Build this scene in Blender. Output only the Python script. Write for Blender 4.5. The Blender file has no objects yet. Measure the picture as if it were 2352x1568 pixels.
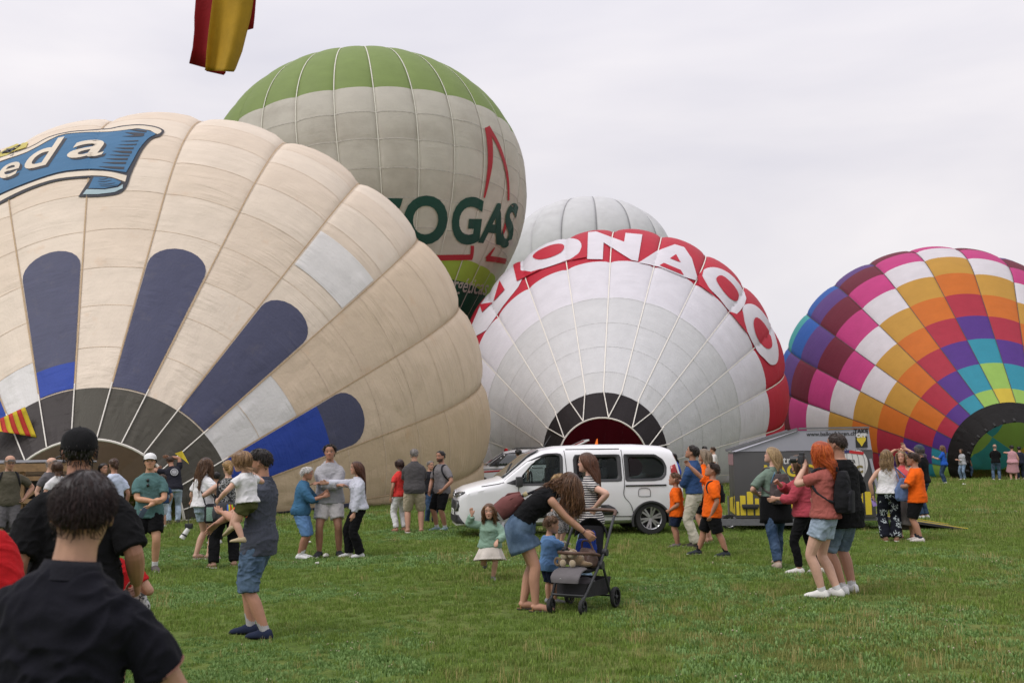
import numpy as np, math
# ---------- camera maths (picture plane measured on a 2352 x 1568 grid) ----------
CAM_H, PITCH, ROLL, FPX = 1.62, math.radians(6.51), math.radians(-0.78), 2287.0
def _camaxes():
    cp, sp = math.cos(PITCH), math.sin(PITCH)
    f = np.array([0, cp, sp]); r0 = np.array([1.0, 0, 0]); u0 = np.array([0, -sp, cp])
    c, s = math.cos(ROLL), math.sin(ROLL)
    return r0*c + u0*s, u0*c - r0*s, f
CR, CU, CF = _camaxes(); CP = np.array([0, 0, CAM_H])
def ray(px, py):
    d = CF + CR*((px-1176)/FPX) - CU*((py-784)/FPX)
    return d
def at(px, py, depth):
    d = ray(px, py); return CP + d*(depth/d[1])
def gnd(px, py, z=0.0):
    d = ray(px, py); return CP + d*((z-CAM_H)/d[2])
def proj(P):
    P = np.asarray(P, float) - CP
    z = P@CF
    return np.stack([1176 + FPX*(P@CR)/z, 784 - FPX*(P@CU)/z], -1)
# ---------- hot-air envelope: cone from the mouth that runs into a rounded top ----------
class Env:
    def __init__(s, M, C, R, rm, ng, phase=0.0, kc=0.85, bil=0.03, ground=0.25, vs=1.0, up=(0,0,1), b0=0.12):
        s.b0 = b0; s._gr = None
        s.M, s.C, s.R, s.rm, s.ng, s.ph, s.bil, s.g, s.vs = np.array(M,float), np.array(C,float), R, rm, ng, phase, bil, ground, vs
        ax = s.C - s.M; s.L = np.linalg.norm(ax); s.ax = ax/s.L
        up = np.array(up, float)
        s.U = np.cross(s.ax, up); s.U /= np.linalg.norm(s.U); s.V = np.cross(s.U, s.ax)
        ps = np.linspace(math.pi/2, math.pi, 4000)
        k = np.argmin(abs(R + s.L*np.cos(ps) - rm*np.sin(ps))); psi = ps[k]
        a1 = np.linspace(0, 1, 60); Tx, Tr = s.L + R*math.cos(psi), R*math.sin(psi)
        ca = np.concatenate([a1*Tx, s.L + R*np.cos(np.linspace(psi, math.pi/2, 80))[1:], s.L + kc*R*np.sin(np.linspace(0, math.pi/2, 120))[1:]])
        cr = np.concatenate([rm + (Tr-rm)*a1, R*np.sin(np.linspace(psi, math.pi/2, 80))[1:], R*np.cos(np.linspace(0, math.pi/2, 120))[1:]])
        d = np.concatenate([[0], np.cumsum(np.hypot(np.diff(ca), np.diff(cr)))])
        s.S = d[-1]; s.ca, s.cr, s.cs = ca, cr, d/d[-1]
    def prof(s, t):
        t = np.clip(t, 0, 1)
        return np.interp(t, s.cs, s.ca), np.interp(t, s.cs, s.cr)
    def pos(s, g, t, off=0.0):
        """g = gore coordinate (0..ng, integers are seams, clockwise from the top), t = 0 mouth .. 1 crown"""
        g, t = np.asarray(g, float), np.asarray(t, float)
        a, r = s.prof(t)
        th = (g + s.ph)*2*math.pi/s.ng
        fr = g - np.floor(g)
        k = np.clip((t-.16)/.42, 0, 1); k = (s.b0+(1-s.b0)*k*k*(3-2*k))*np.clip((1-t)/.12, 0, 1)
        b = 1 + s.bil*(np.sqrt(np.clip(1-(2*fr-1)**2*0.96, 0, 1))-0.2)*k
        r = r*b + off
        P = s.M + a[..., None]*s.ax + (r*np.sin(th))[..., None]*s.U + (s.vs*r*np.cos(th))[..., None]*s.V
        if s.g:
            z = P[..., 2]; P[..., 2] = 0.5*(z + np.sqrt(z*z + s.g**2))+0.0
        return P
    def nrm(s, g, t):
        e, h = 1e-3, 1e-4
        g = np.asarray(g, float); t = np.asarray(t, float)
        f = np.floor(g+1e-9); g1 = np.clip(g, f+2e-3, f+1-2e-3)
        tt = np.clip(t, 2*h, 1-2*h)
        n = np.cross(s.pos(g1+e, tt)-s.pos(g1-e, tt), s.pos(g1, tt+h)-s.pos(g1, tt-h))
        l = np.linalg.norm(n, axis=-1, keepdims=True); return n/np.maximum(l, 1e-9)
    def inv(s, px, py):
        """picture point -> (gore, height) on the side that faces the camera"""
        if s._gr is None:
            G, T = np.meshgrid(np.arange(0, s.ng, 1/12.)+.02, np.linspace(0.002, .9, 300), indexing='ij'); P = s.pos(G, T); q = proj(P)
            s._gr = (G, T, q, np.where(((P-CP)*s.nrm(G, T)).sum(-1)*s.sign() < 0, 0, 1e9))
        G, T, q, pen = s._gr; d = (q[..., 0]-px)**2+(q[..., 1]-py)**2+pen; k = np.unravel_index(np.argmin(d), d.shape); g, t = G[k], T[k]
        for _ in range(4):
            e = 2e-3; p0, p1, p2 = proj(s.pos(np.array([g, (g+e) % s.ng, g]), np.array([t, t, t+e]))); J = np.stack([(p1-p0)/e, (p2-p0)/e], 1)
            if abs(np.linalg.det(J)) < 50: break
            dl = np.linalg.solve(J, np.array([px, py])-p0); g = (g+np.clip(dl[0], -.1, .1)) % s.ng; t = min(max(t+np.clip(dl[1], -.02, .02), 0), .95)
        return float(g), float(t)
    def sign(s):
        g, t = np.array([0.5]), np.array([0.5]); P = s.pos(g, t); a, r = s.prof(t)
        return 1.0 if ((P-(s.M+a[..., None]*s.ax))*s.nrm(g, t)).sum() > 0 else -1.0
import bpy, bmesh, random
from mathutils import Vector, Matrix
random.seed(7); RNG = np.random.default_rng(7)
SC = bpy.context.scene; COL = SC.collection
# ---------- camera, sky, sun, exposure ----------
cam = bpy.data.cameras.new('camera'); camo = bpy.data.objects.new('camera', cam); COL.objects.link(camo)
cam.lens = 35.0; cam.sensor_width = 36.0; cam.clip_end = 6000; cam.clip_start = 0.05
camo.matrix_world = Matrix(((CR[0], CU[0], -CF[0], CP[0]), (CR[1], CU[1], -CF[1], CP[1]), (CR[2], CU[2], -CF[2], CP[2]), (0, 0, 0, 1)))
cam.dof.use_dof = True; cam.dof.focus_distance = 13.0; cam.dof.aperture_fstop = 4.5
SC.camera = camo
SUN_EL, SUN_AZ = math.radians(52), math.radians(235)      # overcast: broad soft sun, behind and left of the camera
w = bpy.data.worlds.new('World'); SC.world = w; w.use_nodes = True
nt = w.node_tree; nt.nodes.clear()
def N(t, typ, **k):
    n = t.nodes.new(typ)
    for a, b in k.items(): setattr(n, a, b)
    return n
out = N(nt, 'ShaderNodeOutputWorld'); bg = N(nt, 'ShaderNodeBackground'); nt.links.new(bg.outputs[0], out.inputs[0])
sky = N(nt, 'ShaderNodeTexSky', sky_type='NISHITA', sun_disc=False, sun_elevation=SUN_EL, sun_rotation=SUN_AZ)
sk = N(nt, 'ShaderNodeVectorMath', operation='SCALE'); sk.inputs[3].default_value = 0.07; nt.links.new(sky.outputs[0], sk.inputs[0])
tc = N(nt, 'ShaderNodeTexCoord'); mp = N(nt, 'ShaderNodeMapping'); mp.inputs['Scale'].default_value = (1, 1, 3.2); nt.links.new(tc.outputs['Generated'], mp.inputs[0])
nz = N(nt, 'ShaderNodeTexNoise'); nz.inputs['Scale'].default_value = 1.7; nz.inputs['Detail'].default_value = 5; nz.inputs['Roughness'].default_value = 0.5; nz.inputs['Distortion'].default_value = 0.3
nt.links.new(mp.outputs[0], nz.inputs['Vector'])
rp = N(nt, 'ShaderNodeValToRGB'); rp.color_ramp.elements[0].position = 0.3; rp.color_ramp.elements[1].position = 0.72
rp.color_ramp.elements[0].color = (0.67, 0.66, 0.735, 1); rp.color_ramp.elements[1].color = (0.93, 0.89, 0.905, 1); nt.links.new(nz.outputs['Fac'], rp.inputs[0])
mx = N(nt, 'ShaderNodeMix', data_type='RGBA'); mx.inputs[0].default_value = 0.94
sx = N(nt, 'ShaderNodeSeparateXYZ'); nt.links.new(tc.outputs['Generated'], sx.inputs[0])
zp = N(nt, 'ShaderNodeMath', operation='POWER'); zp.inputs[1].default_value = 2.0; zm = N(nt, 'ShaderNodeMath', operation='MULTIPLY_ADD'); zm.inputs[1].default_value = 1.0; zm.inputs[2].default_value = 1.0
za = N(nt, 'ShaderNodeMath', operation='MAXIMUM'); za.inputs[1].default_value = 0.0; nt.links.new(sx.outputs[2], za.inputs[0]); nt.links.new(za.outputs[0], zp.inputs[0]); nt.links.new(zp.outputs[0], zm.inputs[0])
oc = N(nt, 'ShaderNodeVectorMath', operation='SCALE'); nt.links.new(rp.outputs[0], oc.inputs[0]); nt.links.new(zm.outputs[0], oc.inputs[3])   # an overcast sky is brightest overhead
nt.links.new(sk.outputs[0], mx.inputs[6]); nt.links.new(oc.outputs[0], mx.inputs[7]); nt.links.new(mx.outputs[2], bg.inputs[0])
sun = bpy.data.lights.new('sun', 'SUN'); sun.energy = 1.5; sun.angle = math.radians(24); sun.color = (1, 0.965, 0.92)
suno = bpy.data.objects.new('sun', sun); COL.objects.link(suno); suno.location = (-20, -20, 60)
sd = Vector((math.sin(SUN_AZ)*math.cos(SUN_EL), math.cos(SUN_AZ)*math.cos(SUN_EL), math.sin(SUN_EL)))
suno.rotation_euler = sd.to_track_quat('Z', 'Y').to_euler()
SC.view_settings.view_transform = 'Standard'; SC.view_settings.look = 'None'; SC.view_settings.exposure = 0.0; SC.view_settings.gamma = 1.0; SC.view_settings.use_curve_mapping = False
SC.render.engine = 'CYCLES'; SC.cycles.max_bounces = 6; SC.cycles.transparent_max_bounces = 12
# ---------- helpers ----------
MATS = {}; WORLD = set()      # WORLD: roots whose parts are modelled in world coordinates
def srgb(*c):
    """8-bit picture colour -> linear"""
    return tuple((v/255/12.92 if v/255 <= .04045 else ((v/255+.055)/1.055)**2.4) for v in c)
def mat(name, col=(.5, .5, .5), rough=.8, var=.12, vs=6.0, bump=0.0, bs=40.0, metal=0.0, coat=0.0, trans=0.0, attr=None, uv=False, wr=0.0, stain=None, spec=.5, sheen=0.0, alpha=None, pat=None, emit=0.0, fold=0.0):
    if name in MATS: return MATS[name]
    m = bpy.data.materials.new(name); m.use_nodes = True; t = m.node_tree; b = t.nodes['Principled BSDF']; o = t.nodes['Material Output']; L = t.links.new
    b.inputs['Roughness'].default_value = rough; b.inputs['Metallic'].default_value = metal; b.inputs['Coat Weight'].default_value = coat
    b.inputs['Specular IOR Level'].default_value = spec; b.inputs['Sheen Weight'].default_value = sheen
    tcn = N(t, 'ShaderNodeTexCoord'); vec = tcn.outputs['UV'] if uv else tcn.outputs['Object']
    if attr:
        a = N(t, 'ShaderNodeAttribute', attribute_name=attr); csrc = a.outputs['Color']
    else:
        r = N(t, 'ShaderNodeRGB'); r.outputs[0].default_value = (*col, 1); csrc = r.outputs[0]
    if pat: csrc = pat(t, vec, csrc)
    if stain:
        n2 = N(t, 'ShaderNodeTexNoise'); n2.inputs['Scale'].default_value = stain[1]; n2.inputs['Detail'].default_value = 6; n2.inputs['Roughness'].default_value = .65; L(vec, n2.inputs['Vector'])
        r2 = N(t, 'ShaderNodeValToRGB'); r2.color_ramp.elements[0].position = stain[2]; r2.color_ramp.elements[1].position = stain[2]+.22
        L(n2.outputs['Fac'], r2.inputs[0]); sc = N(t, 'ShaderNodeMath', operation='MULTIPLY'); sc.inputs[1].default_value = stain[3]; L(r2.outputs[0], sc.inputs[0])
        mm = N(t, 'ShaderNodeMix', data_type='RGBA'); L(sc.outputs[0], mm.inputs[0]); L(csrc, mm.inputs[6]); mm.inputs[7].default_value = (*stain[0], 1); csrc = mm.outputs[2]
    if var:
        n1 = N(t, 'ShaderNodeTexNoise'); n1.inputs['Scale'].default_value = vs; n1.inputs['Detail'].default_value = 5; n1.inputs['Roughness'].default_value = .6; L(vec, n1.inputs['Vector'])
        mr = N(t, 'ShaderNodeMapRange'); mr.inputs[1].default_value = .25; mr.inputs[2].default_value = .75; mr.inputs[3].default_value = 1-var; mr.inputs[4].default_value = 1+var; L(n1.outputs['Fac'], mr.inputs[0])
        vm = N(t, 'ShaderNodeVectorMath', operation='SCALE'); L(csrc, vm.inputs[0]); L(mr.outputs[0], vm.inputs[3]); csrc = vm.outputs[0]
    L(csrc, b.inputs['Base Color'])
    nrm = None
    if wr:      # gathered-cloth wrinkles that run across the gore
        mpn = N(t, 'ShaderNodeMapping'); mpn.inputs['Scale'].default_value = (.35, 2.6, 1); mpn.inputs['Rotation'].default_value = (0, 0, .25); L(vec, mpn.inputs[0])
        n3 = N(t, 'ShaderNodeTexNoise'); n3.inputs['Scale'].default_value = 1.6; n3.inputs['Detail'].default_value = 3; n3.inputs['Distortion'].default_value = .6; L(mpn.outputs[0], n3.inputs['Vector'])
        bp = N(t, 'ShaderNodeBump'); bp.inputs['Strength'].default_value = wr; bp.inputs['Distance'].default_value = .2
        n5 = N(t, 'ShaderNodeTexNoise'); n5.inputs['Scale'].default_value = .55; n5.inputs['Detail'].default_value = 2; L(vec, n5.inputs['Vector'])
        m5 = N(t, 'ShaderNodeMapRange'); m5.inputs[1].default_value = .45; m5.inputs[2].default_value = .68; m5.inputs[3].default_value = .12; L(n5.outputs['Fac'], m5.inputs[0])
        x5 = N(t, 'ShaderNodeMath', operation='MULTIPLY'); L(m5.outputs[0], x5.inputs[0]); L(n3.outputs['Fac'], x5.inputs[1]); L(x5.outputs[0], bp.inputs['Height']); nrm = bp.outputs[0]
    if fold:    # soft creases in worn cloth
        n6 = N(t, 'ShaderNodeTexNoise'); n6.inputs['Scale'].default_value = 7.5; n6.inputs['Detail'].default_value = 2.5; n6.inputs['Distortion'].default_value = 1.6; n6.noise_type = 'RIDGED_MULTIFRACTAL'; mp6 = N(t, 'ShaderNodeMapping'); mp6.inputs['Scale'].default_value = (1, 1, .62); mp6.inputs['Rotation'].default_value = (.5, .4, 0); L(vec, mp6.inputs[0]); L(mp6.outputs[0], n6.inputs['Vector'])
        bp6 = N(t, 'ShaderNodeBump'); bp6.inputs['Strength'].default_value = fold; bp6.inputs['Distance'].default_value = .012; L(n6.outputs['Fac'], bp6.inputs['Height']); nrm = bp6.outputs[0]
    if bump:
        n4 = N(t, 'ShaderNodeTexNoise'); n4.inputs['Scale'].default_value = bs; n4.inputs['Detail'].default_value = 4; L(vec, n4.inputs['Vector'])
        bp2 = N(t, 'ShaderNodeBump'); bp2.inputs['Strength'].default_value = bump; bp2.inputs['Distance'].default_value = 1.0/bs; L(n4.outputs['Fac'], bp2.inputs['Height'])
        if nrm: L(nrm, bp2.inputs['Normal'])
        nrm = bp2.outputs[0]
    if nrm: L(nrm, b.inputs['Normal'])
    if emit: b.inputs['Emission Color'].default_value = (*col, 1); b.inputs['Emission Strength'].default_value = emit
    sh = b.outputs[0]
    if trans:
        tr = N(t, 'ShaderNodeBsdfTranslucent'); L(csrc, tr.inputs[0]); ms = N(t, 'ShaderNodeMixShader'); ms.inputs[0].default_value = trans
        if nrm: L(nrm, tr.inputs['Normal'])
        L(b.outputs[0], ms.inputs[1]); L(tr.outputs[0], ms.inputs[2]); sh = ms.outputs[0]
    if alpha is not None:
        tp = N(t, 'ShaderNodeBsdfTransparent'); tp.inputs[0].default_value = (.80, .85, .84, 1); ms = N(t, 'ShaderNodeMixShader'); ms.inputs[0].default_value = alpha
        L(tp.outputs[0], ms.inputs[1]); L(sh, ms.inputs[2]); sh = ms.outputs[0]
    L(sh, o.inputs[0]); MATS[name] = m; return m
def mesh_obj(name, V, F, m=None, parent=None, smooth=True, uvs=None, normals=None, cols=None, loc=None):
    me = bpy.data.meshes.new(name); me.from_pydata([tuple(map(float, v)) for v in V], [], [tuple(map(int, f)) for f in F])
    if smooth: me.polygons.foreach_set('use_smooth', [True]*len(me.polygons))
    if uvs is not None:
        ul = me.uv_layers.new(name='UVMap'); idx = np.empty(len(me.loops), int); me.loops.foreach_get('vertex_index', idx)
        ul.data.foreach_set('uv', np.asarray(uvs, float)[idx].ravel())
    if cols is not None:
        ca = me.color_attributes.new('Col', 'FLOAT_COLOR', 'POINT'); c = np.ones((len(V), 4)); c[:, :3] = cols; ca.data.foreach_set('color', c.ravel())
    if m is not None:
        for q in (m if isinstance(m, (list, tuple)) else [m]): me.materials.append(q)
    me.update()
    if normals is not None: me.normals_split_custom_set_from_vertices([tuple(map(float, n)) for n in normals])
    o = bpy.data.objects.new(name, me); COL.objects.link(o)
    if parent:
        o.parent = parent
        if parent.name in WORLD: o.location = -parent.location
    if loc is not None: o.location = loc
    return o
def empty(name, loc=(0, 0, 0), rz=0.0, label=None, cat=None, group=None):
    o = bpy.data.objects.new(name, None); COL.objects.link(o); o.location = tuple(map(float, loc)); o.rotation_euler = (0, 0, rz); o.empty_display_size = .2
    return tag(o, label, cat, group)
def tag(o, label=None, cat=None, group=None, kind=None):
    if label: o['label'] = label
    if cat: o['category'] = cat
    if group: o['group'] = group
    if kind: o['kind'] = kind
    return o
class MB:
    """collects simple solids into one mesh"""
    def __init__(s): s.V, s.F = [], []
    def add(s, V, F):
        n = len(s.V); s.V += [tuple(v) for v in V]; s.F += [tuple(i+n for i in f) for f in F]; return s
    def box(s, c, d, R=None):
        c = np.array(c, float); d = np.array(d, float)/2
        P = np.array([(x, y, z) for z in (-1, 1) for y in (-1, 1) for x in (-1, 1)])*d
        if R is not None: P = P@np.array(R).T
        return s.add(P+c, [(0, 2, 3, 1), (4, 5, 7, 6), (0, 1, 5, 4), (2, 6, 7, 3), (0, 4, 6, 2), (1, 3, 7, 5)])
    def bar(s, a, b, w, h=None):
        a, b = np.array(a, float), np.array(b, float); d = b-a; l = np.linalg.norm(d); d = d/l
        up = np.array([0, 0, 1.]) if abs(d[2]) < .9 else np.array([1., 0, 0]); x = np.cross(d, up); x /= np.linalg.norm(x); y = np.cross(x, d)
        return s.box((a+b)/2, (w, l, h or w), np.stack([x, d, y], 1))
    def tube(s, pts, r, n=8, cap=True):
        pts = np.array(pts, float); k = len(pts); r = np.broadcast_to(np.asarray(r, float), (k,))
        T = np.gradient(pts, axis=0); T /= np.maximum(np.linalg.norm(T, axis=1, keepdims=True), 1e-9)
        u = np.array([0, 0, 1.]) if abs(T[0][2]) < .9 else np.array([1., 0, 0]); V = []
        for i in range(k):
            u = u - T[i]*(u@T[i]); u /= np.linalg.norm(u); v = np.cross(T[i], u)
            for j in range(n):
                a = 2*math.pi*j/n; V.append(pts[i]+r[i]*(math.cos(a)*u+math.sin(a)*v))
        F = [(i*n+j, i*n+(j+1) % n, (i+1)*n+(j+1) % n, (i+1)*n+j) for i in range(k-1) for j in range(n)]
        if cap: F += [tuple(range(n))[::-1], tuple((k-1)*n+j for j in range(n))]
        return s.add(V, F)
    def cyl(s, a, b, r, n=16, r2=None): return s.tube([a, b], [r, r if r2 is None else r2], n)
    def lathe(s, prof, n=24, M=None, cap=True):
        V = []; F = []; k = len(prof)
        for (r, z) in prof:
            for j in range(n): V.append((r*math.cos(2*math.pi*j/n), r*math.sin(2*math.pi*j/n), z))
        F = [(i*n+j, i*n+(j+1) % n, (i+1)*n+(j+1) % n, (i+1)*n+j) for i in range(k-1) for j in range(n)]
        if cap and prof[0][0] > 1e-4: F.append(tuple(range(n))[::-1])
        if cap and prof[-1][0] > 1e-4: F.append(tuple((k-1)*n+j for j in range(n)))
        V = np.array(V)
        if M is not None: V = V@np.array(M)[:3, :3].T + np.array(M)[:3, 3]
        return s.add(V, F)
    def ell(s, c, r, nu=14, nv=9, R=None):
        V, F = [], []
        for i in range(nv+1):
            for j in range(nu): V.append((math.sin(math.pi*i/nv)*math.cos(2*math.pi*j/nu), math.sin(math.pi*i/nv)*math.sin(2*math.pi*j/nu), math.cos(math.pi*i/nv)))
        V = np.array(V)*np.array(r)
        if R is not None: V = V@np.array(R).T
        F = [(i*nu+j, (i+1)*nu+j, (i+1)*nu+(j+1) % nu, i*nu+(j+1) % nu) for i in range(nv) for j in range(nu)]
        return s.add(V+np.array(c, float), F)
    def build(s, name, m, parent=None, smooth=False, bevel=0.0, sharp=35):
        o = mesh_obj(name, s.V, s.F, m, parent, smooth=smooth)
        bm = bmesh.new(); bm.from_mesh(o.data); bmesh.ops.remove_doubles(bm, verts=bm.verts, dist=1e-6); bmesh.ops.recalc_face_normals(bm, faces=bm.faces)
        if bevel: bmesh.ops.bevel(bm, geom=[e for e in bm.edges if len(e.link_faces) == 2 and e.calc_face_angle(0) > .6], offset=bevel, segments=2, affect='EDGES', profile=.6)
        bm.to_mesh(o.data); bm.free()
        if smooth or bevel:
            o.data.polygons.foreach_set('use_smooth', [True]*len(o.data.polygons)); o.data.set_sharp_from_angle(angle=math.radians(sharp))
        return o
def vnoise(P, seed=0):
    """vectorised value noise, -1..1"""
    P = np.asarray(P, float); i = np.floor(P).astype(np.int64); f = P-i; f = f*f*(3-2*f); r = 0
    for dx in (0, 1):
        for dy in (0, 1):
            for dz in (0, 1):
                h = ((i[:, 0]+dx)*374761393 + (i[:, 1]+dy)*668265263 + (i[:, 2]+dz)*2147483647 + seed*974634777) & 0x7fffffff
                h = ((h ^ (h >> 13))*1274126177) & 0x7fffffff; h = (h ^ (h >> 16)) & 0xffff
                r = r + (h/32767.5-1)*(f[:, 0] if dx else 1-f[:, 0])*(f[:, 1] if dy else 1-f[:, 1])*(f[:, 2] if dz else 1-f[:, 2])
    return r
def fbm(P, seed=0, o=3):
    return sum(vnoise(np.asarray(P)*2**k, seed+k)*.5**k for k in range(o))
def text_mesh(txt, size=1.0, off=0.0, shear=0.0, space=1.0, maxe=None, align='CENTER'):
    """flat lettering as vertices / triangles, centred on x"""
    cu = bpy.data.curves.new('t', 'FONT'); cu.body = txt; cu.size = size; cu.offset = off; cu.shear = shear; cu.space_character = space; cu.align_x = align; cu.fill_mode = 'FRONT'; cu.resolution_u = 5
    o = bpy.data.objects.new('t', cu); COL.objects.link(o); dg = bpy.context.evaluated_depsgraph_get(); me = bpy.data.meshes.new_from_object(o.evaluated_get(dg))
    bm = bmesh.new(); bm.from_mesh(me); bmesh.ops.remove_doubles(bm, verts=bm.verts, dist=1e-5); bmesh.ops.triangulate(bm, faces=bm.faces)
    if maxe: subdiv(bm, maxe)
    V = np.array([v.co[:] for v in bm.verts]); bm.verts.index_update(); F = [tuple(v.index for v in f.verts) for f in bm.faces]
    bm.free(); bpy.data.objects.remove(o); bpy.data.curves.remove(cu); bpy.data.meshes.remove(me); return V, F
def subdiv(bm, maxe):
    for _ in range(7):
        e = [x for x in bm.edges if x.calc_length() > maxe]
        if not e: break
        bmesh.ops.subdivide_edges(bm, edges=e, cuts=1); bmesh.ops.triangulate(bm, faces=[f for f in bm.faces if len(f.verts) > 3])
def poly_mesh(pts, maxe):
    """flat filled outline, finely divided"""
    bm = bmesh.new(); vs = [bm.verts.new((p[0], p[1], 0)) for p in pts]; bm.faces.new(vs); bmesh.ops.triangulate(bm, faces=bm.faces); subdiv(bm, maxe)
    bm.verts.index_update(); V = np.array([v.co[:] for v in bm.verts]); F = [tuple(v.index for v in f.verts) for f in bm.faces]; bm.free(); return V, F
# ---------- ground ----------
def grass_pat(t, vec, c):
    n = N(t, 'ShaderNodeTexNoise'); n.inputs['Scale'].default_value = .35; n.inputs['Detail'].default_value = 8; n.inputs['Roughness'].default_value = .62; t.links.new(vec, n.inputs['Vector'])
    r = N(t, 'ShaderNodeValToRGB'); e = r.color_ramp.elements; e[0].position = .3; e[0].color = (.055, .095, .017, 1); e[1].position = .72; e[1].color = (.17, .175, .055, 1)
    k = r.color_ramp.elements.new(.5); k.color = (.092, .135, .03, 1); t.links.new(n.outputs['Fac'], r.inputs[0]); return r.outputs[0]
gm = mat('lawn_soil', var=.35, vs=9, bump=.9, bs=14, rough=.95, pat=grass_pat, spec=.1)
xs = np.concatenate([-np.geomspace(1500, 8, 14), np.linspace(-6, 6, 9), np.geomspace(8, 1500, 14)]); GX, GY = np.meshgrid(xs, xs, indexing='ij'); n = len(xs)
GV = np.stack([GX.ravel(), GY.ravel()+20, np.zeros(n*n)], 1)
tag(mesh_obj('ground', GV, [(i*n+j, (i+1)*n+j, (i+1)*n+j+1, i*n+j+1) for i in range(n-1) for j in range(n-1)], gm), kind='structure')
# ---------- grass, clover heads and dry stalks: instanced tufts on one point cloud ----------
def tuft(name, nb, rad, h0, h1, wd, col0, col1, lean=.5, flat=False, heads=0):
    V, F, C = [], [], []
    for i in range(nb):
        a = random.uniform(0, 6.283); r = rad*math.sqrt(random.random()); x, y = r*math.cos(a), r*math.sin(a); h = random.uniform(h0, h1); d = random.uniform(0, 6.283)
        ln = random.uniform(.1, 1)*lean*h; wx, wy = -math.sin(d)*wd/2, math.cos(d)*wd/2; k = len(V); f = random.random(); c = [col0[q]*(1-f)+col1[q]*f for q in range(3)]
        for s, (t, wq) in enumerate(((0, 1), (.5, .85), (.85, .5), (1, 0))):
            px, py, pz = x+math.cos(d)*ln*t*t, y+math.sin(d)*ln*t*t, h*(t-.25*t*t*lean)
            if wq: V += [(px-wx*wq, py-wy*wq, pz), (px+wx*wq, py+wy*wq, pz)]; C += [c, c]
            else: V.append((px, py, pz)); C.append(c)
        F += [(k, k+1, k+3, k+2), (k+2, k+3, k+5, k+4), (k+4, k+5, k+6)]
    for i in range(heads):
        a = random.uniform(0, 6.283); r = rad*math.sqrt(random.random()); x, y, z = r*math.cos(a), r*math.sin(a), random.uniform(h0, h1)*.9; k = len(V); s = .0085
        V += [(x, y, z+s), (x+s, y, z), (x, y+s, z), (x-s, y, z), (x, y-s, z), (x, y, z-s)]; C += [(.46, .40, .27)]*6
        F += [(k, k+1, k+2), (k, k+2, k+3), (k, k+3, k+4), (k, k+4, k+1), (k+5, k+2, k+1), (k+5, k+3, k+2), (k+5, k+4, k+3), (k+5, k+1, k+4)]
    o = mesh_obj(name, V, F, mat('grass_blade', attr='Col', var=0, rough=.6, trans=.25, spec=.25), cols=C); COL.objects.unlink(o); return o
tcoll = bpy.data.collections.new('tufts'); G0, G1 = (0.086, 0.149, 0.021), (0.228, 0.324, 0.062); Y0, Y1 = (0.253, 0.259, 0.076), (0.446, 0.368, 0.162)
for i, a in enumerate([(50, .085, .022, .058, .0055, G0, G1), (50, .085, .022, .064, .0055, (0.101, 0.173, 0.024), (0.264, 0.359, 0.076)), (46, .085, .02, .055, .0055, G0, (0.294, 0.328, 0.105)),
                       (46, .09, .018, .048, .005, (0.173, 0.199, 0.057), Y0), (22, .08, .04, .12, .004, Y0, Y1), (60, .09, .015, .045, .014, (0.097, 0.189, 0.038), (0.253, 0.378, 0.133)), (50, .09, .02, .05, .012, (0.097, 0.189, 0.038), (0.253, 0.368, 0.123), .5, False, 3)]):
    o = tuft('tuft_%d' % i, *a); tcoll.objects.link(o)
def gpoints():
    P, S, I = [], [], []
    for d0, d1, dens, sc in ((6.3, 13, 95, 1.0), (13, 21, 52, 1.3), (21, 36, 20, 1.9), (36, 75, 5, 2.6)):
        x1 = d1*.60+1; nn = int((d1-d0)*2*x1*dens); x = RNG.uniform(-x1, x1, nn); y = RNG.uniform(d0, d1, nn); k = abs(x) < y*.58+.8; x, y = x[k], y[k]
        pn = fbm(np.stack([x*.35, y*.35, 0*x], 1), 3); cl = fbm(np.stack([x*.5, y*.5, 0*x+9], 1), 8); right = np.clip((x/y+.15)*1.2, 0, 1); u = RNG.random(len(x))
        idx = np.where(u < .45, 0, np.where(u < .75, 1, 2)); dry = RNG.random(len(x)) < np.clip(.07+.5*pn+.22*right, .01, .6); idx = np.where(dry, 3, idx)
        idx = np.where(RNG.random(len(x)) < np.clip(.008+.03*(pn > .2)+.012*right, 0, .04), 4, idx)
        clo = (RNG.random(len(x)) < np.clip(.15+1.2*cl+.45*(1-right)-.04*(y-6), 0, .8)); idx = np.where(clo & (idx < 3), 5, idx); idx = np.where((idx == 5) & (RNG.random(len(x)) < .05), 6, idx)
        P.append(np.stack([x, y, 0*x-.004], 1)); S.append(sc*RNG.uniform(.75, 1.25, len(x))*(1+.25*pn)); I.append(idx)
    return np.concatenate(P), np.concatenate(S), np.concatenate(I)
P, S, I = gpoints(); me = bpy.data.meshes.new('grass'); me.from_pydata([tuple(p) for p in P.tolist()], [], [])
for nme, typ, dat in (('scl', 'FLOAT', S), ('rot', 'FLOAT', RNG.uniform(0, 6.283, len(S))), ('pick', 'INT', I)):
    at_ = me.attributes.new(nme, typ, 'POINT'); at_.data.foreach_set('value', dat.astype(np.float32 if typ == 'FLOAT' else np.int32))
go = bpy.data.objects.new('grass', me); COL.objects.link(go); tag(go, 'short green lawn grass with clover and dry stalks', 'grass', kind='stuff')
ng_ = bpy.data.node_groups.new('scatter', 'GeometryNodeTree'); ng_.interface.new_socket('Geometry', in_out='INPUT', socket_type='NodeSocketGeometry'); ng_.interface.new_socket('Geometry', in_out='OUTPUT', socket_type='NodeSocketGeometry')
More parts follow.
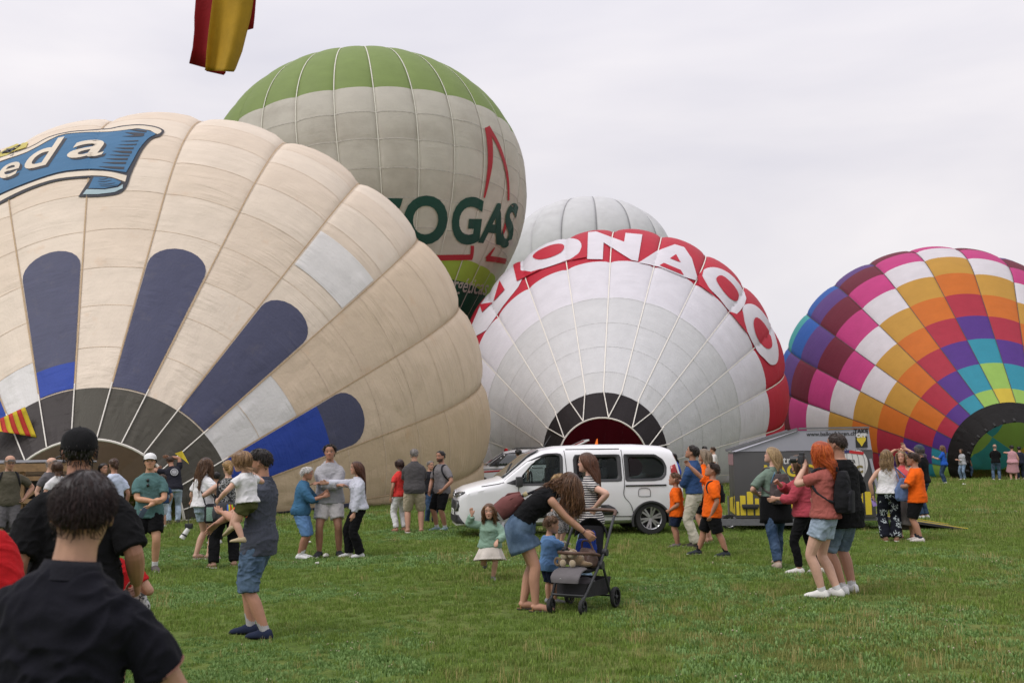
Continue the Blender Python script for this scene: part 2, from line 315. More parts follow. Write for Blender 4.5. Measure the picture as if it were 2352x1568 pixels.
gi, gq = N(ng_, 'NodeGroupInput'), N(ng_, 'NodeGroupOutput'); m2p = N(ng_, 'GeometryNodeMeshToPoints'); iop = N(ng_, 'GeometryNodeInstanceOnPoints'); ci = N(ng_, 'GeometryNodeCollectionInfo'); ci.inputs['Collection'].default_value = tcoll; ci.inputs['Separate Children'].default_value = True; ci.inputs['Reset Children'].default_value = True
def nat(nm, ty):
    a = N(ng_, 'GeometryNodeInputNamedAttribute', data_type=ty); a.inputs['Name'].default_value = nm; return a.outputs['Attribute']
cx = N(ng_, 'ShaderNodeCombineXYZ'); L = ng_.links.new; L(gi.outputs[0], m2p.inputs[0]); L(m2p.outputs[0], iop.inputs['Points']); L(ci.outputs[0], iop.inputs['Instance']); iop.inputs['Pick Instance'].default_value = True
L(nat('pick', 'INT'), iop.inputs['Instance Index']); L(nat('rot', 'FLOAT'), cx.inputs[2]); L(cx.outputs[0], iop.inputs['Rotation']); L(nat('scl', 'FLOAT'), iop.inputs['Scale']); L(iop.outputs[0], gq.inputs[0])
go.modifiers.new('scatter', 'NODES').node_group = ng_
# ---------- hot-air balloons ----------
def mkenv(P, d, R, M, rm, ng, **k): return Env(at(*M), at(P[0], P[1], d), R, rm, ng, **k)
def panel(E, g0, g1, t0, t1, m, parent, name='panel', nu=10, off=0.0, nv=None):
    nv = nv or max(3, int((t1-t0)*E.S/.55)); gs = np.linspace(g0+1e-4, g1-1e-4, nu+1); ts = np.linspace(t0, t1, nv+1); G, T = np.meshgrid(gs, ts, indexing='ij')
    P = E.pos(G, T, off).reshape(-1, 3); Nn = E.nrm(G, T).reshape(-1, 3)*E.sign(); k = nv+1; _, r = E.prof(T)
    uv = np.stack([(G*2*math.pi/E.ng*np.maximum(E.R*.7, 1)).ravel(), (T*E.S).ravel()], 1)
    F = [(i*k+j, i*k+j+1, (i+1)*k+j+1, (i+1)*k+j) for i in range(nu) for j in range(nv)]
    if E.sign() > 0: F = [f[::-1] for f in F]
    return mesh_obj(name, P, F, m, parent, uvs=uv, normals=Nn)
def decal(E, V, F, gf, tf, m, parent, name, off=.035):
    """wrap flat artwork on the cloth: gf, tf map drawing x, y to gore / height"""
    g, t = gf(V[:, 0], V[:, 1]), tf(V[:, 0], V[:, 1]); P = E.pos(g % E.ng, t, off); uv = np.stack([g*2*math.pi/E.ng*E.R*.7, t*E.S], 1)
    Nn = E.nrm(g % E.ng, t)*E.sign(); f = np.array(F); fn = np.cross(P[f[:, 1]]-P[f[:, 0]], P[f[:, 2]]-P[f[:, 0]])
    if (fn*Nn[f[:, 0]]).sum() < 0: F = [q[::-1] for q in F]
    return mesh_obj(name, P, F, m, parent, uvs=uv, normals=Nn)
def tape(E, g, t0, t1, wd, m, parent, name='load_tape', off=.03):
    ts = np.linspace(t0, t1, 50); n = len(ts); a, r = E.prof(ts); dg = wd/2/np.maximum(r, .4)*E.ng/(2*math.pi)
    A, B, Cc = E.pos((g-dg) % E.ng, ts, off), E.pos(np.full(n, float(g) % E.ng), ts, off+wd*.3), E.pos((g+dg) % E.ng, ts, off)
    F = [f for i in range(n-1) for f in ((i, i+1, n+i+1, n+i), (n+i, n+i+1, 2*n+i+1, 2*n+i))]
    return mesh_obj(name, np.concatenate([A, B, Cc]), F, m, parent)
def ring_seam(E, t, g0, g1, wd, m, parent, off=.012):
    g = np.arange(g0, g1+1e-6, 1/12.); g = np.where(np.abs(g-np.round(g)) < 1e-6, g+1e-4, g); dt = wd/2/E.S; n = len(g); P = np.concatenate([E.pos(g % E.ng, np.full(n, t-dt), off), E.pos(g % E.ng, np.full(n, t+dt), off)])
    return mesh_obj('panel_seam', P, [(i, i+1, n+i+1, n+i) for i in range(n-1)], m, parent)
def visible(E, g, t):
    g, t = np.array([g]), np.array([t]); return ((E.pos(g, t)-CP)*E.nrm(g, t)*E.sign()).sum() < 1.0
def rim(E, m, parent, r=.05):
    P = E.pos(np.linspace(0, E.ng, E.ng*4+1) % E.ng, np.zeros(E.ng*4+1), .01); b = MB(); b.tube(P, r, 6, False); return b.build('mouth_rope', m, parent, smooth=True)
def rejoin(objs, name, parent):
    V, F, UV = [], [], []; mats = []; MI = []
    for o in objs:
        me = o.data; k = len(V); V += [v.co[:] for v in me.vertices]; u = {}
        for l in me.loops: u[l.vertex_index] = me.uv_layers[0].data[l.index].uv[:]
        UV += [u[i] for i in range(len(me.vertices))]
        if me.materials[0] not in mats: mats.append(me.materials[0])
        mi = mats.index(me.materials[0]); F += [tuple(i+k for i in p.vertices) for p in me.polygons]; MI += [mi]*len(me.polygons)
    for o in objs: bpy.data.objects.remove(o)
    j = mesh_obj(name, V, F, mats, parent, uvs=UV); j.data.polygons.foreach_set('material_index', MI); return j
def cloth(name, col, trans=.2, wr=.35, **k):
    k.setdefault('var', .07); k.setdefault('vs', 1.2); k.setdefault('rough', .62); k.setdefault('spec', .3)
    return mat(name, col, trans=trans, uv=True, wr=wr, bump=.12, bs=9, **k)
# --- cream balloon ---
ECR = mkenv((416, 987), 41, 12.43, (205, 1215, 26), 2.32, 24, phase=.33, bil=.034, b0=.05)
root = empty('hot_air_balloon', (ECR.M[0], ECR.M[1], 0), 0, 'cream hot air balloon lying half inflated, navy and blue stripes round its dark mouth', 'balloon'); WORLD.add(root.name)
st = ((.58, .32, .15), .8, .60, .45)
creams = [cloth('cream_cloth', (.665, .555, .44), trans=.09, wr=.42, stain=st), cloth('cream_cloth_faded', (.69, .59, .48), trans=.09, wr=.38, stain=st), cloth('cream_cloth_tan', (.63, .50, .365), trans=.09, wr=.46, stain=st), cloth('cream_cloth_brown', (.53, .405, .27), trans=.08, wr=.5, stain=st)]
navy, blue, whitec = cloth('navy_cloth', (.062, .066, .118), trans=.08, wr=.3, stain=((.12, .11, .13), 1.3, .55, .5)), cloth('blue_cloth', (.022, .062, .36), trans=.2, wr=.3), cloth('patch_white', (.74, .72, .70), wr=.45)
scoopb, scoopo = cloth('scoop_brown', (.034, .027, .026), trans=.06, wr=.5), cloth('scoop_olive', (.066, .060, .046), trans=.06, wr=.5)
seam_b, ropew = mat('seam_brown', (.42, .30, .18), var=.25, vs=20), mat('rope_white', (.72, .68, .62), var=.08)
def cream_panels():
    special = {(23, .046, .128): None}
    t_sc = .046
    edges = [.046, .085, .128, .17, .215, .262, .31, .36, .41, .47, .53, .62, .75, .9, 1.0]
    stuff = []
    for g in range(24):
        rel = g if g < 12 else g-24
        vis_g = -5 <= rel <= 8
        panel(ECR, g, g+1, 0, t_sc, scoopb if rel < -1 else scoopo, root, 'scoop_panel', nv=6) if vis_g else stuff.append(panel(ECR, g, g+1, 0, t_sc, scoopo, root, nv=4))
        for a, b in zip(edges, edges[1:]):
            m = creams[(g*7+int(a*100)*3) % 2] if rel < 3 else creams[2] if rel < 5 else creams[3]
            nav = rel in (-2, 0, 2, 4, 6)          # navy tongues
            if nav and b <= .18: m = creams[0]
            if rel == 3 and b < .13: m = whitec
            if rel == -3 and b < .12: m = whitec
            if rel == -4 and b < .14: m = blue
            mid = .5*(a+b)
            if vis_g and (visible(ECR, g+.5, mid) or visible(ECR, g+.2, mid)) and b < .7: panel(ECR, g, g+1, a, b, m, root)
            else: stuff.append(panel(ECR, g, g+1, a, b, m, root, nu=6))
    tag(rejoin(stuff, 'far_panel', root), kind='stuff')
    # navy tongues with round ends, blue at the foot or along the length
    for rel, split in ((-2, .072), (0, None), (2, None), (4, .150), (6, None)):
        g0 = rel % 24; tip = .197
        def tongue(t0, t1, rounded, m):
            gl, gr, cap = .03, .97, .022; pts = [(gl, t0), (gr, t0)]
            if rounded:
                for k in range(13):
                    a = math.pi*k/12; pts.append((.5+.47*math.cos(a), t1-cap+cap*math.sin(a)))
            else: pts += [(gr, t1), (gl, t1)]
            V, F = poly_mesh([(x*3, y*34.6) for x, y in pts], .34)
            decal(ECR, V, F, lambda x, y: g0+x/3, lambda x, y: y/34.6, m, root, 'stripe', .03)
        if split and rel == 4: tongue(.0465, split, False, blue); tongue(split, tip, True, navy)
        elif split: tongue(.0465, split, False, blue); tongue(split, tip, True, navy)
        else: tongue(.0465, tip, True, navy)
cream_panels()
for g in range(24):
    rel = g if g < 12 else g-24
    if -6 <= rel <= 8: tape(ECR, g, .046, .93, .04, seam_b, root)
for t_ in (.085, .128, .17, .215, .262, .31, .36, .41, .47): ring_seam(ECR, t_, -5, 8, .022, mat('seam_cream', (.60, .48, .36), var=.3, vs=2), root)
rim(ECR, ropew, root, .035)
for g in range(24):
    rel = g if g < 12 else g-24
    if -5 <= rel <= 7:
        ts = np.linspace(0, .05, 8); b = MB(); b.tube(ECR.pos(np.full(8, float(g)), ts, .05), .017, 6); b.build('rope', ropew, root, smooth=True)
# --- artwork helpers: outlines are given where they lie on the cloth ---
def unwrap(E, pts):
    r = []
    for g, t in pts:
        while r and g-r[-1][0] > E.ng/2: g -= E.ng
        while r and r[-1][0]-g > E.ng/2: g += E.ng
        r.append((g, t))
    return r
def dense(pts, step=7.0, close=True):
    r = []; q = list(pts)+([pts[0]] if close else [])
    for a, b in zip(q, q[1:]):
        n = max(1, int(math.hypot(b[0]-a[0], b[1]-a[1])/step)); r += [(a[0]+(b[0]-a[0])*k/n, a[1]+(b[1]-a[1])*k/n) for k in range(n)]
    return r if close else r+[pts[-1]]
def spline(pts, n=6, close=True):
    p = np.array(pts, float); m = len(p); r = []
    for i in range(m if close else m-1):
        p0, p1, p2, p3 = (p[(i-1) % m], p[i], p[(i+1) % m], p[(i+2) % m]) if close else (p[max(i-1, 0)], p[i], p[i+1], p[min(i+2, m-1)])
        for k in range(n):
            u = k/n; r.append(tuple(.5*((2*p1)+(-p0+p2)*u+(2*p0-5*p1+4*p2-p3)*u*u+(-p0+3*p1-3*p2+p3)*u**3)))
    return r if close else r+[tuple(p[-1])]
def art(E, pts, m, parent, name='print', off=.04, maxe=.3, smooth=0):
    if smooth: pts = spline(pts, smooth)
    q = unwrap(E, [E.inv(*p) for p in dense(pts)]); sx = 2*math.pi/E.ng*E.R*.9
    V, F = poly_mesh([(g*sx, t*E.S) for g, t in q], maxe)
    return decal(E, V, F, lambda x, y: x/sx, lambda x, y: y/E.S, m, parent, name, off)
def stroke(pts, w, n=4):
    p = np.array(spline(pts, n, False)); t = np.gradient(p, axis=0); t /= np.linalg.norm(t, axis=1, keepdims=True); nn = np.stack([-t[:, 1], t[:, 0]], 1); w = np.interp(np.linspace(0, 1, len(p)), np.linspace(0, 1, len(np.atleast_1d(w))), np.atleast_1d(w))[:, None]
    return [tuple(x) for x in p+nn*w/2]+[tuple(x) for x in (p-nn*w/2)[::-1]]
def art_text(E, txt, quad, m, parent, name='letter', off=.045, weight=.02, shear=0.0, space=1.0):
    """lettering laid into a four-sided field: bottom left, bottom right, top right, top left"""
    V, F = text_mesh(txt, 1.0, weight, shear, space, maxe=.1 if len(txt) < 3 else .2); lo, hi = V.min(0), V.max(0); u = (V[:, 0]-lo[0])/(hi[0]-lo[0]); v = (V[:, 1]-lo[1])/(hi[1]-lo[1]); q = np.array(quad, float)
    P = ((1-u)*(1-v))[:, None]*q[0]+(u*(1-v))[:, None]*q[1]+(u*v)[:, None]*q[2]+((1-u)*v)[:, None]*q[3]
    gt = np.array([E.inv(*p) for p in P]); g0 = gt[0, 0]; g = (gt[:, 0]-g0+E.ng/2) % E.ng-E.ng/2+g0
    return decal(E, np.stack([g, gt[:, 1], 0*g], 1), F, lambda x, y: x, lambda x, y: y, m, parent, name, off)
V_, F_ = poly_mesh([(2.03*3, .236*37), (2.97*3, .236*37), (2.97*3, .292*37), (2.03*3, .292*37)], .3); decal(ECR, V_, F_, lambda x, y: x/3, lambda x, y: y/37, whitec, root, 'patch', .03)
# --- banner on the cream balloon ---
def cb(l): return [((x/3.136)/1.1905, (300+y/3.136)/1.1905) for x, y in l]
ink, bblue, bcream, bpale, byel = cloth('banner_ink', (.035, .036, .045), trans=.05, wr=.2), cloth('banner_blue', (.052, .16, .30), trans=.15, wr=.3), cloth('banner_cream', (.78, .68, .55), wr=.3), cloth('banner_pale', (.40, .52, .56), wr=.3), cloth('banner_yellow', (.56, .48, .12), wr=.3)
art(ECR, cb([(-250, 470), (0, 380), (60, 338), (150, 300), (246, 288), (225, 332), (120, 365), (60, 400), (0, 414), (-250, 520)]), byel, root, 'banner_patch', .04)
for p in ([(20, 385), (50, 365), (90, 375), (120, 340), (150, 330)], [(-40, 400), (0, 380), (10, 360)], [(60, 352), (110, 345), (180, 312)]): art(ECR, cb(stroke(p, 9)), ink, root, 'banner_script', .055)
art(ECR, cb(spline([(-300, 540), (0, 415), (250, 330), (420, 240), (600, 195), (780, 180), (940, 168)], 3, False)+spline([(1030, 148), (1180, 134), (1320, 148), (1400, 180), (1402, 205), (1370, 236), (1300, 262), (1225, 350), (1170, 460), (1125, 560), (1100, 640), (1060, 705), (990, 738), (840, 756), (672, 756)], 3, False)+[(780, 592)]+spline([(700, 596), (540, 612), (400, 645), (220, 712), (0, 820), (-300, 990)], 3, False)), ink, root, 'banner', .035)
art(ECR, cb(spline([(-300, 552), (0, 427), (250, 342), (420, 252), (600, 207), (780, 192), (940, 180), (1040, 160), (1180, 147), (1310, 160), (1385, 190), (1350, 222), (1290, 190)], 3, False)+spline([(1180, 172), (940, 200), (700, 207), (500, 236), (240, 372), (0, 455), (-300, 580)], 3, False)), bcream, root, 'banner_border', .05)
art(ECR, cb(spline([(-300, 598), (0, 470), (240, 383), (500, 246), (700, 214), (940, 206), (1180, 182), (1300, 205), (1332, 226), (1270, 262), (1195, 350), (1140, 450), (1082, 552)], 3, False)+spline([(960, 535), (840, 524), (700, 526), (500, 552), (250, 634), (0, 738), (-300, 890)], 3, False)), bblue, root, 'banner_field', .06)
art(ECR, cb(spline([(-300, 912), (0, 752), (250, 648), (500, 566), (700, 540), (840, 538), (960, 548), (1088, 578)], 3, False)+spline([(1074, 632), (960, 592), (840, 578), (700, 582), (520, 600), (380, 634), (200, 700), (0, 800), (-300, 965)], 3, False)), bcream, root, 'banner_border', .05)
art(ECR, cb([(806, 592), (900, 596), (985, 610), (1040, 636), (1010, 668), (900, 690), (760, 690)]), bblue, root, 'banner_fold', .06)
art(ECR, cb([(745, 698), (900, 700), (1010, 682), (1055, 655), (1052, 690), (985, 722), (840, 740), (712, 742)]), bpale, root, 'banner_fold', .06)
for k, (x0, x1, y, yy, h) in enumerate([(1100, 1260, 185, 205, 14), (1070, 1240, 212, 232, 22), (1045, 1230, 245, 240, 14), (1030, 1190, 288, 285, 9), (1010, 1175, 318, 316, 10), (985, 1150, 345, 350, 14), (960, 1135, 372, 384, 20), (930, 1115, 405, 412, 12), (905, 1100, 438, 442, 16), (870, 1085, 470, 476, 16), (840, 1070, 505, 520, 18)]):
    art(ECR, cb([(x0, y), ((x0+x1)/2, y-h*.35+(yy-y)*.4), (x1, yy-h*.6), (x1-8, yy+h*.5), ((x0+x1)/2, y+h*.6+(yy-y)*.5)]), ink, root, 'banner_hatching', .07)
for k, (x0, x1, y) in enumerate([(850, 930, 602), (840, 960, 622), (850, 990, 645), (860, 1010, 662)]): art(ECR, cb(stroke([(x0, y+10), ((x0+x1)/2, y+12), (x1, y)], (2, 6, 2))), ink, root, 'banner_hatching', .07)
for ch, q in (('r', [(-230, 690), (-60, 655), (-40, 510), (-210, 545)]), ('e', [(0, 622), (165, 575), (185, 455), (5, 500)]), ('d', [(200, 545), (490, 470), (560, 250), (290, 305)]), ('a', [(575, 440), (890, 415), (905, 275), (600, 290)])):
    s_ = [(x+20, y+12) for x, y in q]; art_text(ECR, ch, cb(s_), ink, root, 'letter_shadow', .07, .012, .25); art_text(ECR, ch, cb(q), bcream, root, 'letter', .085, .012, .25)
# --- white lettered balloon ---
EMO = mkenv((1418, 908), 58, 9.43, (1385, 1060, 43), 1.9, 22, phase=.05, bil=.032, b0=.04)
mroot = empty('hot_air_balloon', (EMO.M[0], EMO.M[1], 0), 0, 'white and grey hot air balloon lying inflated, red band lettered MONACO, mouth towards the van', 'balloon'); WORLD.add(mroot.name)
wl, wg, wg2, redc, dk, redf = cloth('white_cloth', (.72, .70, .75), wr=.2), cloth('pale_grey_cloth', (.60, .60, .60), wr=.22, var=.05), cloth('pale_grey_cloth_b', (.63, .63, .64), wr=.22), cloth('red_cloth', (.50, .022, .045), wr=.2), cloth('scoop_dark', (.019, .015, .016), trans=.05, wr=.2, spec=.15), cloth('red_cloth_dimmed', (.13, .010, .018), trans=.3, wr=.1)  # rear red panels: interior dimness is put into their darker colour
def mon_panels():
    edges = [.054, .10, .16, .22, .285, .39, .46, .54, .62, .72, .84, 1.0]; stuff = []
    for g in range(22):
        rel = g if g < 11 else g-22; vis_g = -6 <= rel <= 7
        (panel(EMO, g, g+1, 0, .054, dk, mroot, 'scoop_panel', nv=6) if vis_g else stuff.append(panel(EMO, g, g+1, 0, .054, dk, mroot, nv=4)))
        for a, b in zip(edges, edges[1:]):
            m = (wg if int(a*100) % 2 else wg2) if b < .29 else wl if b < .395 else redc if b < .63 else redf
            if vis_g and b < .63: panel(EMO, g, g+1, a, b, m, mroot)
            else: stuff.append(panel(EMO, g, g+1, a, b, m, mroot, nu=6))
    tag(rejoin(stuff, 'far_panel', mroot), kind='stuff')
mon_panels()
for g in range(22):
    rel = g if g < 11 else g-22
    if -6 <= rel <= 7: tape(EMO, g, .054, .9, .055, ropew, mroot)
for t_ in (.10, .16, .22, .285): ring_seam(EMO, t_, -6, 7, .05, mat('seam_pale', (.53, .53, .53), var=.2), mroot)
rim(EMO, ropew, mroot, .035)
for k in range(-3, 4):      # pairs of ropes that meet at one ring point
    gm_ = 2*k+.5+.5*(k % 2 == 99); tip = EMO.pos(np.array([(2*k+.5) % 22]), np.array([0.0]), .05)[0]
    for gg in (2*k, 2*k+1):
        a = EMO.pos(np.array([float(gg % 22)]), np.array([.056]), .1)[0]; q = np.linspace(0, 1, 6)[:, None]
        b = MB(); b.tube(a*(1-q)+tip*q, .024, 6); b.build('rope', ropew, mroot, smooth=True)
def cm(l): return [((1250+x/1.96)/1.1905, (500+y/1.96)/1.1905) for x, y in l]
for pts, sm in (([(352, 402), (420, 355), (500, 320), (590, 303), (650, 312), (668, 345), (650, 385), (600, 418), (555, 434), (460, 465), (400, 482), (350, 478), (338, 450)], 3), ([(703, 270), (745, 266), (895, 322), (902, 274), (992, 282), (968, 426), (935, 420), (785, 325), (781, 416), (698, 414)], 0),
                ([(1165, 335), (1215, 350), (1255, 410), (1284, 510), (1276, 528), (1210, 508), (1082, 456), (1020, 442), (972, 432), (985, 425), (1070, 370)], 0), ([(1308, 495), (1335, 462), (1400, 462), (1480, 512), (1545, 622), (1490, 710), (1455, 692), (1400, 622), (1340, 560)], 3),
                ([(1523, 690), (1540, 655), (1590, 658), (1645, 712), (1692, 800), (1716, 900), (1708, 965), (1675, 975), (1640, 942), (1605, 905), (1560, 822), (1530, 745)], 3)):
    art(EMO, cm(pts), wl, mroot, 'letter', .065, .2, smooth=sm)
art(EMO, cm([(300, 440), (262, 466), (200, 550), (130, 650), (70, 790), (90, 830), (160, 790), (250, 660), (330, 560), (350, 520)]), wl, mroot, 'letter', .04)
for pts, sm in (([(408, 402), (440, 370), (510, 340), (560, 335), (577, 350), (560, 380), (500, 408), (440, 418)], 3), ([(1138, 412), (1170, 390), (1194, 434)], 0), ([(1082, 450), (1105, 437), (1195, 475), (1211, 503)], 0), ([(1383, 520), (1415, 503), (1470, 548), (1502, 600), (1492, 640), (1450, 620), (1405, 565)], 3),
                ([(1582, 745), (1600, 725), (1640, 760), (1672, 822), (1679, 880), (1650, 890), (1610, 850), (1587, 795)], 3), ([(300, 425), (345, 430), (345, 475), (400, 484), (462, 465), (325, 533)], 0), ([(233, 528), (260, 577), (200, 641)], 0), ([(128, 655), (196, 645), (140, 697)], 0),
                ([(555, 432), (610, 418), (655, 385), (672, 345), (700, 330), (698, 406)], 0), ([(1283, 505), (1316, 470), (1308, 505), (1340, 562), (1375, 614), (1290, 553)], 0), ([(1446, 690), (1490, 708), (1523, 690), (1532, 745), (1551, 814), (1470, 716)], 0)):
    art(EMO, cm(pts), redc, mroot, 'letter_ground', .095, .2, smooth=sm)
# --- rainbow balloon ---
ERA = mkenv((2148, 921), 69, 10.49, (2334, 1068, 53), 2.3, 24, phase=.45, bil=.022)
rroot = empty('hot_air_balloon', (ERA.M[0], ERA.M[1], 0), 0, 'rainbow checkered hot air balloon lying inflated with wide black mouth', 'balloon'); WORLD.add(rroot.name)
RC = dict(Y=(.62, .47, .05), L=(.30, .50, .10), T=(.03, .27, .37), P=(.090, .032, .24), R=(.42, .028, .055), O=(.62, .16, .02), A=(.56, .30, .05), W=(.72, .68, .72), K=(.56, .05, .22), M=(.16, .015, .035), V=(.11, .05, .22), B=(.025, .11, .42), C=(.06, .36, .36), E=(.38, .52, .12))
SEQ = 'YLTPROAWKMVBCEYLTPROAWKM'
def rain_panels():
    edges = [.046]+[.079+.0635*i for i in range(12)]+[.86, 1.0]; stuff = []
    cl = {k: cloth('panel_'+k, v, trans=.3, wr=.12) for k, v in RC.items()}; bk = cloth('mouth_black', (.011, .010, .010), trans=.04, wr=.5, spec=.12)
    for g in range(24):
        rel = ((g+1+12) % 24)-12; vis_g = g >= 15 or g <= 4
        for q in ((0, .023), (.023, .046)): (panel(ERA, g, g+1, *q, bk, rroot, 'scoop_panel', nv=5) if vis_g else stuff.append(panel(ERA, g, g+1, *q, bk, rroot, nv=4)))
        for i, (a, b) in enumerate(zip(edges, edges[1:])):
            m = cl[SEQ[min(i+min(abs(rel) % 8, 8-abs(rel) % 8), 23)]]
            if i >= 10: m = cl['LYLC'[(g//2+i) % 4]]
            if 6 <= g <= 14 and i < 9: m = cl['Y'] if g > 10 else cl['C']
            if vis_g and b < .8 and visible(ERA, g+.5, .5*(a+b)): panel(ERA, g, g+1, a, b, m, rroot)
            else: stuff.append(panel(ERA, g, g+1, a, b, m, rroot, nu=6))
    tag(rejoin(stuff, 'far_panel', rroot), kind='stuff')
rain_panels()
for g in range(24):
    if g >= 15 or g <= 4: tape(ERA, g, .046, .9, .035, mat('seam_dark', (.06, .05, .05)), rroot)
for k in range(9):
    g = 17+k*.8; P = ERA.pos(np.full(4, g % 24), np.linspace(0, .006, 4), .05); b = MB(); b.tube(P, .06, 6); b.build('tab', mat('mouth_tab', (.02, .02, .02)), rroot)
# --- green and white standing balloon ---
EGR = mkenv((848, 444), 62, 9.9, (892, 975, 60), 1.5, 28, phase=.0, bil=.022, ground=0, kc=.87, b0=.5)
groot = empty('hot_air_balloon', (EGR.M[0], EGR.M[1], 0), 0, 'tall upright hot air balloon, green crown, soiled white body with dark green lettering', 'balloon'); WORLD.add(groot.name)
gtop, gw, gw2, lime, dgr = cloth('green_crown', (.235, .315, .10), wr=.1, trans=.3), cloth('soiled_white', (.70, .655, .59), wr=.12, trans=.38, stain=((.45, .40, .34), .35, .47, .55)), cloth('soiled_white_b', (.665, .62, .555), wr=.12, trans=.38, stain=((.44, .39, .33), .35, .45, .55)), cloth('lime_band', (.42, .56, .09), wr=.15, trans=.45), cloth('dark_green', (.02, .085, .06), trans=.3, wr=.15)
def green_panels():
    edges = [0, .1, .2, .275, .315, .36, .41, .46, .51, .56, .612, .67, .73, .8, .88, 1.0]; stuff = []
    for g in range(28):
        for i, (a, b) in enumerate(zip(edges, edges[1:])):
            m = dgr if b < .28 else lime if b < .32 else (gw if i % 2 else gw2) if b < .615 else gtop
            vis = visible(EGR, g+.5, .5*(a+b)) and a >= .13 and b < .9
            if vis: panel(EGR, g, g+1, a, b, m, groot, nu=8)
            else: stuff.append(panel(EGR, g, g+1, a, b, m, groot, nu=5))
    tag(rejoin(stuff, 'far_panel', groot), kind='stuff')
green_panels()
for g in range(28):
    if visible(EGR, g, .5) : tape(EGR, g, .1, .97, .06, mat('tape_pale', (.62, .60, .52), var=.1), groot)
def cg(l): return [((600+x/1.96)/1.1905, (100+y/1.96)/1.1905) for x, y in l]
ltg, redp = cloth('letter_green', (.013, .062, .044), trans=.1, wr=.15), cloth('print_red', (.42, .03, .04), wr=.15)
for ch, q in (('T', [(845, 566), (890, 566), (925, 457), (838, 455)]), ('O', [(925, 563), (1024, 563), (1030, 450), (928, 450)]), ('G', [(1033, 563), (1098, 563), (1112, 453), (1040, 453)]), ('A', [(1096, 558), (1150, 564), (1172, 469), (1118, 466)]), ('S', [(1143, 570), (1170, 570), (1192, 468), (1166, 466)])):
    art_text(EGR, ch, q, ltg, groot, 'letter', .06, .035)
art_text(EGR, 'energéticas', [(1000, 672), (1110, 690), (1126, 645), (1008, 634)], gw, groot, 'lettering', .05, .01)
for p, w_ in (([(1432, 488), (1446, 570), (1448, 680), (1432, 790), (1416, 866)], (26, 30, 26, 16, 9)), ([(1436, 484), (1490, 580), (1528, 690), (1544, 790), (1546, 880)], (20, 17, 14, 12, 9)), ([(1540, 960), (1522, 1040), (1500, 1075)], (12, 14, 12)), ([(1120, 1188), (1240, 1186), (1352, 1184)], 30), ([(1346, 1190), (1352, 1150), (1352, 1122)], 18), ([(1428, 1192), (1448, 1165), (1472, 1132)], (20, 14, 6)), ([(1426, 1190), (1480, 1196), (1532, 1206)], 30)):
    art(EGR, cg(stroke(p, w_)), redp, groot, 'print', .05)
for t_ in (.36, .41, .46, .51, .56): ring_seam(EGR, t_, 20, 35, .06, mat('seam_soiled', (.46, .43, .38), var=.2), groot)
# --- pale balloon behind ---
EWH = mkenv((1352, 616), 110, 9.4, (1360, 1000, 106), 1.5, 16, phase=.27, bil=.05, ground=0, kc=.8)
wroot = empty('hot_air_balloon', (EWH.M[0], EWH.M[1], 0), 0, 'plain pale grey hot air balloon rising behind the red and white one', 'balloon'); WORLD.add(wroot.name)
pg = cloth('pale_weathered', (.62, .62, .63), wr=.1, stain=((.46, .45, .45), .4, .5, .5))
stuff = []
for g in range(16):
    for a, b in ((0, .3), (.3, .5), (.5, .68), (.68, .8), (.8, 1)):
        if a > .4 and visible(EWH, g+.5, (a+b)/2): panel(EWH, g, g+1, a, b, pg, wroot)
        else: stuff.append(panel(EWH, g, g+1, a, b, pg, wroot, nu=6))
tag(rejoin(stuff, 'far_panel', wroot), kind='stuff')
for g in range(16):
    if visible(EWH, g, .66): tape(EWH, g, .3, .95, .09, mat('seam_grey', (.25, .25, .26)), wroot)
# ---------- people ----------
def Rx(a): c, s = math.cos(a), math.sin(a); return np.array([[1, 0, 0], [0, c, -s], [0, s, c]])
def Ry(a): c, s = math.cos(a), math.sin(a); return np.array([[c, 0, s], [0, 1, 0], [-s, 0, c]])
def Rz(a): c, s = math.cos(a), math.sin(a); return np.array([[c, -s, 0], [s, c, 0], [0, 0, 1]])
D2R = math.pi/180
def unit(v): v = np.asarray(v, float); return v/max(np.linalg.norm(v), 1e-9)
def rings(C, X, Y, a, b, n=16, ex=2.0):
    """closed tube of superellipse rings with fan caps"""
    k = len(C); t = np.arange(n)*2*math.pi/n; ct, st = np.cos(t), np.sin(t)
    ex = np.broadcast_to(np.asarray(ex, float), (k,))[:, None]
    u = np.sign(ct)*np.abs(ct)**(2/ex); v = np.sign(st)*np.abs(st)**(2/ex)
    P = C[:, None, :]+X[:, None, :]*(u*a[:, None])[..., None]+Y[:, None, :]*(v*b[:, None])[..., None]
    V = [*P.reshape(-1, 3), C[0], C[-1]]; F = [(i*n+j, i*n+(j+1) % n, (i+1)*n+(j+1) % n, (i+1)*n+j) for i in range(k-1) for j in range(n)]
    F += [(k*n, (j+1) % n, j) for j in range(n)]+[(k*n+1, (k-1)*n+j, (k-1)*n+(j+1) % n) for j in range(n)]
    return V, F
